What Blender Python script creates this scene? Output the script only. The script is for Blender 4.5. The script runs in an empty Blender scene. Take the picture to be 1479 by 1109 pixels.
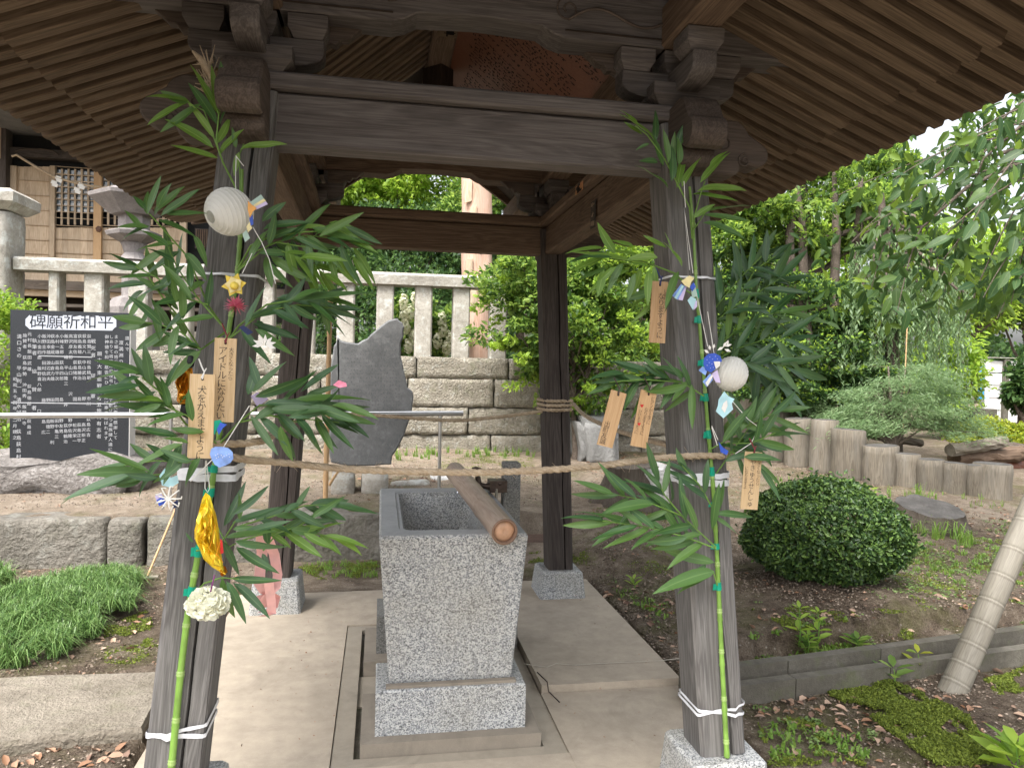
import bpy, math, random
import numpy as np
from mathutils import Vector, Matrix, noise
random.seed(7); np.random.seed(7)
R = math.radians
sc = bpy.context.scene
COL = sc.collection
# ------------------------------------------------------------------ camera, world, sun, exposure
F_PX, PW, PH = 1065.0, 1479.0, 1109.0
CAM = Vector((0, 0, 1.5))
_yaw, _pit, _rol = R(10.1), R(-1.28), R(1.2)
FW = Vector((math.sin(_yaw)*math.cos(_pit), math.cos(_yaw)*math.cos(_pit), math.sin(_pit)))
_r = Vector((math.cos(_yaw), -math.sin(_yaw), 0)); _u = _r.cross(FW)
RT = math.cos(_rol)*_r + math.sin(_rol)*_u
UP = -math.sin(_rol)*_r + math.cos(_rol)*_u
cam_d = bpy.data.cameras.new('camera'); cam = bpy.data.objects.new('camera', cam_d); COL.objects.link(cam)
cam_d.sensor_width = 36; cam_d.lens = 36*F_PX/PW; cam_d.clip_end = 400; cam_d.clip_start = 0.05
cam.matrix_world = Matrix(((RT.x, UP.x, -FW.x, CAM.x), (RT.y, UP.y, -FW.y, CAM.y), (RT.z, UP.z, -FW.z, CAM.z), (0, 0, 0, 1)))
sc.camera = cam
world = bpy.data.worlds.new('World'); sc.world = world; world.use_nodes = True
SUN_EL, SUN_AZ = R(58), R(215)      # azimuth clockwise from +Y
nt = world.node_tree; nt.nodes.clear()
sky = nt.nodes.new('ShaderNodeTexSky'); sky.sky_type = 'NISHITA'; sky.sun_disc = False
sky.sun_elevation = SUN_EL; sky.sun_rotation = SUN_AZ; sky.air_density = 1.0; sky.dust_density = 6.0; sky.ozone_density = 0.6
bg = nt.nodes.new('ShaderNodeBackground'); bg.inputs['Strength'].default_value = 0.15
wo = nt.nodes.new('ShaderNodeOutputWorld')
hz = nt.nodes.new('ShaderNodeHueSaturation'); hz.inputs['Saturation'].default_value = .3
nt.links.new(sky.outputs[0], hz.inputs['Color']); nt.links.new(hz.outputs[0], bg.inputs[0]); nt.links.new(bg.outputs[0], wo.inputs[0])
sun_d = bpy.data.lights.new('sun', 'SUN'); sun = bpy.data.objects.new('sun', sun_d); COL.objects.link(sun)
sun_d.energy = 1.4; sun_d.angle = R(18); sun_d.color = (1.0, 0.96, 0.9)
sd = Vector((math.sin(SUN_AZ)*math.cos(SUN_EL), math.cos(SUN_AZ)*math.cos(SUN_EL), math.sin(SUN_EL)))
sun.rotation_euler = sd.to_track_quat('Z', 'Y').to_euler()
sc.view_settings.view_transform = 'Standard'; sc.view_settings.look = 'None'
sc.view_settings.gamma = 1; sc.view_settings.exposure = 1.58; sc.view_settings.use_curve_mapping = False
sc.cycles.max_bounces = 8; sc.cycles.diffuse_bounces = 5; sc.cycles.transparent_max_bounces = 8
sc.cycles.use_denoising = True

# ------------------------------------------------------------------ helpers
def ray(x, y):
    return (x-PW/2)/F_PX*RT + (PH/2-y)/F_PX*UP + FW
def P(x, y, Y=None, X=None, Z=None):
    """the point of a plane (X, Y or Z given) that a pixel of the photograph measured"""
    d = ray(x, y)
    t = (Y-CAM.y)/d.y if Y is not None else (X-CAM.x)/d.x if X is not None else (Z-CAM.z)/d.z
    return CAM + t*d
def smooth(a, b, x):
    t = min(1, max(0, (x-a)/(b-a))); return t*t*(3-2*t)
def gh(x, y):
    left = 0.31*(1 if y > 6.05 else 0) + 0.017*max(0, min(y, 12)-6.1) - 0.045*(0 if y > 6.05 else 1)
    right = -0.012 + 0.31*smooth(3.3, 8.0, y)
    if y > 3.55 + 0.16*(x-1.8): right = max(right, 0.06) + 0.035
    right += 0.10*math.exp(-((x-2.85)**2+(y-4.25)**2)/0.35)
    if y < 5.4:
        f = 1-(1-smooth(1.45, 2.0, x))*(1-smooth(4.9, 5.4, y)); right = 0.012*(1-f) + right*f
    k = smooth(0.95, 1.9, x)
    if y < 5: k = 1 if x > 1.2 else 0
    return left*(1-k) + right*k
def Pg(x, y, dz=0):
    z = 0.0
    for _ in range(30):
        p = P(x, y, Z=z+dz); z = 0.6*z + 0.4*gh(p.x, p.y)
    return Vector((p.x, p.y, gh(p.x, p.y)))
def tag(o, label=None, cat=None, group=None, kind=None):
    if label: o['label'] = label
    if cat: o['category'] = cat
    if group: o['group'] = group
    if kind: o['kind'] = kind
    return o
def thing(name, loc, label, cat, group=None):
    o = bpy.data.objects.new(name, None); COL.objects.link(o); o.location = loc; o.empty_display_size = 0.1
    return tag(o, label, cat, group)
WM = {}
def world_of(o):
    if o.name in WM: return WM[o.name]
    return Matrix.Translation(Vector(o.location))
def link(name, data, parent=None, M=None, mat=None):
    o = bpy.data.objects.new(name, data); COL.objects.link(o)
    M = M.copy() if M is not None else None
    if M is None: M = world_of(parent).copy() if parent is not None else Matrix.Identity(4)
    if parent is not None:
        o.parent = parent; o.matrix_basis = world_of(parent).inverted() @ M
    else: o.matrix_basis = M
    WM[o.name] = M
    if mat is not None and not data.materials: data.materials.append(mat)
    return o
class MB:
    """collects shapes given in world coordinates, builds ONE mesh object"""
    def __init__(s): s.v = []; s.f = []; s.sm = []
    def add(s, vs, fs, smooth=False):
        n = len(s.v); s.v += [Vector(v) for v in vs]; s.f += [[i+n for i in f] for f in fs]; s.sm += [smooth]*len(fs); return s
    def box(s, x0, x1, y0, y1, z0, z1):
        return s.hexa([(x0,y0,z0),(x1,y0,z0),(x1,y1,z0),(x0,y1,z0)], [(x0,y0,z1),(x1,y0,z1),(x1,y1,z1),(x0,y1,z1)])
    def hexa(s, lo, hi):
        return s.add(list(lo)+list(hi), [[3,2,1,0],[4,5,6,7],[0,1,5,4],[1,2,6,5],[2,3,7,6],[3,0,4,7]])
    def loft(s, rings, smooth=True, cap=True, close=True):
        n = len(rings[0]); vs = [v for r in rings for v in r]; fs = []
        for i in range(len(rings)-1):
            for j in range(n if close else n-1):
                a = i*n+j; b = i*n+(j+1) % n; fs.append([a, b, b+n, a+n])
        s.add(vs, fs, smooth)
        if cap:
            s.add(rings[0], [list(range(n))[::-1]]); s.add(rings[-1], [list(range(n))])
        return s
    def tube(s, pts, rad, n=8, smooth=True, cap=True):
        pts = [Vector(p) for p in pts]; rings = []
        if not hasattr(rad, '__len__'): rad = [rad]*len(pts)
        t0 = (pts[1]-pts[0]).normalized(); u = t0.orthogonal().normalized()
        for i, p in enumerate(pts):
            t = (pts[min(i+1, len(pts)-1)]-pts[max(i-1, 0)]).normalized()
            u = (u - t*u.dot(t)).normalized(); w = t.cross(u)
            rings.append([p + rad[i]*(math.cos(2*math.pi*k/n)*u + math.sin(2*math.pi*k/n)*w) for k in range(n)])
        return s.loft(rings, smooth, cap)
    def lathe(s, c, prof, n=24, axis=Vector((0,0,1)), smooth=True, squash=(1,1)):
        axis = Vector(axis).normalized(); u = axis.orthogonal().normalized() if abs(axis.z) < .99 else Vector((1,0,0)); w = axis.cross(u); c = Vector(c)
        rings = [[c + axis*h + r*(squash[0]*math.cos(2*math.pi*k/n)*u + squash[1]*math.sin(2*math.pi*k/n)*w) for k in range(n)] for r, h in prof]
        return s.loft(rings, smooth, False)
    def build(s, name, mat, parent=None, M=None):
        inv = (M if M is not None else (world_of(parent) if parent is not None else Matrix.Identity(4))).inverted()
        me = bpy.data.meshes.new(name); me.from_pydata([tuple(inv @ v) for v in s.v], [], s.f)
        me.polygons.foreach_set('use_smooth', s.sm); me.update()
        return link(name, me, parent, M, mat)
def frame(p0, p1, up=(0, 0, 1)):
    """matrix with local X along p0->p1, local Z towards up, origin p0"""
    p0 = Vector(p0); x = (Vector(p1)-p0).normalized(); u = Vector(up)
    z = (u-x*u.dot(x))
    z = z.normalized() if z.length > 1e-4 else x.orthogonal().normalized()
    y = z.cross(x)
    return Matrix(((x.x,y.x,z.x,p0.x),(x.y,y.y,z.y,p0.y),(x.z,y.z,z.z,p0.z),(0,0,0,1)))
def beam_mesh(name, L, w, h, c=0.006, seg=1):
    c = min(c, w*.3, h*.3); a, b = w/2, h/2
    o = [(-a+c,-b),(a-c,-b),(a,-b+c),(a,b-c),(a-c,b),(-a+c,b),(-a,b-c),(-a,-b+c)]
    if c <= 0: o = [(-a,-b),(a,-b),(a,b),(-a,b)]
    n = len(o); vs = []; fs = []
    for i in range(seg+1): vs += [(L*i/seg, y, z) for y, z in o]
    for i in range(seg):
        for j in range(n): fs.append([i*n+j, i*n+(j+1) % n, (i+1)*n+(j+1) % n, (i+1)*n+j][::-1])
    fs.append(list(range(n))); fs.append([seg*n+k for k in range(n)][::-1])
    me = bpy.data.meshes.new(name); me.from_pydata(vs, [], [f[::-1] for f in fs]); me.update(); return me
def beam(name, p0, p1, w, h, mat, parent=None, up=(0,0,1), c=0.006):
    L = (Vector(p1)-Vector(p0)).length
    return link(name, beam_mesh(name, L, w, h, c), parent, frame(p0, p1, up), mat)
def prism(name, outline, d, M, mat, parent=None, c=0.0):
    """outline of (x,z) points extruded along local y by d (centred); c bevels both face edges"""
    n = len(outline); vs = []; fs = []
    cx = sum(p[0] for p in outline)/n; cz = sum(p[1] for p in outline)/n
    if c > 0:
        ins = []
        for i in range(n):
            a = Vector(outline[i-1]); b = Vector(outline[i]); e = Vector(outline[(i+1) % n])
            t = ((b-a).normalized()+(e-b).normalized()); t = t.normalized() if t.length > 1e-6 else (b-a).normalized()
            ar = sum(outline[k][0]*outline[(k+1)%n][1]-outline[(k+1)%n][0]*outline[k][1] for k in range(n))
            nn = Vector((-t.y, t.x)) * (1 if ar > 0 else -1); ins.append(b+nn*c)
        lay = [(ins, -d/2), (outline, -d/2+c), (outline, d/2-c), (ins, d/2)]
    else: lay = [(outline, -d/2), (outline, d/2)]
    for o, y in lay: vs += [(p[0], y, p[1]) for p in o]
    for l in range(len(lay)-1):
        for j in range(n): fs.append([l*n+j, l*n+(j+1) % n, (l+1)*n+(j+1) % n, (l+1)*n+j])
    fs.append(list(range(n))[::-1]); fs.append([(len(lay)-1)*n+k for k in range(n)])
    me = bpy.data.meshes.new(name); me.from_pydata(vs, [], fs); me.update()
    return link(name, me, parent, M, mat)
def np_mesh(name, V, Q, uv=None, smooth=False):
    """fast mesh: V (n,3), Q (m,k) faces"""
    me = bpy.data.meshes.new(name); m, k = Q.shape
    me.vertices.add(len(V)); me.vertices.foreach_set('co', np.ascontiguousarray(V, dtype=np.float32).ravel())
    me.loops.add(m*k); me.loops.foreach_set('vertex_index', np.ascontiguousarray(Q, dtype=np.int32).ravel())
    me.polygons.add(m); me.polygons.foreach_set('loop_start', np.arange(0, m*k, k, dtype=np.int32))
    me.polygons.foreach_set('loop_total', np.full(m, k, dtype=np.int32))
    if smooth: me.polygons.foreach_set('use_smooth', np.ones(m, dtype=bool))
    if uv is not None:
        l = me.uv_layers.new(name='UVMap'); l.data.foreach_set('uv', np.ascontiguousarray(uv, dtype=np.float32).ravel())
    me.update(calc_edges=True); me.validate(); return me

# ------------------------------------------------------------------ materials
def mat_new(name):
    m = bpy.data.materials.new(name); m.use_nodes = True; n = m.node_tree; n.nodes.clear()
    out = n.nodes.new('ShaderNodeOutputMaterial'); b = n.nodes.new('ShaderNodeBsdfPrincipled'); n.links.new(b.outputs[0], out.inputs[0])
    return m, n, b, out
class G:
    """tiny node-graph helper"""
    def __init__(s, nt): s.t = nt
    def n(s, typ, **k):
        nd = s.t.nodes.new(typ)
        for a, v in k.items(): setattr(nd, a, v)
        return nd
    def l(s, a, b): s.t.links.new(a, b)
    def coord(s, scale=(1,1,1), rnd=0, kind='Object'):
        tc = s.n('ShaderNodeTexCoord'); mp = s.n('ShaderNodeMapping'); mp.inputs['Scale'].default_value = scale
        s.l(tc.outputs[kind], mp.inputs[0])
        if rnd:
            oi = s.n('ShaderNodeObjectInfo'); ml = s.n('ShaderNodeMath', operation='MULTIPLY'); ml.inputs[1].default_value = rnd
            s.l(oi.outputs['Random'], ml.inputs[0]); cb = s.n('ShaderNodeCombineXYZ')
            for i in range(3): s.l(ml.outputs[0], cb.inputs[i])
            s.l(cb.outputs[0], mp.inputs['Location'])
        return mp.outputs[0]
    def noise(s, vec, scale=5, detail=4, rough=.5, dist=0):
        nd = s.n('ShaderNodeTexNoise'); nd.inputs['Scale'].default_value = scale; nd.inputs['Detail'].default_value = detail
        nd.inputs['Roughness'].default_value = rough; nd.inputs['Distortion'].default_value = dist
        if vec is not None: s.l(vec, nd.inputs['Vector'])
        return nd.outputs[0]
    def vor(s, vec, scale=5, feature='F1', out='Distance', rnd=1):
        nd = s.n('ShaderNodeTexVoronoi', feature=feature); nd.inputs['Scale'].default_value = scale; nd.inputs['Randomness'].default_value = rnd
        s.l(vec, nd.inputs['Vector']); return nd.outputs[out]
    def ramp(s, fac, stops, interp='LINEAR'):
        nd = s.n('ShaderNodeValToRGB'); cr = nd.color_ramp; cr.interpolation = interp
        while len(cr.elements) < len(stops): cr.elements.new(.5)
        for e, (p, c) in zip(cr.elements, stops):
            e.position = p; e.color = (c if hasattr(c, '__len__') else (c, c, c))[:3] + (1,) if hasattr(c, '__len__') else (c, c, c, 1)
        s.l(fac, nd.inputs[0]); return nd.outputs[0]
    def mix(s, f, a, b, blend='MIX'):
        nd = s.n('ShaderNodeMix', data_type='RGBA', blend_type=blend)
        for i, v in ((0, f), (6, a), (7, b)):
            if hasattr(v, 'is_linked') or hasattr(v, 'links'): s.l(v, nd.inputs[i])
            elif hasattr(v, '__len__'): nd.inputs[i].default_value = tuple(v)[:3]+(1,)
            else: nd.inputs[i].default_value = v
        return nd.outputs[2]
    def math(s, op, a, b=None, c=None):
        nd = s.n('ShaderNodeMath', operation=op)
        for i, v in enumerate((a, b, c)):
            if v is None: continue
            if hasattr(v, 'links'): s.l(v, nd.inputs[i])
            else: nd.inputs[i].default_value = v
        return nd.outputs[0]
    def bump(s, h, strength=.3, dist=.01, normal=None):
        nd = s.n('ShaderNodeBump'); nd.inputs['Strength'].default_value = strength; nd.inputs['Distance'].default_value = dist
        s.l(h, nd.inputs['Height'])
        if normal is not None: s.l(normal, nd.inputs['Normal'])
        return nd.outputs[0]
MATS = {}
def plain(name, col, rough=.6, metal=0, var=.12, scale=30, bump=.0, spec=.5):
    m, n, b, o = mat_new(name); g = G(n); v = g.coord(rnd=9)
    nz = g.noise(v, scale, 3)
    c0 = tuple(x*(1-var) for x in col); c1 = tuple(min(1, x*(1+var)) for x in col)
    g.l(g.ramp(nz, [(.3, c0), (.7, c1)]), b.inputs['Base Color'])
    b.inputs['Roughness'].default_value = rough; b.inputs['Metallic'].default_value = metal; b.inputs['Specular IOR Level'].default_value = spec
    if bump: g.l(g.bump(nz, bump, .004), b.inputs['Normal'])
    MATS[name] = m; return m
def wood(name, dark, mid, light, rough=.8, bump=.5, grain=1.0, weather=0.0, wcol=(.3,.29,.27), spec=.3):
    m, n, b, o = mat_new(name); g = G(n)
    va = g.coord((0.9*grain, 14*grain, 14*grain), rnd=23)
    n1 = g.noise(va, 1.0, 5, .55, .8)
    # growth rings: banded noise
    rings = g.math('SINE', g.math('MULTIPLY', n1, 60.0)); rings = g.math('MULTIPLY_ADD', rings, .5, .5)
    vb = g.coord((5*grain, 220*grain, 220*grain), rnd=11); n2 = g.noise(vb, 1.0, 3, .6)
    vc = g.coord((2.2, 5, 5), rnd=5); n3 = g.noise(vc, 1.0, 4, .6)
    f = g.math('ADD', g.math('MULTIPLY', rings, .16), g.math('ADD', g.math('MULTIPLY', n2, .55), g.math('MULTIPLY', n3, .33)))
    col = g.ramp(f, [(.22, dark), (.5, mid), (.82, light)])
    if weather:
        w = g.ramp(g.noise(g.coord((1.2, 9, 9), rnd=3), 1.5, 5, .65), [(.42, 0.0), (.75, 1.0)])
        col = g.mix(g.math('MULTIPLY', w, weather), col, wcol)
    oi = g.n('ShaderNodeObjectInfo'); hv = g.n('ShaderNodeHueSaturation'); g.l(col, hv.inputs['Color'])
    g.l(g.math('MULTIPLY_ADD', oi.outputs['Random'], .32, .84), hv.inputs['Value'])
    g.l(hv.outputs[0], b.inputs['Base Color']); b.inputs['Roughness'].default_value = rough; b.inputs['Specular IOR Level'].default_value = spec
    g.l(g.bump(g.math('ADD', n2, g.math('MULTIPLY', rings, .3)), bump, .0018), b.inputs['Normal'])
    MATS[name] = m; return m
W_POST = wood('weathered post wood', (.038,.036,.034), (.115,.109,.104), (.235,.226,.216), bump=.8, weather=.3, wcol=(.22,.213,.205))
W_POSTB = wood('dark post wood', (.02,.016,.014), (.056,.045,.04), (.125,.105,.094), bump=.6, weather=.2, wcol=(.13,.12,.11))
W_BEAM = wood('beam wood', (.036,.031,.029), (.094,.081,.076), (.18,.16,.152), bump=.6, weather=.3, wcol=(.175,.165,.16))
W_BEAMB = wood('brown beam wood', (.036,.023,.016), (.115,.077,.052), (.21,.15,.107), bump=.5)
W_RAFT = wood('rafter wood', (.036,.025,.017), (.125,.088,.058), (.235,.172,.12), bump=.4)
W_ROOF = wood('roof board wood', (.012,.008,.006), (.03,.02,.014), (.06,.042,.03), bump=.3)
W_CARVE = wood('carved nose wood', (.026,.019,.015), (.075,.057,.047), (.14,.11,.09), bump=.4, grain=.9, weather=.25, wcol=(.13,.115,.10))
W_PALE = wood('pale door wood', (.27,.20,.13), (.44,.34,.24), (.60,.50,.38), bump=.15)
W_TAG = wood('pale cedar tag wood', (.44,.29,.145), (.56,.40,.225), (.64,.49,.31), bump=.1, rough=.55, grain=1.6)
W_TAG2 = wood('darker cedar tag wood', (.33,.19,.09), (.47,.30,.155), (.55,.385,.23), bump=.1, rough=.55, grain=1.6)
W_BOARD = wood('red brown board wood', (.11,.038,.02), (.16,.062,.034), (.20,.085,.05), bump=.1, rough=.5)
W_LOG = wood('palisade log wood', (.05,.042,.033), (.14,.12,.092), (.25,.218,.175), bump=1.0, weather=.5, wcol=(.20,.19,.17))
W_BAMBOO = wood('dry bamboo skin', (.22,.155,.115), (.36,.27,.21), (.47,.37,.30), bump=.15, rough=.45, weather=.3, wcol=(.40,.34,.30), spec=.5)
W_POLE = wood('old grey bamboo skin', (.12,.105,.08), (.215,.195,.155), (.31,.285,.235), bump=.3, rough=.6, weather=.4, wcol=(.26,.245,.215), spec=.4)
W_STUMP = wood('stump wood', (.035,.027,.02), (.10,.078,.06), (.21,.175,.14), bump=1.0, weather=.4, wcol=(.24,.22,.2))
W_PINK = wood('bare reddish trunk wood', (.36,.20,.13), (.52,.33,.24), (.66,.50,.40), bump=.6, weather=.4, wcol=(.55,.47,.42))

def stone(name, cols, fine=160, coarse=3, rough=.85, bump=.4, lichen=None, blotch=.35, bd=.006, moss=0):
    m, n, b, o = mat_new(name); g = G(n); v = g.coord(rnd=7)
    a = g.noise(v, coarse, 6, .65); f = g.noise(v, fine, 3, .6); mfq = g.noise(v, coarse*7, 5, .6)
    s = g.math('ADD', g.math('MULTIPLY', a, .5), g.math('ADD', g.math('MULTIPLY', f, .25), g.math('MULTIPLY', mfq, .25)))
    col = g.ramp(s, [(.3, cols[0]), (.5, cols[1]), (.7, cols[2])])
    if lichen:
        w = g.ramp(g.noise(v, coarse*2.3, 5, .7), [(.54, 0.0), (.64, 1.0)])
        col = g.mix(g.math('MULTIPLY', w, blotch), col, lichen)
    if moss:
        w = g.ramp(g.noise(v, coarse*1.7, 6, .7), [(.52, 0.0), (.66, 1.0)]); col = g.mix(g.math('MULTIPLY', w, moss), col, (.09,.12,.03))
    g.l(col, b.inputs['Base Color']); b.inputs['Roughness'].default_value = rough; b.inputs['Specular IOR Level'].default_value = .3
    g.l(g.bump(g.math('ADD', g.math('MULTIPLY', mfq, 1.0), g.math('MULTIPLY', f, .35)), bump, bd), b.inputs['Normal'])
    MATS[name] = m; return m
S_KERB = stone('kerb stone', [(.06,.054,.044),(.16,.147,.125),(.29,.27,.235)], 60, 3, lichen=(.30,.30,.27), blotch=.4, bump=1.0, bd=.035, moss=.12)
S_FENCE = stone('fence stone', [(.15,.135,.115),(.33,.31,.27),(.49,.47,.43)], 60, 3, lichen=(.56,.59,.57), blotch=.5, bump=.7, bd=.012)
S_WALL = stone('wall stone', [(.10,.09,.07),(.26,.235,.19),(.43,.40,.34)], 45, 5, lichen=(.50,.52,.49), blotch=.35, bump=1.0, bd=.04, moss=.25)
S_ROCK = stone('base rock', [(.09,.08,.072),(.24,.22,.205),(.52,.50,.48)], 40, 5, bump=1.0, bd=.06)
S_FLAT = stone('flat stepping stone', [(.10,.085,.062),(.20,.175,.14),(.30,.27,.22)], 90, 4, bump=1.0, bd=.02, moss=.15)
S_SLATE = stone('grey slate', [(.09,.095,.10),(.165,.17,.173),(.25,.255,.258)], 120, 4, rough=.7, bump=.5, lichen=(.31,.32,.32), blotch=.35)
S_LANT = stone('lantern stone', [(.13,.118,.115),(.23,.21,.205),(.34,.32,.31)], 120, 5, bump=.5)
S_GREY = stone('garden rock', [(.12,.12,.115),(.20,.20,.195),(.30,.30,.295)], 80, 3, bump=.7, bd=.02)
S_CONCK = stone('old concrete kerb', [(.06,.054,.043),(.105,.096,.078),(.18,.168,.142)], 200, 5, bump=.8, moss=.3)
S_BLOCK = stone('pale block wall', [(.42,.42,.41),(.55,.55,.54),(.64,.64,.63)], 120, 2, bump=.2)
def granite(name, dark=1.0, warm=0, scale=225):
    m, n, b, o = mat_new(name); g = G(n); v = g.coord()
    vv = g.n('ShaderNodeVectorMath', operation='ADD'); g.l(v, vv.inputs[0])
    jn = g.n('ShaderNodeTexNoise'); jn.inputs['Scale'].default_value = 240; g.l(v, jn.inputs['Vector'])
    sc_ = g.n('ShaderNodeVectorMath', operation='SCALE'); sc_.inputs['Scale'].default_value = .006; g.l(jn.outputs[1], sc_.inputs[0]); g.l(sc_.outputs[0], vv.inputs[1])
    cell = g.vor(vv.outputs[0], scale, out='Color'); sp = g.n('ShaderNodeSeparateColor'); g.l(cell, sp.inputs[0])
    col = g.ramp(sp.outputs[0], [(.0, (.03*dark,.035*dark,.042*dark)), (.12, (.17*dark,.185*dark,.20*dark)), (.38, (.32*dark,.335*dark,.345*dark)), (.66, (.56*dark,.57*dark,.555*dark))], 'CONSTANT')
    col = g.mix(.22, col, g.ramp(g.noise(v, 420, 2), [(.3,(.2*dark,.2*dark,.21*dark)), (.7,(.6*dark,.6*dark,.6*dark))]))
    st = g.ramp(g.noise(v, 3.2, 5, .65), [(.40, 0.0), (.72, 1.0)])
    col = g.mix(g.math('MULTIPLY', st, .34+warm), col, (.27,.245,.18))
    g.l(col, b.inputs['Base Color']); b.inputs['Roughness'].default_value = .65; b.inputs['Specular IOR Level'].default_value = .35
    g.l(g.bump(g.noise(v, 190, 4), .35, .002), b.inputs['Normal']); MATS[name] = m; return m
GR = granite('speckled granite'); GR_W = granite('stained granite', .95, .2); GR_D = granite('darkened granite', .42, .1); GR_RIM = stone('worn granite rim', [(.25,.26,.27),(.36,.37,.38),(.47,.48,.48)], 300, 5, rough=.6, bump=.3, bd=.002)
def concrete(name, c, moss=0, patch=.3):
    m, n, b, o = mat_new(name); g = G(n); v = g.coord()
    a = g.noise(v, 1.7, 6, .7); f = g.noise(v, 260, 3, .6); h = g.noise(v, 14, 5, .6)
    s = g.math('ADD', g.math('MULTIPLY', a, .5), g.math('ADD', g.math('MULTIPLY', f, .2), g.math('MULTIPLY', h, .3)))
    col = g.ramp(s, [(.3, tuple(x*(1-patch) for x in c)), (.55, c), (.72, tuple(min(1, x*(1+patch*.7)) for x in c))])
    st = g.ramp(g.noise(v, 2.6, 8, .75, 1.2), [(.50, 0.0), (.66, 1.0)]); col = g.mix(g.math('MULTIPLY', st, .38), col, tuple(x*.5 for x in c))
    d = g.ramp(g.vor(g.coord(), 9, out='Distance'), [(.0, 1.0), (.03, 0.0)])
    col = g.mix(g.math('MULTIPLY', d, .5), col, (.07,.055,.04))
    g.l(col, b.inputs['Base Color']); b.inputs['Roughness'].default_value = .85; b.inputs['Specular IOR Level'].default_value = .3
    g.l(g.bump(g.math('ADD', f, h), .25, .003), b.inputs['Normal']); MATS[name] = m; return m
C_SLAB = concrete('tan concrete', (.42,.36,.285), patch=.38); C_PAD = concrete('grey concrete', (.34,.30,.24)); C_EDGE = concrete('edge concrete', (.27,.235,.19))

# leaf materials (random per leaf island)
def leafmat(name, cols, trans=.3, rough=.45, spec=.4, island=True, rib=None, back=None):
    m, n, b, o = mat_new(name); g = G(n)
    if island:
        ge = g.n('ShaderNodeNewGeometry'); rn = ge.outputs['Random Per Island']
    else:
        oi = g.n('ShaderNodeObjectInfo'); rn = oi.outputs['Random']
    st = [(i/(len(cols)-1), c) for i, c in enumerate(cols)]
    col = g.ramp(rn, st)
    if rib:
        tc = g.n('ShaderNodeTexCoord'); sp = g.n('ShaderNodeSeparateXYZ'); g.l(tc.outputs['UV'], sp.inputs[0])
        dd = g.math('ABSOLUTE', g.math('SUBTRACT', sp.outputs[1], .5))
        k = g.ramp(dd, [(.02, 1.0), (.07, 0.0)]); col = g.mix(g.math('MULTIPLY', k, .7), col, rib)
        vn = g.math('SINE', g.math('MULTIPLY', sp.outputs[1], 70.0)); 
        col = g.mix(g.math('MULTIPLY', g.math('MULTIPLY_ADD', vn, .5, .5), .18), col, tuple(x*1.6 for x in cols[-1]))
        g.l(g.bump(vn, .15, .001), b.inputs['Normal'])
        if back:
            ge = g.n('ShaderNodeNewGeometry'); col = g.mix(ge.outputs['Backfacing'], col, back)
    g.l(col, b.inputs['Base Color']); b.inputs['Roughness'].default_value = rough; b.inputs['Specular IOR Level'].default_value = spec
    if trans:
        tr = g.n('ShaderNodeBsdfTranslucent'); hs = g.n('ShaderNodeHueSaturation'); hs.inputs['Value'].default_value = 1.5; hs.inputs['Hue'].default_value = .485
        g.l(col, hs.inputs['Color']); g.l(hs.outputs[0], tr.inputs[0])
        mx = g.n('ShaderNodeMixShader'); mx.inputs[0].default_value = trans; g.l(b.outputs[0], mx.inputs[1]); g.l(tr.outputs[0], mx.inputs[2]); g.l(mx.outputs[0], o.inputs[0])
    MATS[name] = m; return m
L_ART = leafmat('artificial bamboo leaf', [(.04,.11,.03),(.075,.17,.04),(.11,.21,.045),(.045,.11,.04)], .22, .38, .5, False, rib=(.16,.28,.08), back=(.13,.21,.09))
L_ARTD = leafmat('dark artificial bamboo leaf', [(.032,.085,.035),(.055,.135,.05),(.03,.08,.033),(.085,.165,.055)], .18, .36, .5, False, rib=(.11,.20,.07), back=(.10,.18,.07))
L_ARTL = leafmat('light artificial bamboo leaf', [(.14,.27,.035),(.11,.23,.035),(.18,.31,.055)], .3, .4, .5, False, rib=(.28,.42,.12), back=(.22,.33,.12))
L_CHERRY = leafmat('weeping cherry leaf', [(.05,.10,.025),(.035,.08,.022),(.17,.27,.035)], .5, .5, .3, True)
L_CHERRYP = leafmat('weeping cherry big leaf', [(.03,.075,.022),(.05,.11,.028),(.10,.18,.03),(.025,.06,.02)], .4, .45, .35, False, rib=(.12,.18,.06))
L_TREE = leafmat('tree leaf', [(.03,.07,.018),(.09,.18,.035),(.17,.28,.05),(.27,.39,.08)], .5)
L_DARK = leafmat('dark tree leaf', [(.02,.05,.02),(.05,.11,.03),(.11,.20,.05)], .4)
L_BRIGHT = leafmat('bright new leaf', [(.13,.24,.03),(.24,.38,.045),(.36,.50,.08)], .5)
L_MAPLE = leafmat('lace leaf maple', [(.11,.19,.08),(.17,.27,.12),(.27,.37,.19)], .45)
L_AZ = leafmat('azalea leaf', [(.022,.055,.018),(.055,.11,.03),(.15,.25,.055)], .25, .4)
L_YEL = leafmat('golden shrub leaf', [(.18,.26,.03),(.33,.36,.03),(.12,.22,.03)], .4)
L_HEDGE = leafmat('lime hedge leaf', [(.12,.24,.03),(.22,.36,.04),(.30,.42,.06)], .4)
L_MONDO = leafmat('mondo grass blade', [(.04,.10,.022),(.10,.19,.045),(.21,.32,.11)], .25, .4)
L_GRASS = leafmat('weed blade', [(.10,.2,.03),(.16,.28,.05),(.22,.33,.07)], .4)
L_COVER = leafmat('ground cover leaf', [(.08,.15,.03),(.14,.22,.06),(.20,.28,.10)], .3, .5)
L_MOSS = leafmat('moss tuft', [(.07,.10,.012),(.13,.175,.022),(.20,.25,.035)], .2, .8)
L_DEAD = leafmat('dead leaf', [(.20,.10,.05),(.33,.20,.13),(.42,.30,.22),(.13,.07,.05)], .1, .7)
L_FLOWER = leafmat('hydrangea floret', [(.62,.62,.44),(.72,.72,.58),(.55,.60,.36)], .3, .6)
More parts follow.
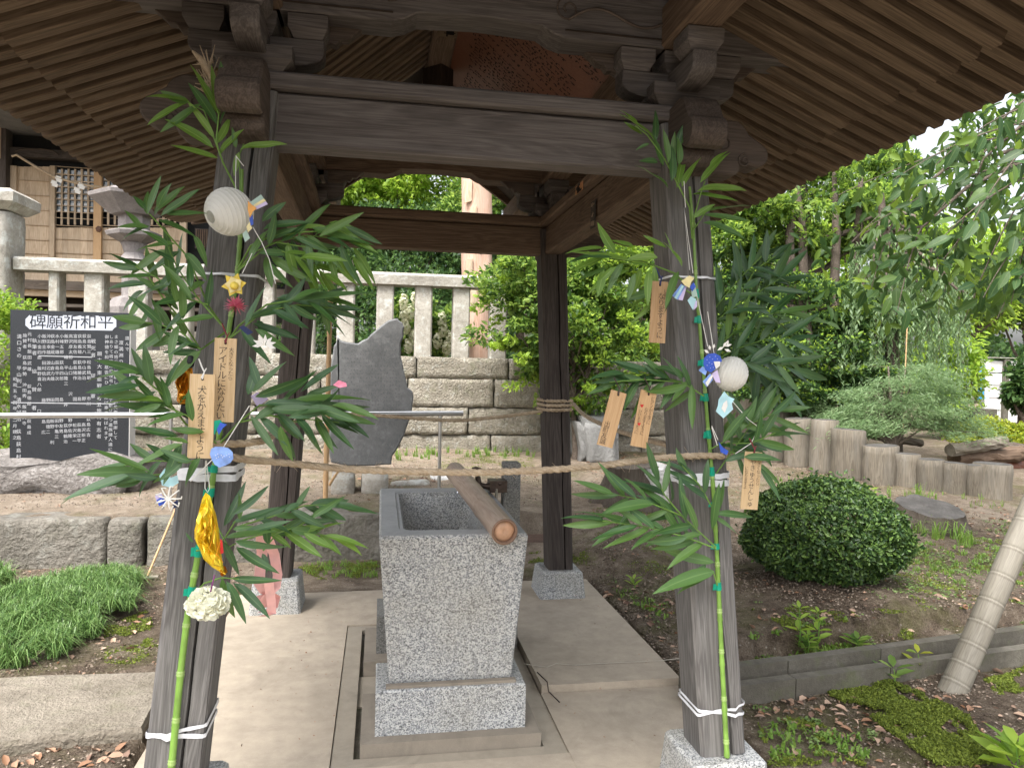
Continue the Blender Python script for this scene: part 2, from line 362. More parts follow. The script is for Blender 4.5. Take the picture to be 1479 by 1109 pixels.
STUMPTOP = stone('weathered stump top', [(.035,.032,.03),(.08,.075,.07),(.15,.14,.13)], 60, 9, bump=.8, bd=.01); STUMPSIDE = wood('dark stump bark', (.02,.016,.012), (.065,.05,.038), (.15,.125,.10), bump=1.0, weather=.3, wcol=(.16,.15,.12))
BARK = stone('bark', [(.05,.04,.03),(.12,.095,.075),(.22,.185,.155)], 60, 9, bump=1.0, bd=.02)
STEM = plain('green bamboo stem', (.17,.31,.055), .38, var=.25, scale=14)
TWIG = plain('green twig', (.13,.25,.04), .5)
TEAL = plain('teal tape', (.0,.30,.19), .3); WHITE_TAPE = plain('white plastic tape', (.72,.74,.78), .35, var=.08, scale=60)
STRAW = stone('straw rope fibre', [(.22,.16,.10),(.42,.33,.23),(.60,.50,.38)], 400, 40, bump=.8, bd=.003)
STEEL = plain('stainless steel', (.62,.63,.64), .28, 1.0, .05); BRASS = plain('tarnished bronze', (.07,.05,.04), .45, .6, .4, 40, .3)
CHROME = plain('chrome spout', (.5,.52,.55), .2, 1.0, .1); INK = plain('black ink', (.015,.013,.012), .6)
RED = plain('red marker', (.55,.02,.02), .6); PAPER = plain('white paper', (.78,.77,.74), .7, var=.04)
BLUE = plain('blue paper', (.03,.09,.50), .5); BLUE2 = plain('light blue paper', (.22,.36,.75), .5, var=.25, scale=40); SKYB = plain('pale cyan paper', (.42,.68,.75), .5)
YELLOW = plain('yellow paper', (.80,.62,.10), .5, var=.2, scale=60); PINK = plain('pink paper', (.93,.28,.42), .5, var=.2, scale=60); PALEPINK = plain('pink ribbon', (.85,.47,.45), .35, var=.1)
ORANGE = plain('orange paper', (.75,.36,.08), .5); LILAC = plain('lilac paper', (.58,.5,.75), .5); SAGE = plain('sage paper', (.38,.52,.46), .5); CREAM = plain('cream paper', (.80,.70,.36), .5)
GOLD = plain('gold foil', (.92,.60,.03), .28, .45, .3, 12, .4); GOLDD = plain('amber foil', (.70,.30,.02), .3, .6, .4, 12, .4)
MAROON = plain('maroon cord', (.16,.01,.02), .6); NAVY = plain('navy cord', (.01,.02,.10), .6); BLACKC = plain('black fabric', (.01,.01,.012), .6)
BLACKG = plain('polished black granite', (.022,.025,.03), .22, 0, .35, 200, 0, .5); LETTER = plain('carved white lettering', (.34,.35,.37), .8); SILVER = plain('carved panel silver', (.42,.45,.52), .6, 0, .1, 120)
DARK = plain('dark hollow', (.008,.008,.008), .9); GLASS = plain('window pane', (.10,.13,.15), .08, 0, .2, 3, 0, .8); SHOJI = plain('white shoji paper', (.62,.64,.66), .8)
CREAMW = plain('pom petal', (.80,.80,.66), .6, var=.05); RUST = stone('rusty iron', [(.06,.035,.025),(.13,.075,.055),(.20,.13,.10)], 90, 8)
BLUEP = plain('blue painted metal', (.03,.30,.62), .4); TILE = stone('roof tile', [(.07,.07,.07),(.12,.12,.12),(.18,.18,.18)], 60, 4)
def lantern_mat():
    m, n, b, o = mat_new('lantern paper'); g = G(n); v = g.coord(rnd=3)
    g.l(g.ramp(g.noise(v, 25, 4), [(.3,(.80,.80,.75)),(.7,(.88,.88,.85))]), b.inputs['Base Color']); b.inputs['Roughness'].default_value = .5
    tr = g.n('ShaderNodeBsdfTranslucent'); tr.inputs[0].default_value = (.8,.8,.74,1); mx = g.n('ShaderNodeMixShader'); mx.inputs[0].default_value = .35
    g.l(b.outputs[0], mx.inputs[1]); g.l(tr.outputs[0], mx.inputs[2]); g.l(mx.outputs[0], o.inputs[0]); return m
LANT = lantern_mat()
def ground_mat():
    m, n, b, o = mat_new('garden soil'); g = G(n); v = g.coord()
    a = g.noise(v, .9, 7, .65); h = g.noise(v, 9, 8, .75); f = g.noise(v, 120, 5, .8)
    s = g.math('ADD', g.math('MULTIPLY', a, .25), g.math('ADD', g.math('MULTIPLY', h, .37), g.math('MULTIPLY', f, .38)))
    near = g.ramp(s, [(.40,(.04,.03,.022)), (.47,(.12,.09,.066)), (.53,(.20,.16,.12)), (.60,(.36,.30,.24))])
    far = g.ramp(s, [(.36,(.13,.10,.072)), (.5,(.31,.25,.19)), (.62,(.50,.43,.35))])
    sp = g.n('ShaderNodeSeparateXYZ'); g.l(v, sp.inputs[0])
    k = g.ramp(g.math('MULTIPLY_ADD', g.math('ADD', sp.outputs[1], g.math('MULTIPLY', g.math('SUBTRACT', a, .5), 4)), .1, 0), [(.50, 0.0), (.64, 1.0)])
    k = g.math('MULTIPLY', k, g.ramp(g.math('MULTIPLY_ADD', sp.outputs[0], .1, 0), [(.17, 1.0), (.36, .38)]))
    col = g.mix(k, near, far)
    w = g.ramp(g.noise(v, 1.6, 6, .7), [(.50, 0.0), (.62, 1.0)]); mo = g.ramp(f, [(.3,(.05,.06,.012)), (.7,(.15,.17,.035))])
    col = g.mix(g.math('MULTIPLY', w, .4), col, mo)
    peb = g.vor(v, 42, out='Color'); pd = g.ramp(g.vor(v, 42), [(.18, 1.0), (.30, 0.0)]); ps = g.n('ShaderNodeSeparateColor'); g.l(peb, ps.inputs[0])
    pm = g.math('MULTIPLY', pd, g.ramp(ps.outputs[0], [(.78, 0.0), (.80, 1.0)]))
    col = g.mix(pm, col, g.ramp(ps.outputs[1], [(0,(.16,.12,.09)), (1,(.45,.40,.34))]))
    g.l(col, b.inputs['Base Color']); b.inputs['Roughness'].default_value = .95; b.inputs['Specular IOR Level'].default_value = .15
    g.l(g.bump(g.math('ADD', g.math('ADD', h, g.math('MULTIPLY', f, .8)), g.math('MULTIPLY', pm, .4)), 1.0, .03), b.inputs['Normal']); return m
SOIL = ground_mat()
# ------------------------------------------------------------------ ground
def axis_pts(a, b, fine0, fine1, fs, gs):
    out = []; x = a
    while x < b:
        out.append(x); d = 0 if fine0 <= x <= fine1 else min(abs(x-fine0), abs(x-fine1)); x += fs + gs*d
    out.append(b); return out
gx = axis_pts(-60, 60, -4.2, 7.5, .055, .12); gy = axis_pts(-25, 90, 2.2, 10.2, .055, .12)
gx = sorted(set(gx)); gy = sorted(set(gy+[6.04, 6.06]))
V = np.zeros((len(gy)*len(gx), 3), np.float32); k = 0
for y in gy:
    for x in gx:
        z = gh(x, y)
        if -5 < x < 8.5 and 1.5 < y < 11:
            z += .022*noise.noise(Vector((x*1.6, y*1.6, 0))) + .014*noise.noise(Vector((x*7, y*7, 3))) + .006*noise.noise(Vector((x*19, y*19, 3)))
        if -.90 < x < 1.455 and y < 4.96: z = -.16
        V[k] = (x, y, z); k += 1
nx = len(gx); ny = len(gy); I = np.arange(nx*ny).reshape(ny, nx)
Q = np.stack([I[:-1,:-1], I[:-1,1:], I[1:,1:], I[1:,:-1]], -1).reshape(-1, 4)
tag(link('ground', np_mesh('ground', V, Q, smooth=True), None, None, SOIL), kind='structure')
# soil fillet round the slab sides so the sunk cells under it never show
def slabpart(boxes, name, mat, lab=None, kind='structure'):
    m = MB()
    for b_ in boxes: m.box(*b_)
    o = m.build(name, mat); tag(o, kind=kind); return o
slabpart([(-.87,-.165,-.5,4.95,-.2,0), (-.165,.752,-.5,2.769,-.2,-.003), (.752,1.44,-.5,3.292,-.2,0), (-.165,.752,4.30,4.95,-.2,.002)], 'floor_slab', C_SLAB)
slabpart([(.757,1.435,3.297,4.95,-.19,.034)], 'raised_slab', C_SLAB)
slabpart([(-.161,-.080,2.772,4.293,-.19,-.006), (.664,.749,2.772,4.293,-.19,-.006), (-.080,.664,2.772,2.838,-.19,-.0065), (-.080,.664,4.23,4.293,-.19,-.0065), (-.079,.663,3.31,3.63,-.185,-.022)], 'drain_border', C_PAD)
slabpart([(-.098,.674,2.82,4.24,-.17,-.03)], 'drain_floor', S_CONCK)
# bent steel clip and crack line in the raised slab
crk = MB(); pts = [P(x, y, Z=.0365) for x, y in [(757,958),(775,961),(790,963),(803,958),(830,960),(860,958),(905,956),(950,954),(985,950)]]
for a_, b_ in zip(pts[:-1], pts[1:]): crk.add([a_+Vector((0,-.004,0)), b_+Vector((0,-.003,0)), b_+Vector((0,.004,0)), a_+Vector((0,.004,0))], [[0,1,2,3]])
tag(crk.build('crack_filler', plain('pale mortar', (.50,.45,.37), .9)), 'pale wavy mortar line sealing a crack across the raised slab', 'mortar line')
clip = MB(); p_ = P(784, 994, Y=3.27); clip.tube([p_+Vector((-.005,.10,.035)), p_+Vector((.02,.0,.03)), p_+Vector((.025,-.01,-.01)), p_+Vector((.055,-.10,-.02))], .003, 6)
tag(clip.build('bent_wire', BRASS), 'short dark bent wire sticking out at the step of the slab', 'wire')

# ------------------------------------------------------------------ pavilion
CX = .31; YC = 3.53
pav = thing('water_pavilion', (CX, YC, 0), 'dark timber water pavilion with leaning posts and deep raftered eaves over the granite basin', 'pavilion')
POSTS = {'FL': ((-.60, 2.38), (.085, .075)), 'FR': ((1.167, 2.38), (-.063, .075)), 'BL': ((-.60, 4.68), (.07, -.075)), 'BR': ((1.167, 4.68), (-.063, -.075))}
def pc(k, z):
    (x, y), (lx, ly) = POSTS[k]; return Vector((x+lx*(z-.2), y+ly*(z-.2), z))
for k in POSTS:
    back = k[0] == 'B'; zb = .2; w = .162
    p0, p1 = pc(k, zb-.004), pc(k, 2.362)
    # post as outline with a long drying crack / grooved corner
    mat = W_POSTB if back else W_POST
    M = frame(p0, p1, (0, -1, 0)); L = (p1-p0).length
    a_ = w/2; c_ = .012; cx_ = .012
    o = [(-a_+c_,-a_),(a_-c_,-a_),(a_,-a_+c_),(a_,a_-c_),(a_-c_,a_),(-.008-cx_,a_),(-.012-cx_,a_-.03),(-.017-cx_,a_),(-a_+c_,a_),(-a_,a_-c_),(-a_,-a_+c_)]
    if not back: o = o[:-2] + [(-a_+.004,a_-.004),(-a_+.004,a_-.02),(-a_,a_-.024),(-a_,-a_+c_)]
    vs = []; fs = []; n_ = len(o); S_ = 16
    for i in range(S_+1):
        wob = .0035*noise.noise(Vector((i*.7, a_*9, p0.x*5)))
        for j, (y_, z_) in enumerate(o):
            q = (y_ + (wob*2 if j in (5,6,7) else 0), z_)
            vs.append((L*i/S_, q[0], q[1]))
    for i in range(S_):
        for j in range(n_): fs.append([i*n_+j, i*n_+(j+1)%n_, (i+1)*n_+(j+1)%n_, (i+1)*n_+j])
    fs.append(list(range(n_))[::-1]); fs.append([S_*n_+j for j in range(n_)])
    me = bpy.data.meshes.new('post'); me.from_pydata(vs, [], fs); me.update()
    lab = {'FL': 'front left post, weathered grey', 'FR': 'front right post, weathered grey with a long crack'}.get(k)
    o_ = link('post', me, pav, M, mat)
    if lab: o_['label'] = lab
    (x, y), _ = POSTS[k]
    s0, s1 = .150, .129; m = MB(); ch = .012
    def ring(s_, z_, c): return [(x-s_+c,y-s_,z_),(x+s_-c,y-s_,z_),(x+s_,y-s_+c,z_),(x+s_,y+s_-c,z_),(x+s_-c,y+s_,z_),(x-s_+c,y+s_,z_),(x-s_,y+s_-c,z_),(x-s_,y-s_+c,z_)]
    zb_ = .03 if k == 'BR' else -.004
    m.loft([[Vector(v) for v in ring(s0, zb_, ch)], [Vector(v) for v in ring(s1+.003, .19, ch)], [Vector(v) for v in ring(s1-.006, .2, ch)]], smooth=False)
    m.build('plinth', GR_W, pav)
# beams
ZL0, ZL1, ZU0, ZU1 = 2.20, 2.368, 2.371, 2.424
def tri_beam(k0, k1, back):
    for z0, z1, w, ext in ((ZL0, ZL1, .105, .0), (ZU0, ZU1, .185, .05)):
        zc = (z0+z1)/2; a, b_ = pc(k0, zc), pc(k1, zc); d = (b_-a).normalized()
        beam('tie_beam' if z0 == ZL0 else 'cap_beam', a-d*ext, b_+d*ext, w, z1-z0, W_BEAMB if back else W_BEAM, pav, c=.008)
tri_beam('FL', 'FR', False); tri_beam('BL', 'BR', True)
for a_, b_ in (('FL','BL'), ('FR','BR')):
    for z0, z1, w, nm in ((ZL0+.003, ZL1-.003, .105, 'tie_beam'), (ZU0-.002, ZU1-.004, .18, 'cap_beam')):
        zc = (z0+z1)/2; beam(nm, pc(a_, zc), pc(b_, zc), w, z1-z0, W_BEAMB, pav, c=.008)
# carved noses: lobed cloud outline (x out, z)
def nose_outline(L, h):
    pts = [(0, h*.5)]
    def arc(cx, cz, r, a0, a1, n=8): return [(cx+r*math.cos(R(a0+(a1-a0)*i/n)), cz+r*math.sin(R(a0+(a1-a0)*i/n))) for i in range(n+1)]
    pts += arc(L*.42, h*.22, h*.34, 100, 20)
    pts += arc(L*.76, -h*.02, h*.22, 70, -110)
    pts += arc(L*.42, -h*.26, h*.17, 40, -100, 5)
    pts += [(L*.2, -h*.42), (L*.06, -h*.5), (0, -h*.5)]
    return pts
def swirl(M, parent, cx, cz, r, y, turns=1.3, flip=1):
    pts = []
    for i in range(26):
        t = i/25; a = R(90+turns*360*t*flip); rr = r*(1-.75*t); pts.append(M @ Vector((cx+rr*math.cos(a), y, cz+rr*math.sin(a))))
    MB().tube(pts, .0032, 5).build('carved_scroll', W_CARVE, parent)
for k, sx in (('FL', -1), ('FR', 1), ('BL', -1), ('BR', 1)):
    c = pc(k, 2.29)
    M = Matrix.Translation(c+Vector((sx*.07,0,0))) @ Matrix.Diagonal((sx,1,1,1)) if sx > 0 else frame(c+Vector((-.07,0,0)), c+Vector((-1,0,0)))
    o_ = prism('carved_nose', nose_outline(.29, .20), .10, M, W_CARVE, pav, c=.006)
    for yy in ((-.052 if sx > 0 else .052),):
        swirl(M, o_, .09, .03, .035, yy); swirl(M, o_, .17, -.03, .026, yy)
    sy = -1 if k[0] == 'F' else 1
    M = frame(c+Vector((0,sy*.06,0)), c+Vector((0,sy,0)))
    prism('carved_nose', nose_outline(.235, .235), .125, M @ Matrix.Translation((0,0,.0)), W_CARVE, pav, c=.008)
# brackets
def arm_outline(L, h):
    r = h*1.0; pts = [(-L/2, h/2), (-L/2, 0)]
    for i in range(7): a = R(180+90*i/6); pts.append((-L/2+r*1.2+r*1.2*math.cos(a), h*.0 + h*.5*math.sin(a)))
    for i in range(7): a = R(270+90*i/6); pts.append((L/2-r*1.2+r*1.2*math.cos(a), h*.0 + h*.5*math.sin(a)))
    pts += [(L/2, h/2)]; return pts
def block(c, w, d, h, name='bearing_block'):
    m = MB(); x, y, z = c; t = .72
    def rg(s, zz): return [Vector((x-w/2*s,y-d/2*s,zz)),Vector((x+w/2*s,y-d/2*s,zz)),Vector((x+w/2*s,y+d/2*s,zz)),Vector((x-w/2*s,y+d/2*s,zz))]
    m.loft([rg(t, z-h/2), rg(.86, z-h/2+h*.22), rg(1, z-h/2+h*.42), rg(1, z+h/2)], smooth=False)
    o = m.build(name, W_BEAM, pav); return o
for k in POSTS:
    c = pc(k, 2.43); sy = -1 if k[0] == 'F' else 1; x, y = c.x, c.y
    block((x, y, 2.458), .24, .24, .068)
    prism('bracket_arm', arm_outline(.42, .088), .088, Matrix.Translation((x, y, 2.508)), W_BEAM, pav, c=.004)
    prism('bracket_arm', arm_outline(.46, .084), .084, Matrix.Translation((x, y+sy*.03, 2.5065)) @ Matrix.Rotation(R(90), 4, 'Z'), W_BEAM, pav, c=.004)
    for dx, dy in ((-.16,0),(.16,0),(0,-.17+sy*.03),(0,.17+sy*.03),(0,0)): block((x+dx, y+dy, 2.588), .125, .125, .072)
    # carved spandrel tips beside the blocks
    for sx in (-1, 1):
        M = frame((x, y+sy*-.045, 2.585), (x+sx, y+sy*-.045, 2.585))
        prism('carved_spandrel', [(.12,.045),(.12,-.028),(.2,-.03),(.225,-.012),(.245,-.016),(.262,.004),(.285,.006),(.30,.022),(.33,.045)], .045, M, W_CARVE, pav, c=.004)
# rainbow beams with a stepped curved soffit
def koryo(y, mat, front):
    x0, x1 = -.95, CX*2+.95; zb = 2.627
    def bot(x):
        t = abs(x-CX); return zb + .001 + .034*(1-smooth(.215, .275, t)) + .010*(1-smooth(0,.25,t))
    n = 60; pts = [(x1-(x1-x0)*i/n, 2.90) for i in (0, n)]; low = [(x0+(x1-x0)*i/n, bot(x0+(x1-x0)*i/n)) for i in range(n+1)]
    M = Matrix.Translation((0, y, 0)); o = prism('rainbow_beam', pts+low, .13, M, mat, pav, c=.004)
    if front:
        for sx in (-1, 1):
            pts = [Vector((CX+sx*(.30+.42*t), y-.069, 2.69+.035*math.sin(t*7)+.05*t)) for t in [i/24 for i in range(25)]]
            MB().tube(pts, .0045, 5).build('carved_scroll', W_CARVE, o)
            swirl(Matrix.Translation((0,0,0)), o, CX+sx*.30, 2.725, .045, y-.069, 1.4, sx)
            MB().tube([Vector((CX+sx*.29, y-.068, 2.655)), Vector((CX+sx*.80, y-.068, 2.655))], .003, 5).build('carved_groove', W_ROOF, o)
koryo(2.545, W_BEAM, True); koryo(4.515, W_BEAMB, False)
# purlins, ridge, struts
YF, YB = .72, 6.05
PZ0, PZ1 = 2.628, 2.775
for x in (pc('FL',2.6).x, pc('FR',2.6).x): beam('purlin', (x, YF+.15, (PZ0+PZ1)/2), (x, YB-.15, (PZ0+PZ1)/2), .135, PZ1-PZ0, W_BEAMB, pav, c=.01)
ZR = 3.40
beam('ridge_beam', (CX, YF+.1, ZR-.03), (CX, YB-.1, ZR-.03), .13, .16, W_BEAMB, pav, c=.008)
for y in (2.545, 4.515): beam('king_strut', (CX, y, 2.90), (CX, y, ZR-.11), .15, .12, W_ROOF, pav)
# ink stamp on the ridge beam soffit
# roof profile: interior slope .85, eaves slope .40; two tiers
def lift(y): t = abs(y-YC); return .17*max(0, (t-1.45)/1.15)**2 if t > 1.45 else 0
XP = .735; XS = 1.49; XE = 1.747
def zin(d): return 2.78 + .85*(XP-d)
pitch = .0905; ys = []; y = YF+.03
while y < YB: ys.append(y); y += pitch
raft_me = {}
def rafter(name, d0, z0, d1, z1, w, h, y, sx, mat, L=None):
    a = Vector((CX+sx*d0, y, z0+h/2)); b_ = Vector((CX+sx*d1, y, z1+h/2)); L = (b_-a).length; key = (name, round(L, 2))
    if key not in raft_me: raft_me[key] = beam_mesh(name, L, w, h, .004); raft_me[key].materials.append(mat)
    M = frame(a, b_) @ Matrix.Rotation(random.uniform(-.01,.01), 4, 'X')
    return link(name, raft_me[key], pav, M)
for sx in (-1, 1):
    for y in ys:
        l = lift(y); jz = random.uniform(-.003,.003)
        rafter('rafter', XP-.02, 2.786+jz+l*.2, XS+random.uniform(-.006,.006), 2.467+l*.8+jz, .05, .058, y, sx, W_RAFT)
        rafter('flying_rafter', XS-.35, 2.467+.06+.38*.35+l*.8, XE, 2.43+l, .048, .052, y+.001, sx, W_RAFT)
        if 2.5 < y < 4.6: rafter('inner_rafter', .06, zin(.06)-.0, XP+.02, zin(XP+.02)+.004, .044, .075, y+.0005, sx, W_RAFT)
# roof boards, eave fascia and outer roof
def sheet(name, prof, mat, t=.014):
    m = MB(); N = 40
    for sx in (-1, 1):
        rows = []
        for i in range(N+1):
            y = YF+(YB-YF)*i/N; l = lift(y)
            top = [Vector((CX+sx*d, y, z+l*w)) for d, z, w in prof]; rows.append(top + [v+Vector((0,0,t)) for v in top[::-1]])
        m.loft(rows, smooth=False)
    return m.build(name, mat, pav)
sheet('roof_board', [(.0, zin(0)+.082, 0), (XP-.02, 2.786+.074, .2), (XS-.02, 2.467+.062, .8)], W_ROOF)
sheet('eave_board', [(XS-.34, 2.467+.06+.38*.34+.056, .8), (XE+.0, 2.43+.056, 1)], W_ROOF)
sheet('roof_covering', [(.0, 3.70, 0), (XP, 3.02, .2), (XE+.03, 2.51, 1)], TILE, .05)
for sx in (-1, 1):
    m = MB(); n = 60; pts = [Vector((CX+sx*(XE+.012), YF+(YB-YF)*i/n, 2.478+lift(YF+(YB-YF)*i/n)+.005*math.sin(i*1.3))) for i in range(n+1)]
    m.loft([[p+Vector((-.014,0,-.012)), p+Vector((.014,0,-.014)), p+Vector((.014,0,.03)), p+Vector((-.014,0,.03))] for p in pts], smooth=False)
    m.build('eave_fascia', W_CARVE, pav)
for yy in (YF-.02, YB+.02):   # barge boards
    for sx in (-1, 1):
        m = MB(); l = lift(yy); pr = [(.0, 3.42), (.4, 3.12), (XP, 2.86+l*.2), (1.2, 2.66+l*.5), (XE+.02, 2.47+l)]
        m.loft([[Vector((CX+sx*d, yy-.02, z-.07)), Vector((CX+sx*d, yy+.02, z-.07)), Vector((CX+sx*d, yy+.02, z+.10)), Vector((CX+sx*d, yy-.02, z+.10))] for d, z in pr], smooth=False)
        m.build('barge_board', W_BEAMB, pav)
# donor board under the right inner slope
ux = Vector((1, 0, -.85)).normalized(); un = Vector((-.85, 0, -1)).normalized()
def onb(d, y, off): v = Vector((CX+d, y, zin(d)-.012)); return v + un*off
D0, D1, BY0, BY1 = .085, .72, 2.66, 4.70
db = thing('donor_board', onb(D0, BY0, 0), 'red brown wooden board of small dark lettering fixed under the inner right roof slope', 'board')
def slab_on(d0, d1, y0, y1, o0, o1, name, mat, par):
    lo = [onb(d0,y0,o0), onb(d1,y0,o0), onb(d1,y1,o0), onb(d0,y1,o0)]; hi = [onb(d0,y0,o1), onb(d1,y0,o1), onb(d1,y1,o1), onb(d0,y1,o1)]
    return MB().hexa(hi, lo).build(name, mat, par)
slab_on(D0, D1, BY0, BY1, .004, .022, 'panel', W_BOARD, db)
for a_ in ((D0-.03, D0, BY0-.03, BY1+.03), (D1, D1+.03, BY0-.03, BY1+.03), (D0, D1, BY1, BY1+.03), (D0, D1, BY0-.03, BY0)): slab_on(*a_, .002, .034, 'board_frame', W_BEAMB, db)
m = MB(); rr = random.Random(4); y = BY1-.10
while y > BY0+.05:
    d = D0+.06 + rr.uniform(0, .03); end = D1-.05-rr.uniform(0, .16)
    while d < end:
        for _ in range(3):
            dd = d+rr.uniform(0,.014); yy = y+rr.uniform(0,.018); l_ = rr.uniform(.009,.02)
            if rr.random() < .5: q = [onb(dd,yy,.0235), onb(dd+l_,yy,.0235), onb(dd+l_,yy+.005,.0235), onb(dd,yy+.005,.0235)]
            else: q = [onb(dd,yy,.0235), onb(dd+.005,yy,.0235), onb(dd+.005,yy+l_,.0235), onb(dd,yy+l_,.0235)]
            m.add(q, [[0,1,2,3]])
        d += .026
    y -= .036 if rr.random() < .82 else .075
tag(m.build('lettering', plain('dark brown ink', (.02,.008,.006), .8), db), kind='stuff')
# paper votive slips stuck on the beams
def slip(name, cpx, w, h, X=None, Y=None, mat=INK, mat2=PAPER, label='', face='x', parent=None):
    c = P(*cpx, X=X) if X is not None else P(*cpx, Y=Y)
    t = thing(name, c, label, 'paper slip')
    ux_ = Vector((0,1,0)) if face == 'x' else Vector((1,0,0)); n_ = Vector((-1,0,0)) if face == 'x' else Vector((0,-1,0)); u_ = Vector((0,0,1))
    def q(a, b_, c_, d_, off): return [c+ux_*a+u_*c_+n_*off, c+ux_*b_+u_*c_+n_*off, c+ux_*b_+u_*d_+n_*off, c+ux_*a+u_*d_+n_*off]
    MB().add(q(-w/2,w/2,-h/2,h/2,.0015), [[0,1,2,3]]).build('paper', mat, t)
    m = MB(); r_ = random.Random(int(cpx[0])); nr = max(2, int(h/.035))
    for i in range(nr):
        z = h/2-(i+.5)*h/nr
        for _ in range(4): 
            a = r_.uniform(-w*.38, w*.05); l_ = w*r_.uniform(.2,.42); m.add(q(a, a+l_, z+r_.uniform(-.013,.010), 0, .003)[:2]+q(a, a+l_, 0, z+r_.uniform(.012,.016), .003)[2:], [[0,1,2,3]]) if False else m.add(q(a, a+l_, z-.002+r_.uniform(-.011,.011), z+.002+r_.uniform(-.011,.011)+.003, .003), [[0,1,2,3]])
        m.add(q(-.004, .002, z-.013, z+.013, .0032), [[0,1,2,3]])
    tag(m.build('brush_marks', mat2, t), kind='stuff'); return t
xin = pc('BR', 2.28).x - .0525
slip('votive_slip', (857, 310), .085, .13, X=.977, mat=plain('faded ink slip', (.035,.028,.024), .8), mat2=plain('faded slip marks', (.26,.20,.14), .8), label='dark square slip of faded white brush marks on the right tie beam')
slip('votive_slip', (837, 272), .14, .042, X=.94, mat=plain('orange slip', (.50,.24,.10), .7), mat2=INK, label='small orange strip with black brush marks on the right cap beam')
slip('votive_slip', (646, 43), .07, .06, Y=2.80, mat=plain('brown slip', (.24,.18,.12), .7), mat2=INK, label='small brown slip with black stamp beneath the ridge beam', face='y')

# ------------------------------------------------------------------ basin group
b0 = thing('stone_basin', (.30, 3.45, .045), 'speckled granite water basin with a hollowed trough, standing on a granite block under the pavilion', 'water basin')
m = MB(); m.loft([[Vector(v) for v in ((0,2.90,z),(.60,2.90,z),(.60,3.19,z),(0,3.19,z))] for z in (.045, .216)] + [[Vector(v) for v in ((.006,2.906,.222),(.594,2.906,.222),(.594,3.184,.222),(.006,3.184,.222))]], smooth=False)
fb = m.build('support_block', GR, b0); fb['label'] = 'front support block'
m = MB(); m.loft([[Vector(v) for v in ((0,3.74,z),(.60,3.74,z),(.60,4.04,z),(0,4.04,z))] for z in (.045, .232)], smooth=False); m.build('support_block', GR_D, b0)  # darker granite: the shade on the rear block is put into its colour
# basin body: tapered outside, rounded rectangular hollow
def rrect(x0, x1, y0, y1, r, z, n=6):
    out = []
    for cx_, cy_, a0 in ((x1-r,y0+r,-90),(x1-r,y1-r,0),(x0+r,y1-r,90),(x0+r,y0+r,180)):
        for i in range(n+1): a = R(a0+90*i/n); out.append(Vector((cx_+r*math.cos(a), cy_+r*math.sin(a), z)))
    return out
m = MB(); ZT = .834
m.loft([rrect(.06,.54,2.955,3.97,.006,.218,2), rrect(.05,.55,2.945,3.98,.010,.25,2), rrect(.004,.596,2.893,4.03,.012,ZT-.012,2), rrect(.012,.588,2.901,4.022,.012,ZT,2)], smooth=False, cap=False)
m.add(rrect(.06,.54,2.955,3.97,.006,.218,2), [list(range(12))[::-1]])
m.build('basin_body', GR, b0)
m = MB(); m.loft([rrect(.012,.588,2.901,4.022,.012,ZT,6), rrect(.082,.518,2.985,3.925,.05,ZT+.001,6), rrect(.088,.512,2.992,3.918,.05,ZT-.004,6), rrect(.100,.500,3.004,3.906,.045,ZT-.003,6)], smooth=False, cap=False)
m.build('worn_rim', GR_RIM, b0)
m = MB(); m.loft([rrect(.100,.500,3.004,3.906,.045,ZT-.003,6), rrect(.115,.485,3.02,3.89,.05,ZT-.05,6), rrect(.16,.44,3.07,3.84,.06,ZT-.36,6)], smooth=False, cap=False)
m.add(rrect(.16,.44,3.07,3.84,.06,ZT-.36,6), [list(range(28))]); m.build('basin_hollow', GR_W, b0)
mm = MB(); 
for y0, y1, x0, x1 in ((2.925,2.945,.05,.55),): mm.box(x0-.01, x1+.012, y0-.008, y1, .222, .233)
mm.build('mortar_bed', C_EDGE, b0)
tag(MB().box(-.055,.655,2.845,3.29,-.074,.045).build('front_pad', C_EDGE), 'low concrete pad under the front granite block of the basin', 'concrete pad')
tag(MB().box(-.06,.66,3.64,4.12,-.074,.046).build('rear_pad', C_EDGE), 'low concrete pad under the rear granite block of the basin', 'concrete pad')
# granite tap post
tp = thing('tap_post', (.72, 3.95, 0), 'square dark granite post carrying a bronze tap beside the basin', 'tap post')
m = MB(); m.loft([[Vector(v) for v in ((.655,3.86,z),(.745,3.86,z),(.745,3.95,z),(.655,3.95,z))] for z in (-.03, .985)] + [[Vector(v) for v in ((.66,3.865,.992),(.74,3.865,.992),(.74,3.945,.992),(.66,3.945,.992))]], smooth=False)
m.build('shaft', GR_D, tp)
YT = 3.80
def q_(x, y): return P(x, y, Y=YT)
c1 = q_(719,701); m = MB(); m.box(c1.x-.045, c1.x+.045, YT-.03, YT+.075, c1.z-.033, c1.z+.028); m.lathe(q_(721,697)+Vector((0,-.031,0)), [(0,.006),(.009,.005),(.011,0)], 12, (0,-1,0)); m.build('collar', BRASS, tp)
t_ = MB(); t_.tube([q_(708,702), q_(700,702), q_(692,700), q_(680,699)], [.022,.014,.017,.014], 12)
t_.tube([q_(691,699), q_(690,688)], [.017,.014], 12); t_.tube([q_(690,690), q_(690,682), q_(689,676)], [.006,.006,.009], 8); t_.tube([q_(683,677)+Vector((0,.02,0)), q_(688,676), q_(698,678)+Vector((0,-.02,0))], [.006,.009,.005], 8)
tb = t_.build('tap_body', BRASS, tp)
s_ = MB(); s_.tube([q_(681,699), q_(675,698.5), q_(669,700), q_(665,705), q_(661.5,712)], [.011,.0105,.010,.010,.0095], 12); s_.build('spout', CHROME, tp)
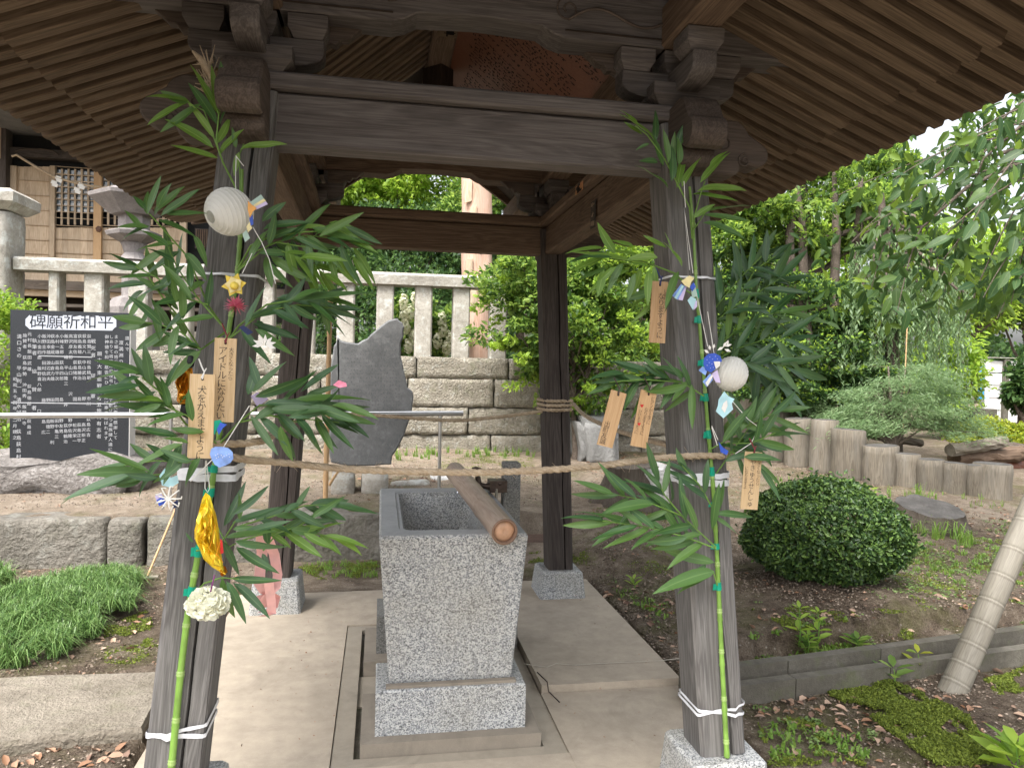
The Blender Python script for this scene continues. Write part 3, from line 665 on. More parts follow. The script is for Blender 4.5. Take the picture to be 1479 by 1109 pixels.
tag(MB().tube([P(717,706,Y=3.72), P(716.5,728,Y=3.72)], .007, 8).build('short_cane', W_POLE), 'short thin cane hanging from the tap collar above the bamboo spout', 'cane')
# bamboo spout lying over the right rim
A_, B_ = P(729, 768, Y=2.83), P(657, 681, Y=3.99)
bam = thing('bamboo_spout', A_, 'thick pinkish dry bamboo tube lying across the right rim of the basin', 'bamboo tube')
d_ = (B_-A_); L_ = d_.length; rad = .052
prof = []; 
for i in range(60):
    t = i/59*L_; r_ = rad
    for nd in (.012, .38, .80): r_ += .004*math.exp(-((t-nd)/.008)**2)
    prof.append((r_, t))
def lathe_to(a, b_, prof, n=24):
    m = MB(); m.lathe(a, prof, n, (b_-a)); return m
M = frame(A_, B_); mt = MB(); mt.lathe(A_, prof + [(rad*.9, L_), (0, L_)], 28, d_); mt.build('tube', W_BAMBOO, bam, M)
mt = MB(); mt.lathe(A_, [(rad, 0), (rad-.001, -.003), (rad-.009, -.003), (rad-.010, .018)], 28, d_); mt.build('cut_edge', plain('bamboo rim', (.20,.12,.08), .6), bam, M)
mt = MB(); mt.lathe(A_, [(rad-.010, .018), (rad-.016, .012), (rad-.03, .008), (.012,.006), (.004,.012), (0,.012)], 28, d_); mt.build('node_wall', plain('bamboo diaphragm', (.50,.30,.19), .5, var=.2, scale=30), bam, M)
# ------------------------------------------------------------------ garden stonework
def rough_box(x0, x1, y0, y1, z0, z1, res=.06, amp=.012, fr=6, seed=0, rnd=.02):
    """box subdivided and roughened; corners rounded a little"""
    nx_, ny_, nz_ = (max(2, int((b-a)/res)) for a, b in ((x0,x1),(y0,y1),(z0,z1)))
    idx = {}; vs = []; fs = []
    def vid(i, j, k):
        if (i,j,k) in idx: return idx[(i,j,k)]
        x = x0+(x1-x0)*i/nx_; y = y0+(y1-y0)*j/ny_; z = z0+(z1-z0)*k/nz_
        e = sum((i in (0,nx_), j in (0,ny_), k in (0,nz_)))
        c = Vector(((x0+x1)/2,(y0+y1)/2,(z0+z1)/2)); v = Vector((x,y,z))
        if e >= 2: v += (c-v).normalized()*rnd*(e-1)
        q = Vector((x*fr+seed, y*fr, z*fr)); v += Vector((noise.noise(q), noise.noise(q+Vector((9,0,0))), noise.noise(q+Vector((0,9,0)))))*amp*2
        idx[(i,j,k)] = len(vs); vs.append(v); return idx[(i,j,k)]
    for i in range(nx_):
        for j in range(ny_):
            fs.append([vid(i,j,nz_),vid(i+1,j,nz_),vid(i+1,j+1,nz_),vid(i,j+1,nz_)]); fs.append([vid(i,j,0),vid(i,j+1,0),vid(i+1,j+1,0),vid(i+1,j,0)])
        for k in range(nz_):
            fs.append([vid(i,0,k),vid(i+1,0,k),vid(i+1,0,k+1),vid(i,0,k+1)]); fs.append([vid(i,ny_,k),vid(i,ny_,k+1),vid(i+1,ny_,k+1),vid(i+1,ny_,k)])
    for j in range(ny_):
        for k in range(nz_):
            fs.append([vid(0,j,k),vid(0,j,k+1),vid(0,j+1,k+1),vid(0,j+1,k)]); fs.append([vid(nx_,j,k),vid(nx_,j+1,k),vid(nx_,j+1,k+1),vid(nx_,j,k+1)])
    m = MB(); m.add(vs, fs, True); return m
kt = thing('terrace_kerb', (-1.5, 5.95, 0), 'long rough grey stone kerb holding the raised ground behind the pavilion', 'kerb')
for i, (a, b_, top) in enumerate(((-5.2,-3.35,.315),(-3.34,-2.0,.31),(-1.99,-1.74,.305),(-1.73,.12,.315),(.13,1.02,.30))):
    rough_box(a, b_, 5.90+.01*(i%2), 6.24, -.12, top, .045, .010, 4, i*7, .012).build('kerb_stone', S_KERB, kt)
# masonry wall and stone fence
mw = thing('retaining_wall', (0, 10.1, .3), 'rough courses of tan stone blocks below the stone fence', 'wall')
rw = random.Random(3)
for r_, (z0, z1) in enumerate(((1.335,1.625),(.945,1.33),(.57,.94),(.24,.565))):
    x = -6.2 + rw.uniform(0,.7)
    while x < 4.7:
        L_ = rw.uniform(.85, 1.5); d_ = rw.uniform(-.025,.025)
        rough_box(x, x+L_-.012, 10.0+d_, 10.35, z0, z1-.004, .06, .008 if r_ else .003, 13, rw.uniform(0,99), .004).build('wall_stone', S_WALL, mw); x += L_
sf = thing('stone_fence', (0, 10.15, 1.62), 'pale stone shrine fence of square pillars under a capping rail on the retaining wall', 'fence')
for k in range(-9, 5):
    x = .557+.515*k; x0, x1 = x-.115, x+.115
    if k == -9: x0 = x1-.12
    m = MB(); c_ = .02
    m.loft([[Vector(v) for v in ((x0+c_,10.04,z),(x1-c_,10.04,z),(x1,10.04+c_,z),(x1,10.27,z),(x0,10.27,z),(x0,10.04+c_,z))] for z in (1.60, 2.575)], smooth=False); m.build('pillar', S_FENCE, sf)
for a, b_ in ((-4.45,-2.9),(-2.895,-.35),(-.345,1.75),(1.755,2.75)):
    m = MB(); m.loft([[Vector(v) for v in ((x,9.98,2.575),(x,9.965,2.70),(x,10.0,2.735),(x,10.31,2.735),(x,10.345,2.70),(x,10.33,2.575))] for x in (a, b_)], smooth=False); m.build('cap_rail', S_FENCE, sf)
gp = thing('gate_pillar', (-4.68, 10.1, 1.5), 'thick square stone end pillar with an overhanging cap at the fence end', 'pillar')
rough_box(-4.95,-4.47,9.85,10.35,1.3,3.27,.12,.005,5,3,.01).build('shaft', S_FENCE, gp)
m = MB(); m.loft([[Vector((a*sx-4.71, 10.1+a*sy, z)) for sx, sy in ((-1,-1),(1,-1),(1,1),(-1,1))] for a, z in ((.26,3.275),(.36,3.36),(.37,3.47),(.30,3.52))], smooth=False); m.build('cap', S_FENCE, gp)
# black memorial slab on its rock
YM = 7.35
rock = rough_box(-3.85,-2.10,6.95,7.95,.25,.60,.07,.05,2.4,5,.10); tag(rock.build('monument_rock', S_ROCK), 'broad rough pale boulder carrying the black memorial slab', 'boulder')
pa, pb, pcn = P(15,447.5,Y=YM), P(187.5,452,Y=YM), P(15,664,Y=YM)
MX0, MX1, MZ1, MZ0 = pa.x, pb.x, (pa.z+pb.z)/2, pcn.z
mon = thing('memorial_slab', ((MX0+MX1)/2, YM, MZ0), 'polished black memorial slab with a silver title panel and columns of carved names', 'memorial')
MB().box(MX0, MX1, YM, YM+.03, MZ0-.06, MZ1).build('slab', BLACKG, mon)
MB().box(MX0+.002, MX1+.0, YM+.031, YM+.17, MZ0-.06, MZ1-.004).build('slab_back', S_BLOCK, mon)
MB().box(MX1+.001, MX1+.006, YM+.002, YM+.168, MZ0-.06, MZ1-.004).build('sawn_edge', S_BLOCK, mon)
def mp(x, y, off=.0):   # pixel on the slab face
    q = P(x, y, Y=YM); q.y = YM-off; return q
pts = [mp(x, y, .003) for x, y in ((40,458),(43,455),(98,455.5),(162,456.5),(165,459.5),(168,462),(168,472),(165,474),(162,477.5),(98,476.5),(43,475.5),(40,472.5),(37,470),(37,461))]
MB().add(pts + [q+Vector((0,.0025,0)) for q in pts], [list(range(14))]+[[i,(i+1)%14,(i+1)%14+14,i+14] for i in range(14)]).build('title_panel', SILVER, mon)
RX = Matrix.Rotation(R(90), 4, 'X')
def text(s, loc, size, mat, parent, M=None, align='CENTER', valign='CENTER', name='lettering', ext=.0006, bold=0, sx=1, line=1.0):
    cu = bpy.data.curves.new(name, 'FONT'); cu.body = s; cu.size = size; cu.align_x = align; cu.align_y = valign; cu.extrude = ext; cu.offset = bold; cu.space_line = line
    cu.resolution_u = 2
    o = link(name, cu, parent, Matrix.Translation(loc) @ (M or Matrix.Identity(4)) @ RX @ Matrix.Diagonal((sx,1,1,1)), mat); return o
for i, ch in enumerate('碑願祈和平'): text(ch, mp(55+24.4*i, 466.2, .0045), .145, BLACKG, mon, bold=.0, sx=1.0)
cols = [(184,486,'謹んで',7),(175,492,'渡満洲の戦没者を永く',8),(168,484,'まさ郷の将兵に祈願して我等の英霊に感謝して',6.4),(161,484,'しありて将校に日夜弔ひ奉りて祈りつつ遺族諸人達に',6.2),(154.5,484,'御神徳を和光慈雲にひたし捧げ奉り結ばれます',6.4),(144,508,'願主大東亜戦没者五箇村有志者',8),(135,490,'戦死者  従  軍  者',8.6),
 (129,483,'荻島賢三 松島精助   市川  荻島広吉',6.5),(122,483,'荻島文八 中山武治   野    高沢新正',6.5),(115.5,483,'荻島義雄 荻島勝治   島    荻島正平',6.5),(109,483,'富岡友信 荻島猪作   国    松沢栄一',6.5),(102.5,483,'高沢彦太郎 山口   沢   飯野伊佐隆',6.5),(96,483,'飯野  峰 平山隆三   井   荻島鶴治',6.5),(89.5,483,'小峰五郎 荻島四郎   島  川野友男',6.5),(83,483,'水村一雄 荻島平次   岡   田中亀三',6.5),(76.5,483,'荻島金蔵 山倉力雄   田   飯野  利',6.5),(70.5,483,'沖田幸雄 渡辺武夫   野  荻島徳二',6.5),(64,483,'飯野圭作 田村信治   藤  飯島 広',6.5),(57.5,483,'小川金四郎 飯野喜八郎   口',6.5),
 (50,489,'執筆者  協  賛  者',7.4),(43,480,'元村長飯田武雄  荻島徳郎  荻島成',7),(36,482,'施賛者 荻島伊勢 沖田秀 飯野人寺',6.6),(28,483,'溝口さの 平山利一 清水誠治 荻島荻島村野',7.6),(22,545,'昭和五十四年十二月建之',7)]
for x, y, s, st in cols:
    dist = (P(x, y, Y=YM)-CAM).length*1.0; k = st*dist/F_PX
    n_ = len(s); end = y+st*n_
    if end > 658: st = (658-y)/n_
    body = '\n'.join(c if c != ' ' else '　' for c in s)
    text(body, mp(x, y, .002), .037 if st < 7.3 else .043, LETTER, mon, valign='TOP_BASELINE' if False else 'TOP', line=st*dist/F_PX/(.037 if st < 7.3 else .043)*1.0)
for (xa, ya, xb, yb) in ((56,514.5,133,516.5),(16,582,187,584)):
    a, b_ = mp(xa, ya, .001), mp(xb, yb, .001); MB().hexa([a, b_, b_+Vector((0,.001,0)), a+Vector((0,.001,0))], [a+Vector((0,0,.008)), b_+Vector((0,0,.008)), b_+Vector((0,.001,.008)), a+Vector((0,.001,.008))]).build('ruled_line', LETTER, mon)
# grey slate stone
YS = 6.86
out = [(486,493),(487,487),(491,491),(500,494),(517,496),(530,489),(545,475),(556,466),(566,461),(574,460),(581,466),(584,472),(583,487),(579,496),(579,515),(584,539),(589,560),(596,566),(597,578),(595,595),(591,608),(584,628),(575,646),(567,658),(565,671),(540,673),(505,673),(478,668),(474,650),(476,620),(477,560),(478,525),(482,500)]
sl = thing('slate_monument', P(525,680,Y=YS+.1), 'tall ragged grey slate stone with a horned top and faint carved text', 'monument')
o2 = [(lambda q: (q.x, q.z))(P(x, y, Y=YS)) for x, y in out]
o3 = []
for i, (a, b_) in enumerate(o2):
    c, d_ = o2[(i+1) % len(o2)]
    for t in (0, .5): o3.append((a+(c-a)*t+random.uniform(-.006,.006)*(t>0), b_+(d_-b_)*t+random.uniform(-.006,.006)*(t>0)))
prism('stone', o3, .17, Matrix.Translation((0, YS+.085, 0)), S_SLATE, sl, c=.014)
m = MB(); rr = random.Random(9); faint = plain('worn carving', (.115,.12,.122), .9)
for i in range(20):
    for j in range(17):
        x = 494+i*4.3; y = 507+j*5.6
        if x > 577 or rr.random() < .25: continue
        for _ in range(2):
            q = P(x+rr.uniform(-1,1), y+rr.uniform(-1,1), Y=YS-.001); w_, h_ = (.012,.003) if rr.random() < .5 else (.003,.013)
            m.add([q, q+Vector((w_,0,0)), q+Vector((w_,0,h_)), q+Vector((0,0,h_))], [[0,1,2,3]])
tag(m.build('worn_lettering', faint, sl), kind='stuff')
for x0, x1, l in ((477,512,'left'),(522,561,'right')):
    a, b_ = P(x0,684,Y=YS-.05), P(x1,684,Y=YS-.05); rough_box(a.x, b_.x, YS-.05, YS+.28, .28, a.z, .07, .006, 8, x0, .01).build('support_stone', S_FENCE, sl)
# stainless hand rail
ra = thing('steel_rail', (-1, 6.6, .3), 'long horizontal stainless steel pipe rail on thin posts behind the pavilion', 'rail')
YR = 6.60
MB().tube([P(-420,600,Y=YR), P(0,600,Y=YR), P(669,597,Y=YR)], .024, 12).build('pipe', STEEL, ra)
for x in (636, 247, -120): q = P(x, 600, Y=YR); MB().tube([Vector((q.x, YR, gh(q.x, YR)-.02)), Vector((q.x, YR, q.z))], .016, 10).build('post', STEEL, ra)
# thin cane stake and fork
a, b_ = P(470,704,Y=6.35), P(478,395,Y=6.35); a.z = gh(a.x, a.y)-.02
ck = thing('cane_stake', a, 'thin upright tan bamboo cane standing before the slate stone', 'bamboo cane')
MB().lathe(a, [(.021-.004*t+.004*(1 if i % 5 == 0 else 0), (b_-a).length*t) for i, t in enumerate([k/40 for k in range(41)])], 10, b_-a).build('cane', W_TAG2, ck, frame(a, b_))
MB().tube([P(476,700,Y=6.34), P(482,690,Y=6.3), P(492,676,Y=6.28)], [.012,.011,.008], 8).build('side_shoot', W_TAG2, ck)
# wooden scraper
wc = thing('wooden_scraper', P(212,840,Z=0), 'small wooden scraper with a long thin handle propped beside the front left post', 'scraper')
h0 = Pg(213, 838); h0.z += .02; MB().tube([h0+Vector((0,0,.01)), P(259,722,Y=h0.y+.35)], .008, 8).build('handle', W_TAG2, wc)
M = Matrix.Translation(h0) @ Matrix.Rotation(R(8), 4, 'Z'); link('blade', beam_mesh('blade', .14, .03, .022), wc, M @ Matrix.Translation((-.07,0,0)), W_POLE)
# concrete garden kerbs at right
def kerb_run(a, b_, dep, n, nm, lab, w=.10):
    t = thing(nm, (a+b_)/2, lab, 'garden kerb')
    for i in range(n):
        p, q = a.lerp(b_, i/n), a.lerp(b_, (i+1)/n); d = (q-p).normalized(); up = Vector((0,0,1)); s_ = up.cross(d)*w; q = q-d*.006; j = Vector((0,0,random.uniform(-.003,.003)))
        m = MB(); m.hexa([p-up*dep+j, q-up*dep+j, q-up*dep+s_+j, p-up*dep+s_+j], [p+j, q+j, q+s_+j, p+s_+j]); m.build('kerb_block', S_CONCK, t)
    return t
za = P(1078,962,Z=.122), P(1479,908,Z=.122)
d_ = (za[1]-za[0]).normalized()
kerb_run(za[0]-d_*.33, za[1]+d_*3, .2, 9, 'inner_garden_kerb', 'inner of two grey concrete kerb rows, higher and nearer the round bush', .055)
za = P(1078,990,Z=.082), P(1479,936,Z=.082); d_ = (za[1]-za[0]).normalized()
kerb_run(za[0]-d_*.28, za[1]+d_*3, .16, 9, 'outer_garden_kerb', 'outer of two grey concrete kerb rows, lower and nearer the mossy ground', .055)
# flat stepping stone
fo = [P(x, y, Z=.015) for x, y in [(-120,985),(0,978),(60,974),(150,972),(228,969),(232,985),(224,1015),(206,1050),(140,1056),(70,1062),(0,1072),(-120,1085)]]
m = MB(); n_ = len(fo); ct = sum(fo, Vector())/n_
rings = [[f-Vector((0,0,.09)) + (ct-f)*.02 for f in fo], [f-Vector((0,0,.02)) for f in fo], [f+(ct-f)*.02 for f in fo]]
for t in (.12,.25,.4,.6,.8): rings.append([f+(ct-f)*t + Vector((0,0,.010*noise.noise((f+(ct-f)*t)*7))) for f in fo])
m.loft(rings, smooth=False); tag(m.build('stepping_stone', S_FLAT), 'large flat tan stepping stone left of the pavilion slab', 'stepping stone')
# log palisade
logs = [(925,941,516,606),(941,957,521,612),(1048,1072,560,655),(1072,1101,572,660),(1101,1141,590,668),(1141,1177,602,676),(1177,1213,604,684),(1212,1257,618,694),(1257,1303,641,701),(1303,1336,653,705),(1335,1369,661,711),(1369,1404,666,715),(1404,1427,669,718),(1423,1472,667,722)]
# the row runs back as one gentle curve: distances from the ground where the feet show
for i, (x0, x1, yt, yb) in enumerate(logs):
    base = Pg((x0+x1)/2, yb); 
    dist = (base-CAM).dot(FW); r_ = (x1-x0)/2*dist/F_PX*1.03; base.y += r_; base.x += r_*.2
    top = P((x0+x1)/2, yt+2, Y=base.y); c = Vector((base.x, base.y, gh(base.x, base.y)-.1)); H_ = top.z-c.z
    prof = [(r_*(1.03+.02*math.sin(i*3+t*4)), H_*t) for t in (0,.2,.4,.6,.8,.985)] + [(r_*.96, H_), (0, H_+.004)]
    lab = ['far log post of the palisade, left half of a touching pair','far log post of the palisade, right half of a touching pair','log post half hidden behind the bamboo leaves, tallest-looking','log post just right of the half hidden one behind the leaves','wide leaning log post behind the lowest bamboo leaves','short log post left of the knotted one','tall log post with a dark knot','widest log post, grey with white streaks','broad yellowish log post with a slanted top','narrow log post right of the broad yellowish one','fifth log post from the right end','fourth log post from the right end, straight ribbed','thinnest log post of the palisade, with a pale swelling','thick round log post ending the palisade at the right'][i]
    lg = thing('palisade_log', c, lab, 'log post', 'log posts of the garden palisade')
    m = MB(); m.lathe(c, [(0,0)]+prof[:-1], 22)
    tlt = Matrix.Translation(c) @ Matrix.Rotation(R((2.2,-1.5,1,-2,2.5,-1,1.5,-.5,2,-1.8,.8,1.2,-2.4,.4)[i]), 4, 'Y') @ Matrix.Translation(-c); gr2 = (-.05,.06,-.03,.05,-.08,.04,.02,-.06,.10,-.04,.05,-.03,.06,.0)[i]
    m.v = [tlt @ (v+Vector((0,0,(v.x-c.x)*gr2*6*max(0,(v.z-c.z)/H_-.85))) + Vector((noise.noise(v*9),noise.noise(v*9+Vector((5,0,0))),0))*.012) for v in m.v]
    
    M = frame(c, c+Vector((0.02*math.sin(i), 0, 1))); m.build('log', W_LOG, lg, M)
    m = MB(); m.lathe(c, [(r_*.95,H_+.001),(r_*.5,H_+.006),(0,H_+.007)], 22); m.v = [tlt @ (v+Vector((0,0,(v.x-c.x)*gr2*6*.15))) for v in m.v]; m.build('cut_top', STUMPTOP, lg)
# stumps
def stump(name, cx, cy, rx, H_, label, seed, topmat, flare=.35, squash=.8, slope=0):
    b_ = Pg(cx, cy); dist = (b_-CAM).dot(FW); r_ = rx*dist/F_PX; b_.y += r_*squash*.8
    t = thing(name, b_, label, 'tree stump'); n = 48; rings = []
    for z in (-.08, 0, .25, .5, .75, .95, 1.0):
        rg = []
        for k in range(n):
            a = 2*math.pi*k/n; f = 1+flare*(1-max(0,z))**2*(.6+.6*noise.noise(Vector((math.cos(a)*1.6+seed, math.sin(a)*1.6, 0))))+.10*noise.noise(Vector((math.cos(a)*3+seed, math.sin(a)*3, z*1.5)))+.05*noise.noise(Vector((math.cos(a)*11+seed, math.sin(a)*11, z)))
            rg.append(b_+Vector((r_*f*math.cos(a), r_*squash*f*math.sin(a), H_*z*(1+.12*noise.noise(Vector((math.cos(a)*2+seed, math.sin(a)*2, 5)))))))
        if z > .4:
            for v in rg: v.z += slope*(v.y-b_.y)*(z-.4)/.6
        rings.append(rg)
    m = MB(); m.loft(rings, True, False); m.build('bark_side', STUMPSIDE, t, frame(b_, b_+Vector((0,0,1))))
    ct = sum(rings[-1], Vector())/n; m = MB(); m.loft([rings[-1]] + [[v.lerp(ct, q)+Vector((0,0,.006*noise.noise(v*9))) for v in rings[-1]] for q in (.08,.3,.6,.95)], False, True); m.build('cut_face', topmat, t)
    return t
stump('tree_stump', 1368, 770, 46, .19, 'low wide stump with a dark cut top in the weeds by the palisade', 2, STUMPTOP, .35, 1.0, .2)
stump('tree_stump', 922, 732, 40, .36, 'taller split stump with pale bark behind the rope at the front right post', 8, W_STUMP, .8)
q = Pg(930, 738); tag(rough_box(q.x-.02,q.x+.34,q.y+.05,q.y+.42,q.z-.1,q.z+.40,.05,.06,3,77,.12).build('white_rock', stone('white rock', [(.35,.34,.32),(.60,.59,.57),(.74,.73,.71)], 50, 4, bump=1.0, bd=.04)), 'jagged bright white rock beside the split stump left of the right post', 'rock')
for (x0,x1,y0,y1,Yd,lab) in ((838,900,600,650,8.9,'pointed grey garden rock beside the back right post'),):
    a = P(x0,y1,Y=Yd); b_ = P(x1,y0,Y=Yd); rough_box(a.x,b_.x,Yd,Yd+.7,gh(a.x,Yd)-.1,b_.z,.07,.06,1.8,31,.16).build('garden_rock', S_GREY); tag(bpy.data.objects['garden_rock'], lab, 'rock')
# rotten logs by the yellow shrub
rl = random.Random(12)
for i, (xa,ya,xb,yb,rp,lab,mt) in enumerate(((1372,650,1450,638,9,'pale split end log on top of the rotten log pile',W_LOG),(1378,662,1479,655,12,'reddish brown crumbling log in the middle of the rotten pile',W_BEAMB),(1400,671,1490,676,12,'dark hollow log at the foot of the rotten pile',W_BOARD),(1440,648,1520,650,10,'short brown log at the right of the rotten pile',W_STUMP),(1255,628,1330,640,6,'thin grey rotten branch lying under the maple',W_STUMP))):
    Yd = 7.9+.15*i; a, b_ = P(xa,ya,Y=Yd), P(xb,yb,Y=Yd+.2); r_ = rp*8.8/F_PX; zb_ = gh(a.x,Yd)
    m = MB(); pts = [a.lerp(b_, k/12) for k in range(13)]; 
    rings = []
    d_ = (b_-a).normalized(); u = d_.orthogonal().normalized(); w = d_.cross(u)
    for k, p in enumerate(pts): rings.append([p+(u*math.cos(q*.3927)+w*math.sin(q*.3927))*r_*(1+.35*noise.noise(Vector((k*.6,q*.8,i*9)))) for q in range(16)])
    m.loft(rings, False); tag(m.build('rotten_log', mt, None, frame(a, b_)), lab, 'log', 'rotten logs behind the palisade')
# leaning bamboo pole at right
A_ = P(1367,1019,Z=-.08); B_ = P(1600,480,Y=3.35)
bp = thing('leaning_bamboo_pole', A_, 'thick pale grey bamboo pole leaning out of the mossy ground at the right edge', 'bamboo pole')
L_ = (B_-A_).length; prof = [(.0,0)]; t = 0; nodes = [.03,.115,.21,.315,.43,.55,.69,.84,1.0,1.17,1.35,1.54,1.74]
while t < L_:
    r_ = .062-.006*t+.012*math.exp(-t/.06)
    for nd in nodes: r_ += .0035*math.exp(-((t-nd)/.004)**2) - .0035*math.exp(-((t-nd-.010)/.004)**2)
    prof.append((r_, t)); t += .005
mt = MB(); mt.lathe(A_, prof+[(0,L_)], 26, B_-A_); mt.build('culm', W_POLE, bp, frame(A_, B_))
# rusty plate between basin and back right post
q = P(772,778,Z=.33); tag(MB().hexa([P(757,783,Z=.32),P(789,783,Z=.32),P(789,771,Z=.32),P(757,771,Z=.32)],[P(757,783,Z=.345),P(789,783,Z=.345),P(789,771,Z=.345),P(757,771,Z=.345)]).build('rusty_plate', RUST), 'flat rusty brown plate on the kerb behind the basin', 'metal plate')
for i, (x, y, s_, lab) in enumerate(((603,700,.12,'flat pale stepping slab behind the basin left rim'),(645,690,.17,'pale square stepping slab at the foot of the steel post'),(578,700,.10,'small broken pinkish stone by the slate supports'),(975,650,.17,'white faced stone behind the front right post'))):
    b_ = Pg(x, y); rough_box(b_.x-s_,b_.x+s_,b_.y-s_*.8,b_.y+s_*.8,b_.z-.05,b_.z+.045,.06,.008,5,i*5,.02).build('path_stone', S_BLOCK if i in (1,3) else S_FENCE); tag(bpy.data.objects['path_stone' if i == 0 else 'path_stone.%03d' % i], lab, 'stone', 'loose stones on the raised ground')

# ------------------------------------------------------------------ shrine hall beyond the fence
YH = 15.0
hall = thing('shrine_hall', (-6.5, YH, 1.0), 'pale timber shrine hall with lattice doors and a dark lintel beyond the stone fence', 'shrine hall')
def hb(x0, x1, y0, y1, dep, thick, name, mat, par=None):
    a, b_ = P(x0, y0, Y=YH), P(x1, y1, Y=YH)
    return MB().box(a.x, b_.x, YH-dep, YH-dep+thick, b_.z, a.z).build(name, mat, par or hall)
def plank(x0, x1, y0, y1, dep, th, name, mat, vertical=False, par=None):
    a, b_ = P(x0, y0, Y=YH), P(x1, y1, Y=YH); zc = (a.z+b_.z)/2
    if vertical: return beam(name, (a.x/2+b_.x/2, YH-dep+th/2, b_.z), (a.x/2+b_.x/2, YH-dep+th/2, a.z), b_.x-a.x, th, mat, par or hall, up=(0,-1,0), c=.004) if False else link(name, beam_mesh(name, a.z-b_.z, b_.x-a.x, th, .004), par or hall, frame((a.x/2+b_.x/2, YH-dep+th/2, b_.z), (a.x/2+b_.x/2, YH-dep+th/2, a.z), (0,-1,0)), mat)
    return link(name, beam_mesh(name, b_.x-a.x, th, a.z-b_.z, .004), par or hall, frame((a.x, YH-dep+th/2, zc), (b_.x, YH-dep+th/2, zc)), mat)
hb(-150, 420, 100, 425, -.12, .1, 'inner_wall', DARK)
plank(-150, 420, 216, 241, .10, .2, 'lintel', W_POSTB); plank(-150, 420, 175, 214, .02, .2, 'frieze_board', W_ROOF); plank(-150, 420, 120, 176, .35, .5, 'eave_beam', W_POSTB)
MB().tube([P(x, y, Y=YH-.12) for x, y in ((22,219),(30,216),(60,215.5),(76,218),(84,224))], .012, 6).build('carved_groove', W_CARVE, hall)
plank(-2, 17, 176, 430, .25, .25, 'corner_post', W_POSTB, True)
plank(4, 12, 183, 235, .28, .02, 'carved_plaque', W_PALE, True)
bats = [262, 283, 304, 326, 347, 367, 388, 408]
for (x0, x1, top) in ((26, 75, 241), (81, 138, 329), (148, 196, 329), (204, 262, 329)):
    w_ = 9
    x = x0
    while x < x1: plank(x, min(x1, x+w_)-.4, top, 412, .02, .02, 'board', W_PALE, True); x += w_
    for b_ in bats:
        if b_ > top: plank(x0, x1, b_-1.3, b_+1.3, .05, .03, 'batten', W_PALE)
for x0, x1 in ((18,26),(75,81),(138,148),(196,204),(262,270)): plank(x0, x1, 241, 414, .09, .09, 'door_stile', W_PALE if x0 != 138 else W_TAG2, True)
for (x0, x1) in ((81,138),(148,196),(204,262)):
    plank(x0, x1, 241, 245, .06, .05, 'lattice_rail', W_PALE); plank(x0, x1, 325.5, 329, .06, .05, 'lattice_rail', W_PALE)
    hb(x0, x1, 245, 307, .0, .01, 'window_pane', GLASS)
    n_ = int((x1-x0)/8.2); 
    for i in range(1, n_): xx = x0+(x1-x0)*i/n_; plank(xx-1.2, xx+1.2, 245, 325.5, .045, .025, 'lattice_bar', W_PALE, True)
    for i in range(1, 9): yy = 245+80.5*i/9; plank(x0, x1, yy-1.1, yy+1.1, .055, .02, 'lattice_bar', W_PALE)
    for i in range(n_):
        for j in range(0, 7):
            xx = x0+(x1-x0)*(i+.5)/n_; yy = 245+80.5*(j+.6)/9; 
            if (i+j) % 1 == 0: hb(xx-2.2, xx+2.6, yy-1, yy+2.6, .012, .004, 'shoji_patch', SHOJI) if random.random() < .8 else None
MB().lathe(P(143,331,Y=YH-.11), [(0,0),(.045,.0),(.06,.012),(.045,.03),(0,.034)], 6, (0,-1,0)).build('hexagonal_fitting', RUST, hall)
plank(282, 306, 330, 360, .02, .04, 'side_lattice_panel', W_POSTB)
for i in range(7): plank(284+3*i, 285.2+3*i, 332, 358, .05, .02, 'lattice_bar', W_BEAMB, True)
plank(-150, 420, 412, 420, .25, .5, 'veranda_edge', W_STUMP); plank(-150, 420, 421, 432, .12, .2, 'sill_beam', W_PALE); plank(-150, 420, 436, 450, .10, .2, 'lower_beam', W_STUMP); plank(-150, 420, 452, 475, .05, .2, 'lower_beam', W_STUMP)
MB().box(-13, -3, YH-.3, YH+3, .2, P(100,475,Y=YH).z).build('stone_podium', S_WALL, hall)
MB().box(-14, -2.2, YH+.3, YH+6, .2, 7.0).build('hall_body', W_ROOF, hall)
m = MB(); m.hexa([(-15,YH-2.2,5.6),(-1.2,YH-2.2,5.6),(-1.2,YH+7,5.6),(-15,YH+7,5.6)],[(-15,YH-2.4,5.8),(-1.2,YH-2.4,5.8),(-3,YH+4,8.4),(-13,YH+4,8.4)]); m.build('roof', TILE, hall)
# straw rope with paper streamers across the doors
rp = [P(x, y, Y=YH-.4) for x, y in ((17,226),(24,224),(40,234),(60,246),(78,256),(100,262),(125,268),(150,271),(175,268))]
sr = thing('shrine_rope', rp[0], 'thin straw rope with white paper streamers strung across the shrine hall doors', 'rope')
MB().tube(rp, .022, 8).build('rope', STRAW, sr)
for x, y in ((79,258),(112,268)):
    q = P(x, y, Y=YH-.42); m = MB()
    for k in range(4): a = q+Vector((.05*(k%2)-.03*k, -.01*k, -.045*k)); m.hexa([a, a+Vector((.09,0,-.03)), a+Vector((.09,.01,-.03)), a+Vector((0,.01,0))], [a+Vector((.02,0,.06)), a+Vector((.11,0,.03)), a+Vector((.11,.01,.03)), a+Vector((.02,.01,.06))])
    m.build('paper_streamer', PAPER, sr)
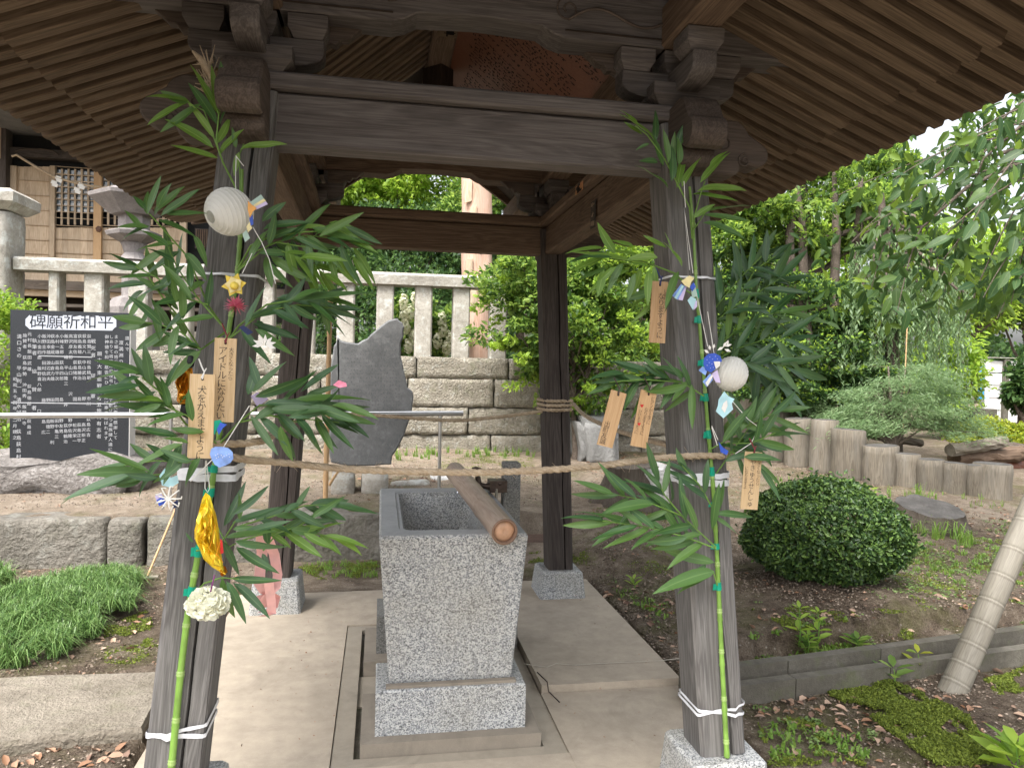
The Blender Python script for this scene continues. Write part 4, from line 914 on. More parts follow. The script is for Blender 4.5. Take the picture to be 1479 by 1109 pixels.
# stone lantern
ln = P(192, 500, Y=12.0); ls = thing('stone_lantern', Vector((ln.x, 12, 1.0)), 'grey stone lantern with an upturned roof standing between fence and shrine hall', 'stone lantern')
def lz(y): return P(192, y, Y=12.0).z
k_ = 12.0/F_PX*.96
def poly_l(prof, nm, n=6, ph=.3):
    m = MB(); m.loft([[Vector((ln.x+r_*k_*math.cos(2*math.pi*i/n+ph), 12+r_*k_*math.sin(2*math.pi*i/n+ph), lz(y))) for i in range(n)] for r_, y in prof], smooth=False); m.build(nm, S_LANT, ls)
poly_l([(30,312),(56,289),(57,284),(40,277),(18,270),(5,262)], 'lantern_roof'); poly_l([(6,262),(10,256),(8,248),(2,240)], 'finial', 10)
poly_l([(20,337),(20,312)], 'fire_box'); poly_l([(16,352),(34,342),(36,337),(30,334)], 'upper_plate'); poly_l([(19,376),(12,366),(15,356),(17,352)], 'collar', 16)
poly_l([(15,430),(15,376)], 'shaft', 16); poly_l([(34,520),(34,445),(26,432),(16,428)], 'base_stone')
# block wall with blue bars far right
wl = thing('block_wall', P(1440,600,Y=12.5), 'pale grey concrete panel wall at the right edge beyond the maple', 'wall')
def bw(x0, x1, y0, y1, dep, th, nm, mat, par=wl): a, b_ = P(x0,y0,Y=12.5), P(x1,y1,Y=12.5); return MB().box(a.x, b_.x, 12.5-dep, 12.5-dep+th, b_.z, a.z).build(nm, mat, par)
for x0, x1 in ((1424,1448),(1452,1500),(1504,1550)):
    for i in range(5): bw(x0, x1, 521+i*18, 538.2+i*18, 0, .1, 'wall_panel', S_BLOCK)
for x0, x1 in ((1448.2,1451.8),(1500.2,1503.8)): bw(x0, x1, 519, 615, .06, .16, 'wall_post', S_CONCK)
bw(1421,1423.8,519,615,.05,.14,'wall_post',S_BLOCK); bw(1420,1550,516.5,519,.07,.24,'wall_cap',S_FENCE)
bg_ = thing('blue_bars', P(1418,575,Y=12.4), 'small gate of bright blue upright bars against the block wall end', 'gate')
for i in range(3): a, b_ = P(1414+i*3.4,527,Y=12.42), P(1413+i*3.4,577,Y=12.42); MB().tube([a, b_], .014, 6).build('bar', BLUEP, bg_)
for y in (529,575): MB().tube([P(1411,y,Y=12.42), P(1423,y,Y=12.42)], .012, 6).build('cross_bar', BLUEP, bg_)
tag(MB().box(P(1405,0,Y=12.6).x, P(1440,0,Y=12.6).x, 12.25, 12.6, gh(8,12)-.1, P(1410,590,Y=12.4).z).build('low_plinth_wall', S_CONCK), 'low grey concrete base under the blue bars', 'low wall')
# bare reddish trunk behind the fence
a, b_ = P(690,560,Y=11.3), P(688,140,Y=11.3)
tk = thing('bare_trunk', Vector((a.x, 11.3, 1.4)), 'thick bare tree trunk with flaking reddish bark behind the stone fence', 'tree trunk')
rings = []
for k in range(30):
    p = a.lerp(b_, k/29); rings.append([p+Vector((math.cos(q*.2618), math.sin(q*.2618), 0))*.235*(1+.12*noise.noise(Vector((q*.5,k*.25,1)))+.03*noise.noise(Vector((q*2,k*1.5,4)))) for q in range(24)])
m = MB(); m.loft(rings, True); m.build('trunk', W_PINK, tk, frame(a, b_))
for i in range(5):
    y0 = 262+i*38; x0 = 672+(i*7)%20; m = MB(); q = P(x0, y0, Y=11.06); w_, h_ = .10, .32
    m.hexa([q+Vector((0,0,-h_)), q+Vector((w_,0,-h_*.9)), q+Vector((w_,.05,-h_*.9)), q+Vector((0,.05,-h_))], [q, q+Vector((w_,-.02,.03)), q+Vector((w_,.05,.03)), q+Vector((0,.05,0))]); m.build('bark_plate', W_PALE, tk, frame(q, q+Vector((0,0,1))))
# ------------------------------------------------------------------ vegetation
rs = np.random.RandomState(11)
def unit(v): return v/np.maximum(np.linalg.norm(v, axis=-1, keepdims=True), 1e-6)
def leaf_quads(c, s, d, nrm, asp=.45, fold=.12):
    """folded leaf quads: c centres, s lengths, d long axis, nrm face normal"""
    d = unit(d); side = unit(np.cross(d, nrm)); nr = unit(np.cross(side, d)); s = s[:, None]
    V = np.stack([c-d*s*.5, c+side*s*asp*.5+nr*s*fold-d*s*.05, c+d*s*.5, c-side*s*asp*.5+nr*s*fold-d*s*.05], 1)
    n = len(c); return V.reshape(-1, 3), np.arange(n*4).reshape(n, 4)
def leaf_hex(c, s, d, nrm, asp=.45, fold=.12):
    """pointed leaf of two bent halves"""
    d = unit(d); side = unit(np.cross(d, nrm)); nr = unit(np.cross(side, d)); s = s[:, None]; cu = rs.uniform(-.22, .12, (len(c),1))
    b0 = c-d*s*.5; b1 = c+d*s*.5+nr*s*cu; up = nr*s*fold
    V = np.stack([b0, c-d*s*.2+side*s*asp*.46+up, c+d*s*.18+side*s*asp*.40+up+nr*s*cu*.35, b1, c+d*s*.18-side*s*asp*.40+up+nr*s*cu*.35, c-d*s*.2-side*s*asp*.46+up], 1)
    n = len(c); k = np.arange(n)[:, None]*6; Q = np.concatenate([k+np.array([0,1,2,3]), k+np.array([0,3,4,5])], 0); return V.reshape(-1, 3), Q
def leaves_obj(name, c, s, d, nrm, mat, parent, asp=.45, fold=.12, hexa=None):
    if hexa is None: hexa = mat in (L_DEAD, L_GRASS, L_CHERRY, L_AZ, L_FLOWER) or name in ('new_growth',) or (parent is not None and parent.name.startswith(('glossy','hydrangea','seedling','golden','lime')))
    V, Q = (leaf_hex if hexa else leaf_quads)(c, s, d, nrm, asp, fold); V = V - np.array(world_of(parent).translation if parent is not None else (0,0,0))
    return link(name, np_mesh(name, V, Q), parent, None, mat)
def crown_pts(cen, rad, nclump, nleaf, clump_r, shell=.55, zmin=None, flat=1.0):
    """leaf centres gathered in clumps spread through an ellipsoid, thicker near its skin"""
    u = unit(rs.normal(size=(nclump, 3))); r = rs.uniform(shell, 1, (nclump, 1))
    cc = np.array(cen)+u*r*np.array(rad)
    per = nleaf//nclump; g = unit(rs.normal(size=(nclump, per, 3)))*rs.uniform(.25, 1, (nclump, per, 1))**.6
    sc_ = clump_r*rs.uniform(.6, 1.3, (nclump, 1, 1)); p = (cc[:, None]+g*sc_*np.array([1, 1, flat])).reshape(-1, 3)
    outd = (g+.5*u[:, None]).reshape(-1, 3)
    if zmin is not None: k = p[:, 2] > zmin; p = p[k]; outd = outd[k]
    return p, outd, cc
def tree(name, label, cat, base, th, cen, rad, mat, leaf, nleaf, nclump, clump_r, tr=.12, group=None, asp=.45, shell=.5, flat=.8, droop=.2, lean=(0,0), limbs=14, bark=None, zmin=None):
    t = thing(name, base, label, cat, group)
    p, o, cc = crown_pts(cen, rad, nclump, nleaf, clump_r, shell, zmin, flat)
    n = len(p); d = unit(o + rs.normal(size=(n,3))*.7 - np.array([0,0,droop])); nm = unit(np.array([0,0,1])+rs.normal(size=(n,3))*.55)
    leaves_obj('crown', p, leaf*rs.uniform(.6, 1.25, n), d, nm, mat, t, asp)
    m = MB(); top = Vector(cen)+Vector((0,0,-rad[2]*.2)); b_ = Vector(base)-Vector((0,0,.1))
    pts = [b_.lerp(top, k/8)+Vector((noise.noise(Vector((k*.5, base[0], 0)))*tr*1.5, noise.noise(Vector((k*.5, base[0], 7)))*tr*1.5, 0))*(k > 0) for k in range(9)]
    m.tube(pts, [tr*(1.3 if k == 0 else 1.05-.07*k) for k in range(9)], 10)
    for i in range(min(limbs, nclump)):
        c = Vector(cc[i]); s_ = pts[3+(i % 5)]; mid = s_.lerp(c, .5)+Vector((0,0,-.08*(c-s_).length)); m.tube([s_, s_.lerp(mid, .5), mid, mid.lerp(c, .6), c], [tr*.45, tr*.36, tr*.27, tr*.18, tr*.08], 6)
    m.build('trunk', bark or BARK, t); return t
def at(x, y, Y): return P(x, y, Y=Y)
# trees beyond the fence, seen through the pavilion
c = at(608,262,17); tree('bright_tree', 'bright yellow green tree filling the gap between the pavilion beams', 'tree', (c.x,17,1.2), 1, c, (2.3,1.6,1.7), L_BRIGHT, .15, 26000, 150, .42, .13, 'trees beyond the stone fence')
c = at(520,300,19); tree('grey_green_tree', 'grey green feathery tree left of the bright tree beyond the beams', 'tree', (c.x,19,1.2), 1, c, (1.7,1.4,2.8), L_TREE, .13, 16000, 120, .4, .14, 'trees beyond the stone fence')
c = at(600,385,15); tree('dark_evergreen', 'dark evergreen shrub mass just above the middle of the stone fence rail', 'tree', (c.x,15,1.2), 1, c, (2.9,1.3,1.1), L_DARK, .11, 30000, 170, .38, .13, 'trees beyond the stone fence')
c = at(560,470,13.2); tree('dark_bush', 'dark shaded bush seen between the fence pillars behind the slate stone', 'bush', (c.x,13.2,1.2), 1, c, (2.1,.9,1.2), L_DARK, .10, 18000, 110, .34, .06)
c = at(760,330,15.5); tree('leafy_tree', 'mid green tree behind the bare reddish trunk', 'tree', (c.x,15.5,1.2), 1, c, (2.0,1.5,2.0), L_TREE, .12, 22000, 140, .38, .13, 'trees beyond the stone fence')
# hydrangea
c = at(618,468,10.95); hy = tree('hydrangea_bush', 'hydrangea bush with cream flower cones growing behind the fence pillars', 'bush', (c.x,10.95,1.6), 1, c, (.62,.3,.52), L_TREE, .12, 1500, 26, .16, .03, asp=.7, limbs=8)
for i, (x, y) in enumerate([(583,437),(592,452),(586,472),(590,500),(597,487),(640,476),(632,492),(645,503),(638,462),(600,432),(650,488),(584,455)]):
    q = at(x, y, 10.62); n = 90; g = unit(rs.normal(size=(n,3))); ax = np.array([0,0,1.7]); p = np.array(q)+g*np.array([.07,.07,.13])*rs.uniform(.7,1,(n,1))
    leaves_obj('flower_head', p, np.full(n,.045), np.cross(g, rs.normal(size=(n,3))), g, L_FLOWER, hy, .9, .05)
# camellia-like shrub before the wall
c = at(825,455,9.2); tree('glossy_shrub', 'glossy green shrub with bright new leaves growing behind the back right post', 'shrub', (c.x+.1,9.2,.35), 1, c, (1.22,.62,1.28), L_TREE, .085, 17000, 110, .26, .045, asp=.5, flat=.55, limbs=26, droop=.0, shell=.35)
p, o, cc = crown_pts(c, (1.28,.66,1.33), 90, 4200, .15, .8, None, .6); n = len(p)
leaves_obj('new_growth', p, .075*rs.uniform(.6,1.2,n), o+rs.normal(size=(n,3))*.5+np.array([0,0,.5]), np.array([0,0,1])+rs.normal(size=(n,3))*.5, L_BRIGHT, bpy.data.objects['glossy_shrub'], .5)
# right hand garden trees
gr_ = 'garden trees at the right'
def layered(name, label, cat, base, tiers, mat, leaf, per, tr=.09, group=None, mat2=None):
    t = thing(name, base, label, cat, group); P_ = []; D_ = []; m = MB(); cents = []
    for (cx_, cy_, cz_, rx, rz) in tiers:
        k = max(6, int(per/160)); p, o, cc = crown_pts((cx_,cy_,cz_), (rx,rx*.7,rz), k, per, rx*.28, .35, None, .5); P_.append(p); D_.append(o); cents.append(Vector((cx_,cy_,cz_-rz*.4)))
    p = np.concatenate(P_); o = np.concatenate(D_); n = len(p)
    leaves_obj('crown', p, leaf*rs.uniform(.6,1.25,n), o+rs.normal(size=(n,3))*.6, np.array([0,0,1])+rs.normal(size=(n,3))*.5, mat, t, .5)
    if mat2 is not None:
        k = rs.choice(n, n//6, replace=False); q = p[k]+np.array([0,0,.03]); leaves_obj('new_growth', q, leaf*rs.uniform(.6,1.1,len(k)), rs.normal(size=(len(k),3))+np.array([0,0,.6]), np.array([0,0,1])+rs.normal(size=(len(k),3))*.5, mat2, t, .5)
    b_ = Vector(base)-Vector((0,0,.1)); zt = max(c_.z for c_ in cents); ax = sum(cents, Vector())/len(cents)
    pts = [b_.lerp(Vector((ax.x, ax.y, zt)), k/8)+Vector((.10*math.sin(k*1.3),.06*math.cos(k),0))*(k>0) for k in range(9)]
    m.tube(pts, [tr*(1.2-.1*k) for k in range(9)], 10)
    for c_ in cents:
        s_ = min(pts, key=lambda q: abs(q.z-(c_.z-.35))+.2*(q-c_).length); mid = s_.lerp(c_, .5)+Vector((0,0,-.05))
        m.tube([s_, mid, c_], [tr*.55, tr*.42, tr*.2], 7)
        for j in range(4): e = c_+Vector((random.uniform(-.4,.4), random.uniform(-.3,.3), random.uniform(0,.15))); m.tube([mid.lerp(c_,.6), e], [tr*.22, tr*.08], 5)
    m.build('trunk', BARK, t); return t
def tier(x, y, Y, rx, rz): q = at(x, y, Y); return (q.x, q.y, q.z, rx, rz)
b_ = Pg(1150, 640); layered('cloud_pruned_tree', 'tall cloud pruned evergreen with bare forked trunks rising under the eave', 'tree', (at(1170,600,9.6).x, 9.6, .3), [tier(1110,300,9.6,1.0,.34), tier(1195,265,9.9,1.1,.42), tier(1270,300,9.4,.9,.36), tier(1060,345,9.7,.7,.3), tier(1150,345,9.9,.9,.28), tier(1225,350,10,.7,.22), tier(1130,240,10.2,1.2,.4), tier(1290,245,10.2,.9,.4), tier(1010,310,10.4,.9,.5)], L_TREE, .085, 3400, .10, gr_, L_BRIGHT)
layered('tiered_shrub', 'dense tiered dark shrub below the cloud pruned evergreen behind the log posts', 'shrub', (at(1190,600,9).x, 9, .35), [tier(1170,430,9.2,.9,.30), tier(1230,470,9,.75,.26), tier(1150,500,9,.95,.3), tier(1215,530,8.8,.8,.28), tier(1120,560,8.9,.8,.3), tier(1190,575,8.8,.6,.25), tier(1080,470,9.3,.8,.4), tier(1075,400,9.6,.8,.4)], L_DARK, .075, 3200, .06, None, L_BRIGHT)
for i, (x, xt, y0, y1) in enumerate(((1166,1158,470,330),(1192,1208,455,340),(1217,1238,440,345),(1150,1140,480,340))):
    a, b2 = at(x,y0,9.5), at(xt,y1,9.45); a.z = .4
    tag(MB().tube([a, a.lerp(b2,.5)+Vector((.05,0,0)), b2, b2+Vector((.1*(i-1),.1,.9))], [.08,.07,.06,.03], 9).build('forked_trunk', BARK, bpy.data.objects['cloud_pruned_tree']), None)
# weeping tree: hanging strands of narrow leaves
wt = thing('weeping_tree', (at(1300,640,8.6).x, 8.6, .3), 'weeping tree with long hanging strands of narrow pale leaves above the lace leaf maple', 'tree')
Pp = []; Dd = []; Ss = []; m = MB()
top = at(1290,330,8.8)
m.tube([Vector((top.x+.3,9.0,.2)), Vector((top.x+.2,9.0,1.8)), Vector((top.x,8.9,3.0)), Vector((top.x-.2,8.8,3.9))], [.11,.09,.07,.04], 10)
for i in range(200):
    x = rs.uniform(1225, 1400); y0 = rs.uniform(330, 470)+abs(x-1300)*.2; Yd = rs.uniform(8.2, 9.6); q = at(x, y0, Yd); L_ = rs.uniform(.5, 1.5); sw = rs.normal(0,.12)
    if q.z-L_ < .9: L_ = max(.3, q.z-.9)
    n_ = int(L_/.022); t = np.linspace(0,1,n_); a = rs.uniform(0,6.28)
    c = np.stack([q.x+sw*t+.03*np.sin(t*9), np.full(n_,q.y)+.05*t, q.z+.12*np.sin(t*2.2)-L_*t], 1)+rs.normal(size=(n_,3))*.012
    Pp.append(c); dd = np.stack([np.cos(a+np.arange(n_)*2.4)*.6, np.sin(a+np.arange(n_)*2.4)*.6, -np.ones(n_)*.9],1); Dd.append(dd); Ss.append(rs.uniform(.06,.105,n_))
    if i % 9 == 0: m.tube([Vector(v) for v in c[::max(1,n_//5)]], .0025, 4, cap=False)
    if i % 12 == 0: m.tube([Vector((top.x,8.85,3.1+.1*(i%7))), Vector(c[0])+Vector((0,0,.25)), Vector(c[0])], [.03,.018,.006], 5)
p = np.concatenate(Pp); n = len(p); leaves_obj('hanging_leaves', p, np.concatenate(Ss), np.concatenate(Dd), rs.normal(size=(n,3))+np.array([0,-.5,.6]), L_MAPLE, wt, .26)
m.build('trunk', BARK, wt)
# lace leaf maple
c = at(1292,585,8.2); mpz = thing('lace_leaf_maple', (c.x, 8.2, .33), 'low lace leaf maple with a wide feathery pale green crown behind the log posts', 'maple')
Pp = []; Dd = []; k_ = 8.6/F_PX; m = MB()
for i in range(95):
    a = rs.uniform(-1,1); x = c.x+a*.92; h = (1-abs(a)**2.2)*.50; Yd = 8.2+rs.uniform(-.5,.5); zc = c.z-.30+h*rs.uniform(-.1,1.75); n_ = 260
    fx = rs.normal(size=(n_,3))*np.array([.13,.12,.035]); fx[:,2] -= .10*np.abs(fx[:,0])+.25*np.sign(a)*fx[:,0]*abs(a)
    Pp.append(np.array([x,Yd,zc])+fx); Dd.append(np.stack([rs.normal(size=n_)+a*1.5, rs.normal(size=n_)*.8, -rs.uniform(.1,.9,n_)],1))
    if i % 3 == 0: m.tube([Vector((c.x,8.2,.6)), Vector((c.x+a*.4,8.2,zc+.0)), Vector((x,Yd,zc))], [.02,.012,.005], 5)
p = np.concatenate(Pp); n = len(p); leaves_obj('crown', p, rs.uniform(.04,.085,n), np.concatenate(Dd), np.array([0,0,1])+rs.normal(size=(n,3))*.6, L_MAPLE, mpz, .16, .04)
m.tube([Vector((c.x+.03,8.2,.2)), Vector((c.x,8.2,.65)), Vector((c.x-.05,8.2,.95))], [.045,.035,.02], 8); m.build('trunk', BARK, mpz)
tag(MB().tube([at(1304,622,8.3), at(1311,450,8.3)], .008, 6).build('support_cane', W_TAG2), 'thin upright tan cane standing in the lace leaf maple', 'bamboo cane')
# golden shrub, lime hedge, small evergreens
c = at(1432,628,8.9); tree('golden_shrub', 'low golden yellow shrub at the right edge above the rotten logs', 'shrub', (c.x,8.9,.3), 1, (c.x,c.y,c.z-.02), (.78,.4,.22), L_YEL, .055, 7000, 60, .13, .02, shell=.6, limbs=10)
c = at(15,560,9.0); tree('lime_hedge', 'rounded lime green hedge behind the left edge of the black memorial', 'hedge', (c.x,9.0,.35), 1, (c.x-.32,9.0,c.z-.04), (.74,.55,1.10), L_HEDGE, .06, 15000, 110, .2, .04, shell=.75, limbs=20, flat=.9)
# the far mass of trees
for i, (x, y, Y, r_, mt, lab) in enumerate(((1060,430,14,(2.0,1.6,2.3),L_TREE,'broad green tree behind the cloud pruned evergreen, nearest the pavilion'),(1240,400,15,(2.3,1.8,2.3),L_BRIGHT,'bright green tree far behind the weeping tree'),(1395,400,14.5,(1.5,1.2,1.4),L_BRIGHT,'mid green tree above the blue bars and block wall'),(1490,405,15,(1.3,1.2,1.3),L_TREE,'green tree rising above the block wall at the right edge'),(930,430,13,(1.8,1.2,2.0),L_TREE,'green tree behind the glossy shrub and front right post'),(1368,540,12.0,(.62,.5,.85),L_BRIGHT,'small green tree just left of the blue bars'),(1130,520,12.4,(1.6,.9,1.3),L_DARK,'dark shaded tree low behind the tiered shrub'),(1482,560,10.8,(.34,.3,.5),L_DARK,'dark leaved shrub in front of the block wall at the edge'))):
    c = at(x, y, Y); tree('garden_tree', lab, 'tree', (c.x,Y,.3), 1, c, r_, mt, .11+.002*Y, int(7000*min(3.2, r_[0]*r_[2]/2+.4)), 120, .4*min(1, r_[0]), .12, gr_, shell=.4)
# woodland behind everything
Pp = []; m = MB()
for i in range(520):
    x = rs.uniform(-16, 46); Y = rs.uniform(27, 36) if x < 34 else rs.uniform(18,30); hgt = 5.5+2.2*noise.noise(Vector((x*.22,0,0)))+1.2*noise.noise(Vector((x*.9,4,0)))
    z = rs.uniform(0, max(2, hgt)); g = unit(rs.normal(size=(100,3)))*rs.uniform(.3,1,(100,1))*np.array([1.0,.9,.7]); Pp.append(np.array([x,Y,z])+g)
p = np.concatenate(Pp); n = len(p)
wd = leaves_obj('woodland', p, rs.uniform(.22,.5,n), rs.normal(size=(n,3)), np.array([0,-.3,1])+rs.normal(size=(n,3))*.6, L_DARK, None, .55); tag(wd, 'dark far belt of trees closing the garden behind the shrine grounds', kind='stuff')
# no trees are built behind the camera; sun and sky alone light the garden
# round clipped azalea
c = Pg(1195, 862); AZ = Vector((at(1192,790,4.42).x, 4.42, c.z)); az = thing('round_azalea', AZ, 'dense dark green azalea clipped into a low dome right of the pavilion', 'bush')
ZC = at(1192,779,4.42).z; n = 34000; g = unit(rs.normal(size=(n,3))); k = g[:,2] > -.75; g = g[k]; n = len(g)
lump = np.array([noise.noise(Vector(v)*2.3)*.13 + noise.noise(Vector(v)*6)*.07 + noise.noise(Vector(v)*15)*.05 for v in g]); rr_ = (1+lump-rs.exponential(.07,n)); rr_ = np.clip(rr_, .55, 1.12)
el = np.array([.535,.48,.40]); p = np.array([AZ.x,4.42,ZC])+g*el*rr_[:,None]; lw = 1-.5*np.clip(-g[:,2]-.1, 0, 1); p[:,0] = AZ.x+(p[:,0]-AZ.x)*lw; p[:,1] = 4.42+(p[:,1]-4.42)*lw; keep = (g[:,2] > -.5) | (rs.rand(n) < .6); p = p[keep]; g = g[keep]; n = len(p)
sh = rs.rand(n) < .012; p[sh] += g[sh]*.05+np.array([0,0,.02])
leaves_obj('leaves', p, rs.uniform(.018,.042,n), rs.normal(size=(n,3))+g*.5, g*1.0+rs.normal(size=(n,3))*.55+np.array([0,0,.4]), L_AZ, az, .5)
m = MB()
for i in range(34):
    a = i*2.4; r_ = .5*math.sqrt((i+.5)/34); e = Vector((AZ.x+r_*math.cos(a), 4.42+r_*math.sin(a), ZC+.18*(1-r_))); b_ = Vector((AZ.x+.1*math.cos(a), 4.42+.1*math.sin(a), c.z-.05)); m.tube([b_, b_.lerp(e,.5)+Vector((0,0,-.04)), e], [.012,.009,.004], 6)
m.build('stems', BARK, az)
# blades: mondo grass and weeds
def blades(name, pts, L0, L1, w, mat, nper, spread, label, cat='grass', parent=None, kind='stuff', curve=.6):
    V = []; 
    for (x, y, z) in pts:
        for _ in range(nper):
            a = rs.uniform(0, 6.28); L_ = rs.uniform(L0, L1); d = np.array([math.cos(a), math.sin(a), 0])*rs.uniform(.15, 1)*spread; s_ = np.array([-math.sin(a), math.cos(a), 0])*w*.5
            b_ = np.array([x, y, z])+np.array([rs.normal()*.012, rs.normal()*.012, 0]); p1 = b_+np.array([0,0,L_*.55])+d*L_*.35; p2 = b_+np.array([0,0,L_*(.9-curve*np.linalg.norm(d))])+d*L_*.9
            V += [b_-s_, b_+s_, p1+s_*.8, p1-s_*.8, p1-s_*.8, p1+s_*.8, p2+s_*.1, p2-s_*.1]
    V = np.array(V); Q = np.arange(len(V)).reshape(-1, 4)
    V = V-np.array(world_of(parent).translation if parent is not None else (0,0,0))
    o = link(name, np_mesh(name, V, Q), parent, None, mat)
    if parent is None: tag(o, label, cat if kind is None else None, kind=kind)
    return o
def in_poly(x, y, poly):
    c = False; j = len(poly)-1
    for i in range(len(poly)):
        if (poly[i][1] > y) != (poly[j][1] > y) and x < (poly[j][0]-poly[i][0])*(y-poly[i][1])/(poly[j][1]-poly[i][1])+poly[i][0]: c = not c
        j = i
    return c
def scatter(poly_px, n, zoff=0):
    g = [Pg(x, y) for x, y in poly_px]; pl = [(q.x, q.y) for q in g]; x0 = min(q[0] for q in pl); x1 = max(q[0] for q in pl); y0 = min(q[1] for q in pl); y1 = max(q[1] for q in pl); out = []
    while len(out) < n:
        x, y = random.uniform(x0,x1), random.uniform(y0,y1)
        if in_poly(x, y, pl): out.append((x, y, gh(x, y)+zoff))
    return out
mo = scatter([(-80,900),(0,880),(70,850),(120,838),(180,836),(200,850),(195,885),(165,905),(130,930),(95,950),(50,965),(-90,965)], 270)
mo2 = [(x, y, z+.07*math.exp(-((x+1.85)**2+(y-4.8)**2)/.25)+.05*noise.noise(Vector((x*4,y*4,0)))) for x, y, z in mo]
blades('mondo_grass', mo2, .08, .19, .005, L_MONDO, 60, 1.25, 'thick tufted mondo grass mound left of the pavilion')
blades('grass_clump', scatter([(-60,850),(0,812),(22,830),(20,845),(-40,865)], 26), .10, .2, .006, L_MONDO, 30, .9, 'small dry grass clump at the left picture edge by the kerb')
blades('wall_foot_weeds', scatter([(690,665),(780,660),(780,640),(960,640),(955,600),(880,625),(760,640),(600,668),(540,672),(545,655),(640,652)], 210), .05, .16, .008, L_GRASS, 12, .8, 'loose bright weeds along the foot of the masonry wall')
blades('slope_weeds', scatter([(1310,740),(1330,770),(1420,780),(1478,760),(1478,870),(1430,860),(1330,830),(1290,800)], 110), .02, .06, .007, L_GRASS, 12, 1.0, 'short bright weeds covering the slope right of the azalea')
blades('tall_weeds', scatter([(1308,765),(1325,712),(1345,745),(1400,790),(1340,790)], 26), .10, .26, .009, L_GRASS, 9, .9, 'taller arching grass beside the low stump')
blades('log_foot_weeds', scatter([(1110,690),(1300,706),(1470,728),(1470,740),(1290,722),(1110,702)], 50), .03, .12, .006, L_GRASS, 6, .8, 'scattered thin weeds at the foot of the log posts')
blades('kerb_moss_weeds', scatter([(440,815),(545,812),(545,835),(440,835)], 60), .02, .06, .006, L_GRASS, 8, .9, 'small weeds along the mossy foot of the stone kerb')
blades('basin_foot_grass', [tuple(P(x, 1076, Z=-.07)) for x in (617, 621, 612)], .10, .22, .004, L_GRASS, 3, .5, 'few thin grass blades growing at the basin pad edge')
# moss cushions as fine tufts
def moss(name, poly, n, label, h=.02, thr=.02):
    pts = scatter(poly, n); p = np.array(pts)
    ext = np.array([min(1, .5+1.2*max(0, noise.noise(Vector((q[0]*4, q[1]*4, 2)))+.25)) for q in pts]); keep = np.array([noise.noise(Vector((q[0]*5, q[1]*5, 2)))+.5*noise.noise(Vector((q[0]*17, q[1]*17, 2))) > thr for q in pts])
    p[:, 2] += ext*h*rs.uniform(.4, 1.2, len(p)); p = p[keep]; m_ = len(p)
    o = leaves_obj(name, p, rs.uniform(.008,.018,m_), rs.normal(size=(m_,3))+np.array([0,0,.6]), rs.normal(size=(m_,3))+np.array([0,0,.8]), L_MOSS, None, .5); return tag(o, label, kind='stuff')
moss('moss_patch', [(1195,1005),(1215,985),(1230,985),(1290,990),(1340,1010),(1400,1040),(1425,1075),(1440,1109),(1350,1109),(1300,1070),(1240,1030)], 26000, 'bright yellow green moss cushion before the leaning bamboo pole', .028, -.2)
moss('moss_patch', [(1420,985),(1500,960),(1500,1010),(1440,1008)], 6000, 'thin olive moss right of the leaning bamboo pole')
moss('moss_patch', [(640,662),(760,655),(780,672),(700,684),(630,680)], 5000, 'mossy strip at the wall foot behind the basin', .015)
moss('moss_patch', [(430,820),(545,812),(545,838),(460,838)], 5000, 'moss along the stone kerb between back left plinth and basin')
moss('moss_patch', [(758,800),(870,795),(890,812),(850,820),(760,815)], 3500, 'moss band behind the back right plinth')
moss('moss_patch', [(150,905),(215,880),(235,960),(150,960)], 5000, 'patchy olive moss between mondo grass and stepping stone', .008)
moss('moss_patch', [(1090,1030),(1180,1040),(1260,1109),(1110,1109)], 5000, 'thin moss in the soil beside the front right plinth', .01)
moss('moss_patch', [(1085,880),(1330,905),(1300,945),(1085,962)], 9000, 'thin mossy film on the bare soil between the azalea and the inner kerb', .008, .1)
moss('moss_patch', [(1240,770),(1479,780),(1479,890),(1330,890)], 16000, 'olive moss film spreading among the weeds right of the azalea', .008, .08)
moss('moss_patch', [(845,700),(960,700),(975,900),(870,840)], 7000, 'thin moss on the soil between the slab edge and front right post', .008, .1)
# dead leaves, gravel crumbs
def litter(name, polys, label, s0, s1, mat=None, asp=.5, lift_=.008):
    pts = []
    for poly, n in polys: pts += scatter(poly, n, lift_)
    p = np.array(pts); n = len(p); o = leaves_obj(name, p, rs.uniform(s0,s1,n), rs.normal(size=(n,3))*np.array([1,1,.18]), np.array([0,0,1])+rs.normal(size=(n,3))*.35, mat or L_DEAD, None, asp, .16); return tag(o, label, kind='stuff')
litter('dead_leaves', [([(1100,1000),(1200,995),(1300,1050),(1310,1100),(1180,1060),(1090,1040)],55),([(1240,975),(1480,960),(1480,1109),(1100,1109)],55),([(1080,880),(1300,900),(1480,800),(1480,900),(1080,955)],35),([(840,650),(960,660),(960,760),(860,760)],160),([(1100,700),(1479,740),(1479,790),(1300,740)],90),([(500,690),(620,690),(640,706),(560,706)],50),([(0,850),(220,830),(230,960),(0,975)],40),([(850,840),(980,850),(980,960)],40),([(0,1080),(200,1075),(200,1109),(0,1109)],20)], 'brown curled fallen leaves scattered over the soil', .025, .065)
def area(rects, n, zo, thr=-.1):
    out = []
    for (x0, x1, y0, y1, w) in rects:
        for _ in range(int(n*w)):
            x, y = random.uniform(x0,x1), random.uniform(y0,y1)
            if noise.noise(Vector((x*2.1,y*2.1,1)))+.6*noise.noise(Vector((x*7,y*7,2))) > thr: out.append((x, y, gh(x,y)+zo+.022*noise.noise(Vector((x*1.6, y*1.6, 0)))+.014*noise.noise(Vector((x*7, y*7, 3)))))
    return np.array(out)
